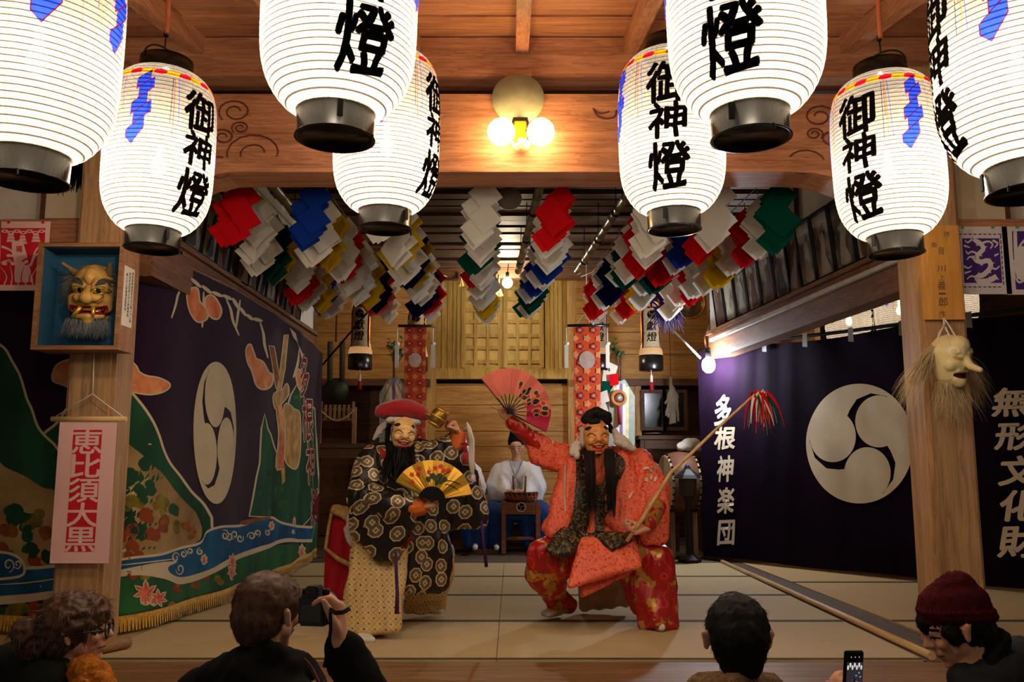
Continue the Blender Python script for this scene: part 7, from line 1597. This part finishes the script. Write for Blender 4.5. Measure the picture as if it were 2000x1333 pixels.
b = fuzz(hm, 1500, 0.035, 0.0011, down=0.5, seed=5, out=0.5); b.build('loose_hairs', HAIRBR, h_o, fix=False)['kind'] = 'stuff'
b = MB()
for s in (-1, 1):
    c = [fr(s * 0.34 + 0.25 * math.cos(a), 0.05 + 0.22 * math.sin(a), 0.80) for a in [6.2832 * i / 20 for i in range(21)]]; b.tube(c, 0.003, 6, False)
    b.tube([fr(s * 0.59, 0.10, 0.78), fr(s * 0.74, 0.12, 0.2), fr(s * 0.80, 0.10, -0.2)], 0.003, 6)
b.tube([fr(-0.10, 0.08, 0.82), fr(0, 0.11, 0.84), fr(0.10, 0.08, 0.82)], 0.003, 6); b.build('glasses', BLACK, t)
me = blob([[(P(163, 1308, 2.84), 0.040), (P(188, 1318, 2.80), 0.032)], [(P(186, 1318, 2.80), 0.033), (P(198, 1345, 2.78), 0.036)], [(P(160, 1312, 2.84), 0.04), (P(178, 1350, 2.78), 0.045)], [(P(152, 1306, 2.95), 0.036), (P(190, 1316, 3.0), 0.034)], [(P(192, 1360, 2.78), 0.04), (P(196, 1420, 2.76), 0.045)]], 0.008, 2, [(0.010, (30, 30, 30)), (0.005, (80, 80, 80))]); link('mustard_scarf', me, MUST, t)
# photographer seen from behind
cw = P(664, 1258, 2.16); ce = P(742, 1420, 2.25)
hp = hand(cw, (-0.05, 0.15, 1), (-0.8, -0.1, 0.05), 1, 1.02, (42, 52, 30), 6, 0.4)
lw_ = P(585, 1300, 2.02)
t, fr, q, body, bm_, cm_ = dressed('short-haired person in black coat seen from behind, raising a camera in one hand', 530, 1202, 2.52, R(150), R(2), R(0), COATB, [(P(430, 1480, 2.3), P(520, 1470, 2.1), None), (ce, cw, hp)], k=0.113, up=0.085,
    coat_extra=[[(P(496, 1272, 2.50), 0.02), (P(540, 1268, 2.40), 0.02), (P(486, 1310, 2.5), 0.05), (P(560, 1310, 2.42), 0.04)], [(P(540, 1268, 2.40), 0.02), (P(584, 1286, 2.46), 0.018), (P(560, 1310, 2.42), 0.04), (P(602, 1310, 2.5), 0.03)], [(P(470, 1318, 2.5), 0.06), (P(500, 1290, 2.48), 0.03)]])
face_marks(body, bm_, fr); b_ = fr.b
hair = [[b_(0, 0.34, -0.28, 0.76), b_(0, 0.34, 0.05, 0.70)], [b_(0, 0.0, -0.45, 0.66), b_(0, -0.30, -0.55, 0.44)], [b_(0, 0.52, 0.34, 0.42)]]
hm = blob(hair, 0.007, 3, (0.003, (60, 60, 60))); h_o = link('short_hair', hm, HAIRBR, t)
b = fuzz(hm, 3200, 0.020, 0.0008, down=0.35, seed=8); b.build('loose_hairs', HAIRBR, h_o, fix=False)['kind'] = 'stuff'
# his camera with strap
c = P(616, 1191, 2.16); t2 = empty('camera', c, 'black camera held up by the photographer in the black coat', 'camera'); Mz = Matrix.Rotation(R(-10), 3, 'Z'); CB = mat('camera_black', (16, 16, 17), 0.4, bump=0.1, bns=200, spec=0.5)
b = MB(); b.box(c, (0.070, 0.05, 0.072), Mz); b.build('body', CB, t2, 0.006)
b = MB(); b.box(c + Vector((-0.004, 0, 0.045)), (0.034, 0.04, 0.022), Mz); b.build('viewfinder', CB, t2, 0.004)
b = MB(); Ml = Matrix.Translation(c) @ Matrix.Rotation(R(-4), 4, 'Z') @ Matrix.Rotation(R(-90), 4, 'X'); b.lathe([(0, 0.02), (0.032, 0.02), (0.034, 0.08), (0.028, 0.085), (0.0, 0.08)], 28, Ml); b.build('lens', CB, t2)
for k_, (dx, dz) in enumerate(((0.026, 0.043), (-0.026, 0.042))):
    b = MB(); b.lathe([(0, -0.006), (0.009, -0.006), (0.009, 0.006), (0, 0.006)], 14, Matrix.Translation(c + Mz @ Vector((dx, 0, dz)))); b.build('dial', IRON, t2)
b = MB(); b.box(c + Mz @ Vector((0, -0.026, -0.004)), (0.05, 0.004, 0.04), Mz); b.build('rear_screen', mat('dark_glass2', (12, 13, 15), 0.15, spec=0.6), t2)
STR = mat('strap_black', (18, 16, 16), 0.7); STRR = mat('strap_red', (130, 36, 30), 0.7)
b = MB()
def ribbon(pts, w_, mb): 
    pts = [Vector(p) for p in pts]; vs = []
    for i, p in enumerate(pts):
        d = (pts[min(i + 1, len(pts) - 1)] - pts[max(i - 1, 0)]).normalized(); s = d.cross(Vector((0, -1, 0.1))).normalized(); vs += [p - s * w_, p + s * w_]
    mb.add(vs, [(2 * i, 2 * i + 1, 2 * i + 3, 2 * i + 2) for i in range(len(pts) - 1)], True)
ribbon([P(x, y, d) for x, y, d in ((643, 1190, 2.05), (655, 1198, 2.02), (670, 1197, 2.02), (684, 1189, 2.04))], 0.005, b); ribbon([P(x, y, d) for x, y, d in ((645, 1196, 2.05), (646, 1230, 2.04), (640, 1270, 2.06), (633, 1305, 2.1))], 0.004, b)
ribbon([P(x, y, d) for x, y, d in ((596, 1284, 2.33), (612, 1300, 2.28), (628, 1330, 2.2), (640, 1375, 2.14))], 0.013, b); b.build('strap', STR, t2, fix=False)
b = MB()
for s in (-5, 5): b.tube([P(x + s, y, d - 0.004) for x, y, d in ((600, 1286, 2.33), (614, 1302, 2.28), (628, 1330, 2.2), (640, 1375, 2.14))], 0.0016, 5)
b.build('strap_piping', STRR, t2)
# man with dark hair seen from behind
FURC = mat('beige_fur_collar', (120, 92, 62), 0.9, var=0.3, ns=60, bump=0.5, bns=120)
t, fr, q, body, bm_, cm_ = dressed('black-haired person with a beige fleece collar seen straight from behind', 1437, 1250, 2.45, R(178), R(4), R(0), mat('brown_jacket', (52, 42, 34), 0.9), [(None, None, None)] * 2, k=0.115)
face_marks(body, bm_, fr); b_ = fr.b
hair = [[b_(0, 0.34, -0.26, 0.74), b_(0, 0.30, 0.02, 0.68)], [b_(0, 0.1, -0.42, 0.70), b_(0, -0.42, -0.48, 0.50)], [b_(0, 0.66, 0.1, 0.44), b_(0, 0.88, 0.12, 0.20)]]
hm = blob(hair, 0.007, 3, (0.003, (60, 60, 60))); h_o = link('short_hair', hm, HAIRB, t)
b = fuzz(hm, 3000, 0.020, 0.0008, down=0.4, seed=18); b.build('loose_hairs', HAIRB, h_o, fix=False)['kind'] = 'stuff'
me = blob([[(P(1392, 1342, 2.42), 0.035), (P(1437, 1338, 2.35), 0.03), (P(1484, 1342, 2.42), 0.035)], [(P(1375, 1352, 2.5), 0.05), (P(1500, 1352, 2.5), 0.05)]], 0.009, 2, [(0.006, (60, 60, 60))]); link('fleece_collar', me, FURC, t)
# man in the wine-red knit cap with a phone
pc = P(1665, 1325, 2.5); PHN = (0.072, 0.009, 0.146)
hl = hand(P(1640, 1412, 2.53), (0.0, 0.1, 1), (0.8, 0.25, 0), 1, 0.95, (14, 30, 25), 4, 0.3); hr = hand(P(1716, 1416, 2.55), (-0.22, 0.05, 0.9), (-0.8, 0.1, -0.1), -1, 0.92, (14, 30, 25), 4, 0.3)
t, fr, q, body, bm_, cm_ = dressed('person in a wine-red knit cap looking down in profile at the phone', 1866, 1234, 2.75, R(-108), R(22), R(0), COATN, [(P(1760, 1560, 2.65), P(1716, 1416, 2.55), hr), (P(1690, 1540, 2.6), P(1640, 1412, 2.53), hl)], k=0.115, skin=SKIN, body_yaw=R(-125), up=0.05,
    coat_extra=[[(P(1885, 1330, 2.72), 0.05), (P(1930, 1296, 2.75), 0.05), (P(1960, 1330, 2.7), 0.09)], [(P(1940, 1290, 2.78), 0.045), (P(2010, 1310, 2.75), 0.10)]])
face_marks(body, bm_, fr); b_ = fr.b
hm = blob([[b_(0, 0.20, -0.30, 0.73), b_(0, -0.22, -0.5, 0.50)], [b_(0, 0.42, 0.42, 0.40)], [b_(0.5, 0.15, 0.15, 0.24), b_(0.56, -0.10, 0.14, 0.14)], [b_(-0.5, 0.15, 0.15, 0.24), b_(-0.56, -0.10, 0.14, 0.14)]], 0.006, 3, (0.004, (60, 60, 60))); h_o = link('black_hair', hm, HAIRB, t)
b = fuzz(hm, 1500, 0.022, 0.0008, down=0.5, seed=28); b.build('loose_hairs', HAIRB, h_o, fix=False)['kind'] = 'stuff'
def knit(c, n):
    v = fr.M.transposed() @ (c - fr.O) / fr.k; a = math.atan2(v.x, -v.y + 0.25); return c + n * (0.0035 * math.sin(a * 46))
me = blob([[b_(0, 0.52, -0.40, 0.76), b_(0, 0.58, 0.0, 0.70)], [b_(0, 0.98, -0.55, 0.46), b_(0, 0.92, -0.25, 0.46)], [b_(0, 1.22, -0.45, 0.24), b_(0, 1.16, -0.62, 0.24)]], 0.005, 3, (0.006, (16, 16, 16)), knit); c_o = link('knit_cap', me, WINE, t)
me = blob([[b_(0, 0.32, -0.40, (0.094, 0.094, 0.030)), b_(0, 0.42, -0.02, (0.088, 0.088, 0.030))], [b_(0, 0.46, -0.40, (0.095, 0.095, 0.026)), b_(0, 0.55, -0.02, (0.089, 0.089, 0.026))]], 0.005, 3, None, knit); link('cap_fold', me, WINE, c_o)
me = blob([[b_(0.3, -0.70, -0.65, 0.28), b_(-0.3, -0.70, -0.65, 0.28), b_(0, -0.50, -0.90, 0.28)], [b_(0.42, -1.0, -0.35, 0.26), b_(0.3, -0.70, -0.65, 0.28)]], 0.009, 2, [(0.006, (30, 30, 30))]); link('dark_scarf', me, COATB, t)
t2 = empty('phone', pc, 'phone with a lit screen held up by the person in the knit cap', 'phone'); Mp = Matrix.Rotation(R(6), 3, 'Y') @ Matrix.Rotation(R(28), 3, 'Z')
b = MB(); b.box(pc, PHN, Mp); b.build('case', mat('phone_case', (20, 20, 22), 0.3, spec=0.5), t2, 0.003)
b = MB(); b.box(pc + Mp @ Vector((0, -0.0052, 0)), (0.066, 0.001, 0.138), Mp); b.build('screen', mat('screen_black', (6, 6, 8), 0.15, spec=0.5), t2)
rr = random.Random(2); sm = [emis('screen_' + n_, c_, 0.55) for n_, c_ in (('white', (236, 236, 240)), ('blue', (120, 160, 220)), ('pink', (190, 120, 120)), ('dark', (50, 44, 50)))]
b = MB()
sp_ = lambda u, v, l: pc + Mp @ Vector((u * 0.031, -0.0058 - l, v * 0.069))
A = Art(sp_, (0, 0), 0.00002, 0.0002); A.put(flat([(-1, -0.72), (1, -0.72), (1, 0.62), (-1, 0.62)]), sm[3], 1)
for k in range(7): A.put(flat(ell(-0.85 + 0.28 * k, 0.42 + 0.1 * (k % 2), 0.12, 0.09)), sm[0], 2 + k % 2)
for k in range(12): x, y = rr.uniform(-0.8, 0.7), rr.uniform(-0.4, 0.4); A.put(flat([(x, y), (x + 0.22, y), (x + 0.22, y + 0.05), (x, y + 0.05)]), sm[1 + k % 2], 4)
A.put(flat([(-0.15, -0.4), (0.05, -0.4), (0.1, -0.05), (-0.1, 0.05)]), MATS['screen_black'], 6); A.put(flat([(-0.9, -0.7), (0.9, -0.7), (0.9, -0.42), (-0.9, -0.45)]), sm[2], 3)
for k in range(3): A.put(flat(ell(-0.5 + 0.5 * k, 0.82, 0.05, 0.025)), sm[0], 7)
A.build('picture', t2)

# ---------------------------------------------------------------- masks on the pillars
t = empty('shadow_box', P(152, 683, 4.72), 'blue-lined open wooden box on the left pillar holding a horned mask', 'box')
x0, x1 = P(67, 580, 4.62).x, P(236, 580, 4.62).x; z0, z1 = P(150, 683, 4.62).z, P(150, 474, 4.62).z; TK = 0.022; BW = wood('box_timber', (120, 80, 50), (172, 124, 84), 'x'); BL = mat('box_blue_lining', (40, 88, 120), 0.8, var=0.1)
y0, y1 = 4.62, 4.81
for nm, c_, d_ in (('side_board', (x0 + TK / 2, (y0 + y1) / 2, (z0 + z1) / 2), (TK, y1 - y0, z1 - z0)), ('side_board', (x1 - TK / 2, (y0 + y1) / 2, (z0 + z1) / 2), (TK, y1 - y0, z1 - z0)), ('top_board', ((x0 + x1) / 2, (y0 + y1) / 2, z1 - TK / 2), (x1 - x0 - 2 * TK, y1 - y0, TK)), ('bottom_board', ((x0 + x1) / 2, (y0 + y1) / 2, z0 + TK / 2), (x1 - x0 - 2 * TK, y1 - y0, TK))):
    b = MB(); b.box(c_, d_); b.build(nm, BW, t)
b = MB(); b.box(((x0 + x1) / 2, y1 - 0.008, (z0 + z1) / 2), (x1 - x0 - 2 * TK, 0.012, z1 - z0 - 2 * TK)); e_ = 0.002
for c_, d_ in (((x0 + TK + e_, (y0 + y1) / 2 + 0.01, (z0 + z1) / 2), (e_, y1 - y0 - 0.03, z1 - z0 - 2 * TK)), ((x1 - TK - e_, (y0 + y1) / 2 + 0.01, (z0 + z1) / 2), (e_, y1 - y0 - 0.03, z1 - z0 - 2 * TK)), (((x0 + x1) / 2, (y0 + y1) / 2 + 0.01, z1 - TK - e_), (x1 - x0 - 2 * TK, y1 - y0 - 0.03, e_)), (((x0 + x1) / 2, (y0 + y1) / 2 + 0.01, z0 + TK + e_), (x1 - x0 - 2 * TK, y1 - y0 - 0.03, e_))): b.box(c_, d_)
b.build('blue_lining', BL, t)
f_ = lambda u, v, l: Vector((x1 + 0.001 + l, y0 + 0.02 + u * 0.13, z1 - 0.12 - v * 0.33))
b = MB(); b.add([f_(0, 0, 0), f_(1, 0, 0), f_(1, 1, 0), f_(0, 1, 0)], [(0, 1, 2, 3)]); lb_ = b.build('paper_label', WHITE, t)
A = Art(f_, (0, 0), 0.0003, 0.0006)
for c_ in range(3):
    for r_ in range(15 - 2 * c_): vs, fs = glyph('岩戸面昭和年奉納神楽舞人大正作', 0, 0, 1, 1, 0.01) if False else glyph('神楽面奉納昭和年月日舞人作之寄贈'[(r_ + 5 * c_) % 16], 0, 0, 1, 1, 0.01); A.put(([(0.82 - 0.27 * c_ + x * 0.17, 0.08 + 0.058 * r_ + 0.03 * c_ - y * 0.05) for x, y in vs], fs), GREYINK if False else INK, 1)
A.build('label_writing', lb_)
# horned mask
t = empty('horned_mask', P(180, 620, 4.78), 'gold-eyed horned demon mask with grey mane and beard inside the blue-lined box', 'mask'); fr = Frame3(P(178, 574, 4.72), R(12), R(2), R(0), 0.192); b_ = fr.b; MSK = mat('old_mask_lacquer', (206, 160, 84), 0.4, var=0.2, ns=12)
pr = [[b_(0, 0.35, -0.3, 0.58), b_(0, -0.45, -0.3, 0.52)], [b_(0, 0.42, 0.12, 0.22), b_(0, 0.56, 0.05, 0.2)], [b_(-0.34, 0.18, 0.10, 0.17), b_(-0.12, 0.10, 0.22, 0.1)], [b_(0.34, 0.18, 0.10, 0.17), b_(0.12, 0.10, 0.22, 0.1)], [b_(0, 0.05, 0.30, 0.12), b_(0, -0.18, 0.48, 0.20)], [b_(-0.26, -0.18, 0.32, 0.15)], [b_(0.26, -0.18, 0.32, 0.15)], [b_(-0.40, -0.20, 0.08, 0.2), b_(-0.44, -0.4, 0.0, 0.16)], [b_(0.40, -0.20, 0.08, 0.2), b_(0.44, -0.4, 0.0, 0.16)],
      [b_(-0.42, -0.34, 0.14, 0.08), b_(0, -0.32, 0.30, 0.09), b_(0.42, -0.34, 0.14, 0.08)], [b_(-0.36, -0.66, 0.14, 0.09), b_(0, -0.70, 0.28, 0.10), b_(0.36, -0.66, 0.14, 0.09)], [b_(0, -0.80, 0.16, 0.16)]]
me = blob(pr, 0.006, 3); o = link('face', me, MSK, t); A = Art(projector(me, fr), (0.1, 0.1), 0.0004, 0.0010); GE = mat('gold_eye', (226, 178, 60), 0.25, 0.6); GB = mat('grey_brow', (70, 68, 62), 0.8)
for s in (-1, 1):
    A.put(flat(ell(s * 0.30, 0.06, 0.22, 0.115, s * 0.25)), D_ if False else MATS['mask_line'], 1); A.put(flat(ell(s * 0.30, 0.06, 0.20, 0.095, s * 0.25)), GE, 2); A.put(flat(ell(s * 0.24, 0.06, 0.065, 0.065)), BLACKM, 3)
    A.put(flat(spline([(s * 0.16, 0.18), (s * 0.22, 0.36), (s * 0.36, 0.44), (s * 0.54, 0.40), (s * 0.56, 0.24), (s * 0.38, 0.24)], 4)), GB, 2); A.put(band([(s * 0.10, 0.06), (s * 0.06, 0.26), (s * 0.14, 0.40)], 0.015), MATS['mask_shade'], 1)
    A.put(band([(s * 0.14, -0.30), (s * 0.32, -0.24), (s * 0.40, -0.10), (s * 0.30, -0.02)], 0.016), MATS['mask_shade'], 1)
for r_ in (0.16, 0.23): A.put(band([(-r_, 0.44), (0, 0.30 - r_ * 0.4), (r_, 0.44)], 0.012), MATS['mask_shade'], 1)
A.put(flat(spline([(-0.50, -0.36), (-0.2, -0.42), (0, -0.40), (0.2, -0.42), (0.50, -0.36), (0.42, -0.62), (0, -0.62), (-0.42, -0.62)], 4)), mat('mask_red', (150, 16, 24), 0.4), 2); A.put(flat(spline([(-0.42, -0.42), (-0.15, -0.47), (0.15, -0.47), (0.42, -0.42), (0.34, -0.57), (0, -0.57), (-0.34, -0.57)], 4)), BLACKM, 3)
for s in (-1, 1): A.put(band([(s * 0.40, -0.46), (s * 0.24, -0.50), (s * 0.22, -0.56)], 0.03), GE, 4)
A.put(flat([(-0.16, -0.45), (0.16, -0.45), (0.14, -0.51), (-0.14, -0.51)]), GE, 5); A.build('painted_features', o)
for a_, c_ in ((fr(-0.16, -0.44, 0.36), fr(-0.40, -0.74, 0.32)), (fr(0.16, -0.42, 0.36), fr(0.19, -0.72, 0.38))):
    b = MB(); b.tube([a_, a_.lerp(c_, 0.6), c_], [0.012, 0.011, 0.004], 8); b.build('fang', GE, t)
for s, a_ in ((-1, ((-0.46, 0.60, -0.1), (-0.62, 0.72, -0.05), (-0.82, 0.86, 0.05))), (1, ((0.44, 0.58, -0.1), (0.46, 0.74, 0.05), (0.50, 0.92, 0.12)))):
    b = MB(); pts = [fr(*q_) for q_ in a_]; n_ = 14; c_ = [pts[0].lerp(pts[1], k / 7) if k < 7 else pts[1].lerp(pts[2], (k - 7) / 7) for k in range(n_ + 1)]; b.tube(c_, [(0.020 - 0.0009 * k) * (1.0 + 0.18 * (k % 2)) for k in range(n_ + 1)], 10); b.build('horn', mat('horn_ivory', (120, 100, 66), 0.5, var=0.4, ns=60), t)
rr = random.Random(14); GM = mat('grey_mane', (112, 110, 100), 0.8, var=0.3); GM2 = mat('grey_beard', (120, 126, 128), 0.8, var=0.25)
b = MB()
for k in range(1500):
    a = rr.uniform(-0.5, math.pi + 0.5); r_ = rr.uniform(0.46, 0.66); p = fr(r_ * math.cos(a) * 1.02, 0.28 + r_ * math.sin(a) * 0.85, rr.uniform(-0.5, -0.15)); d = fr.X * math.cos(a) * 0.6 + Vector((0, 0, 0.45 * math.sin(a) - 0.5)) + fr.N * 0.1; ribbons([(p, d, rr.uniform(0.04, 0.10))], 0.0013, b, 4, 0.3, rnd=0.8)
b.build('mane', GM, t, fix=False)['kind'] = 'stuff'
b = MB()
for k in range(1300): p = fr(rr.uniform(-0.56, 0.50), -0.80 + rr.uniform(-0.06, 0.06), rr.uniform(-0.2, 0.26)); ribbons([(p, fr.X * rr.gauss(0, 0.25) + fr.N * 0.25 + Vector((0, 0, -1)), rr.uniform(0.06, 0.105))], 0.0014, b, 4, 0.1, rnd=0.5)
b.build('beard', GM2, t, fix=False)['kind'] = 'stuff'
# white long-nosed mask with fur
t = empty('long_nosed_mask', P(1862, 780, 4.72), 'cream long-nosed mask with straggly pale fur hanging on the right pillar', 'mask'); fr = Frame3(P(1866, 706, 4.70), R(26), R(10), R(-4), 0.150); b_ = fr.b; CRM = mat('cream_lacquer', (224, 206, 150), 0.45, var=0.12, ns=8)
pr = [[b_(0, 0.30, -0.3, 0.68), b_(0, -0.45, -0.22, 0.52), b_(0, 0.1, -0.1, 0.62)], [b_(-0.34, 0.36, 0.24, 0.17), b_(-0.1, 0.30, 0.36, 0.12)], [b_(0.34, 0.36, 0.24, 0.17), b_(0.1, 0.30, 0.36, 0.12)], [b_(0, 0.56, 0.1, 0.4)], [b_(0, 0.12, 0.38, 0.16), b_(0, -0.14, 0.62, 0.14)], [b_(0, -0.14, 0.62, 0.14), b_(0.02, -0.24, 0.98, 0.10)], [b_(-0.36, -0.12, 0.08, 0.26)], [b_(0.36, -0.12, 0.08, 0.26)], [b_(-0.25, -0.34, 0.32, 0.06), b_(0.25, -0.34, 0.32, 0.06)], [b_(0, -0.72, 0.18, 0.24), b_(-0.2, -0.62, 0.2, 0.12), b_(0.2, -0.62, 0.2, 0.12)]]
me = blob(pr, 0.005, 3); o = link('face', me, CRM, t); A = Art(projector(me, fr), (0.1, 0.1), 0.0004, 0.0010); BRN = mat('mask_gold_wash', (176, 136, 60), 0.5, var=0.3)
for s in (-1, 1): A.put(flat(ell(s * 0.34, 0.13, 0.14, 0.06, s * 0.3)), BRN, 1); A.put(flat(spline([(s * 0.14, 0.34), (s * 0.2, 0.52), (s * 0.42, 0.56), (s * 0.58, 0.40), (s * 0.5, 0.30), (s * 0.3, 0.36)], 3)), mat('worn_white', (226, 216, 184), 0.5), 1)
A.put(flat(spline([(-0.34, -0.42), (0, -0.38), (0.34, -0.42), (0.26, -0.56), (0, -0.60), (-0.26, -0.56)], 3)), mat('dark_maroon', (60, 16, 20), 0.5), 1); A.build('painted_features', o)
rr = random.Random(31); FUR = mat('pale_fur', (206, 182, 140), 0.8, var=0.25)
b = MB()
for k in range(1500):
    a = rr.uniform(-0.5, math.pi + 0.5); r_ = rr.uniform(0.62, 0.80); p = fr(r_ * math.cos(a), 0.08 + r_ * math.sin(a) * 0.85, rr.uniform(-0.6, -0.38)); d = fr.X * math.cos(a) * 0.9 + Vector((0, 0.1, 0.2 * math.sin(a) - 0.4)); ribbons([(p, d, rr.uniform(0.10, 0.38))], 0.0011, b, 6, 1.0, rnd=0.5)
for k in range(700): p = fr(rr.uniform(-0.55, 0.5), rr.uniform(-0.9, -0.72), rr.uniform(-0.4, 0.1)); ribbons([(p, (rr.gauss(0, 0.25), -0.05, -1), rr.uniform(0.08, 0.26))], 0.0010, b, 6, 0.3, rnd=0.45)
b.build('fur', FUR, t, fix=False)['kind'] = 'stuff'
b = MB(); n0 = P(1843, 622, 4.79)
for dx, dz in ((-0.02, -0.07), (0.03, -0.09)): b.tube([n0, n0 + Vector((dx * 0.5, -0.02, -0.04)), fr(dx * 6, 0.86, -0.15)], 0.005, 6)
b.tube([n0 + Vector((0, -0.02, -0.03)), P(1836, 650, 4.72), P(1822, 690, 4.70), P(1814, 730, 4.72)], 0.006, 6); b.build('cord', WHITE, t)
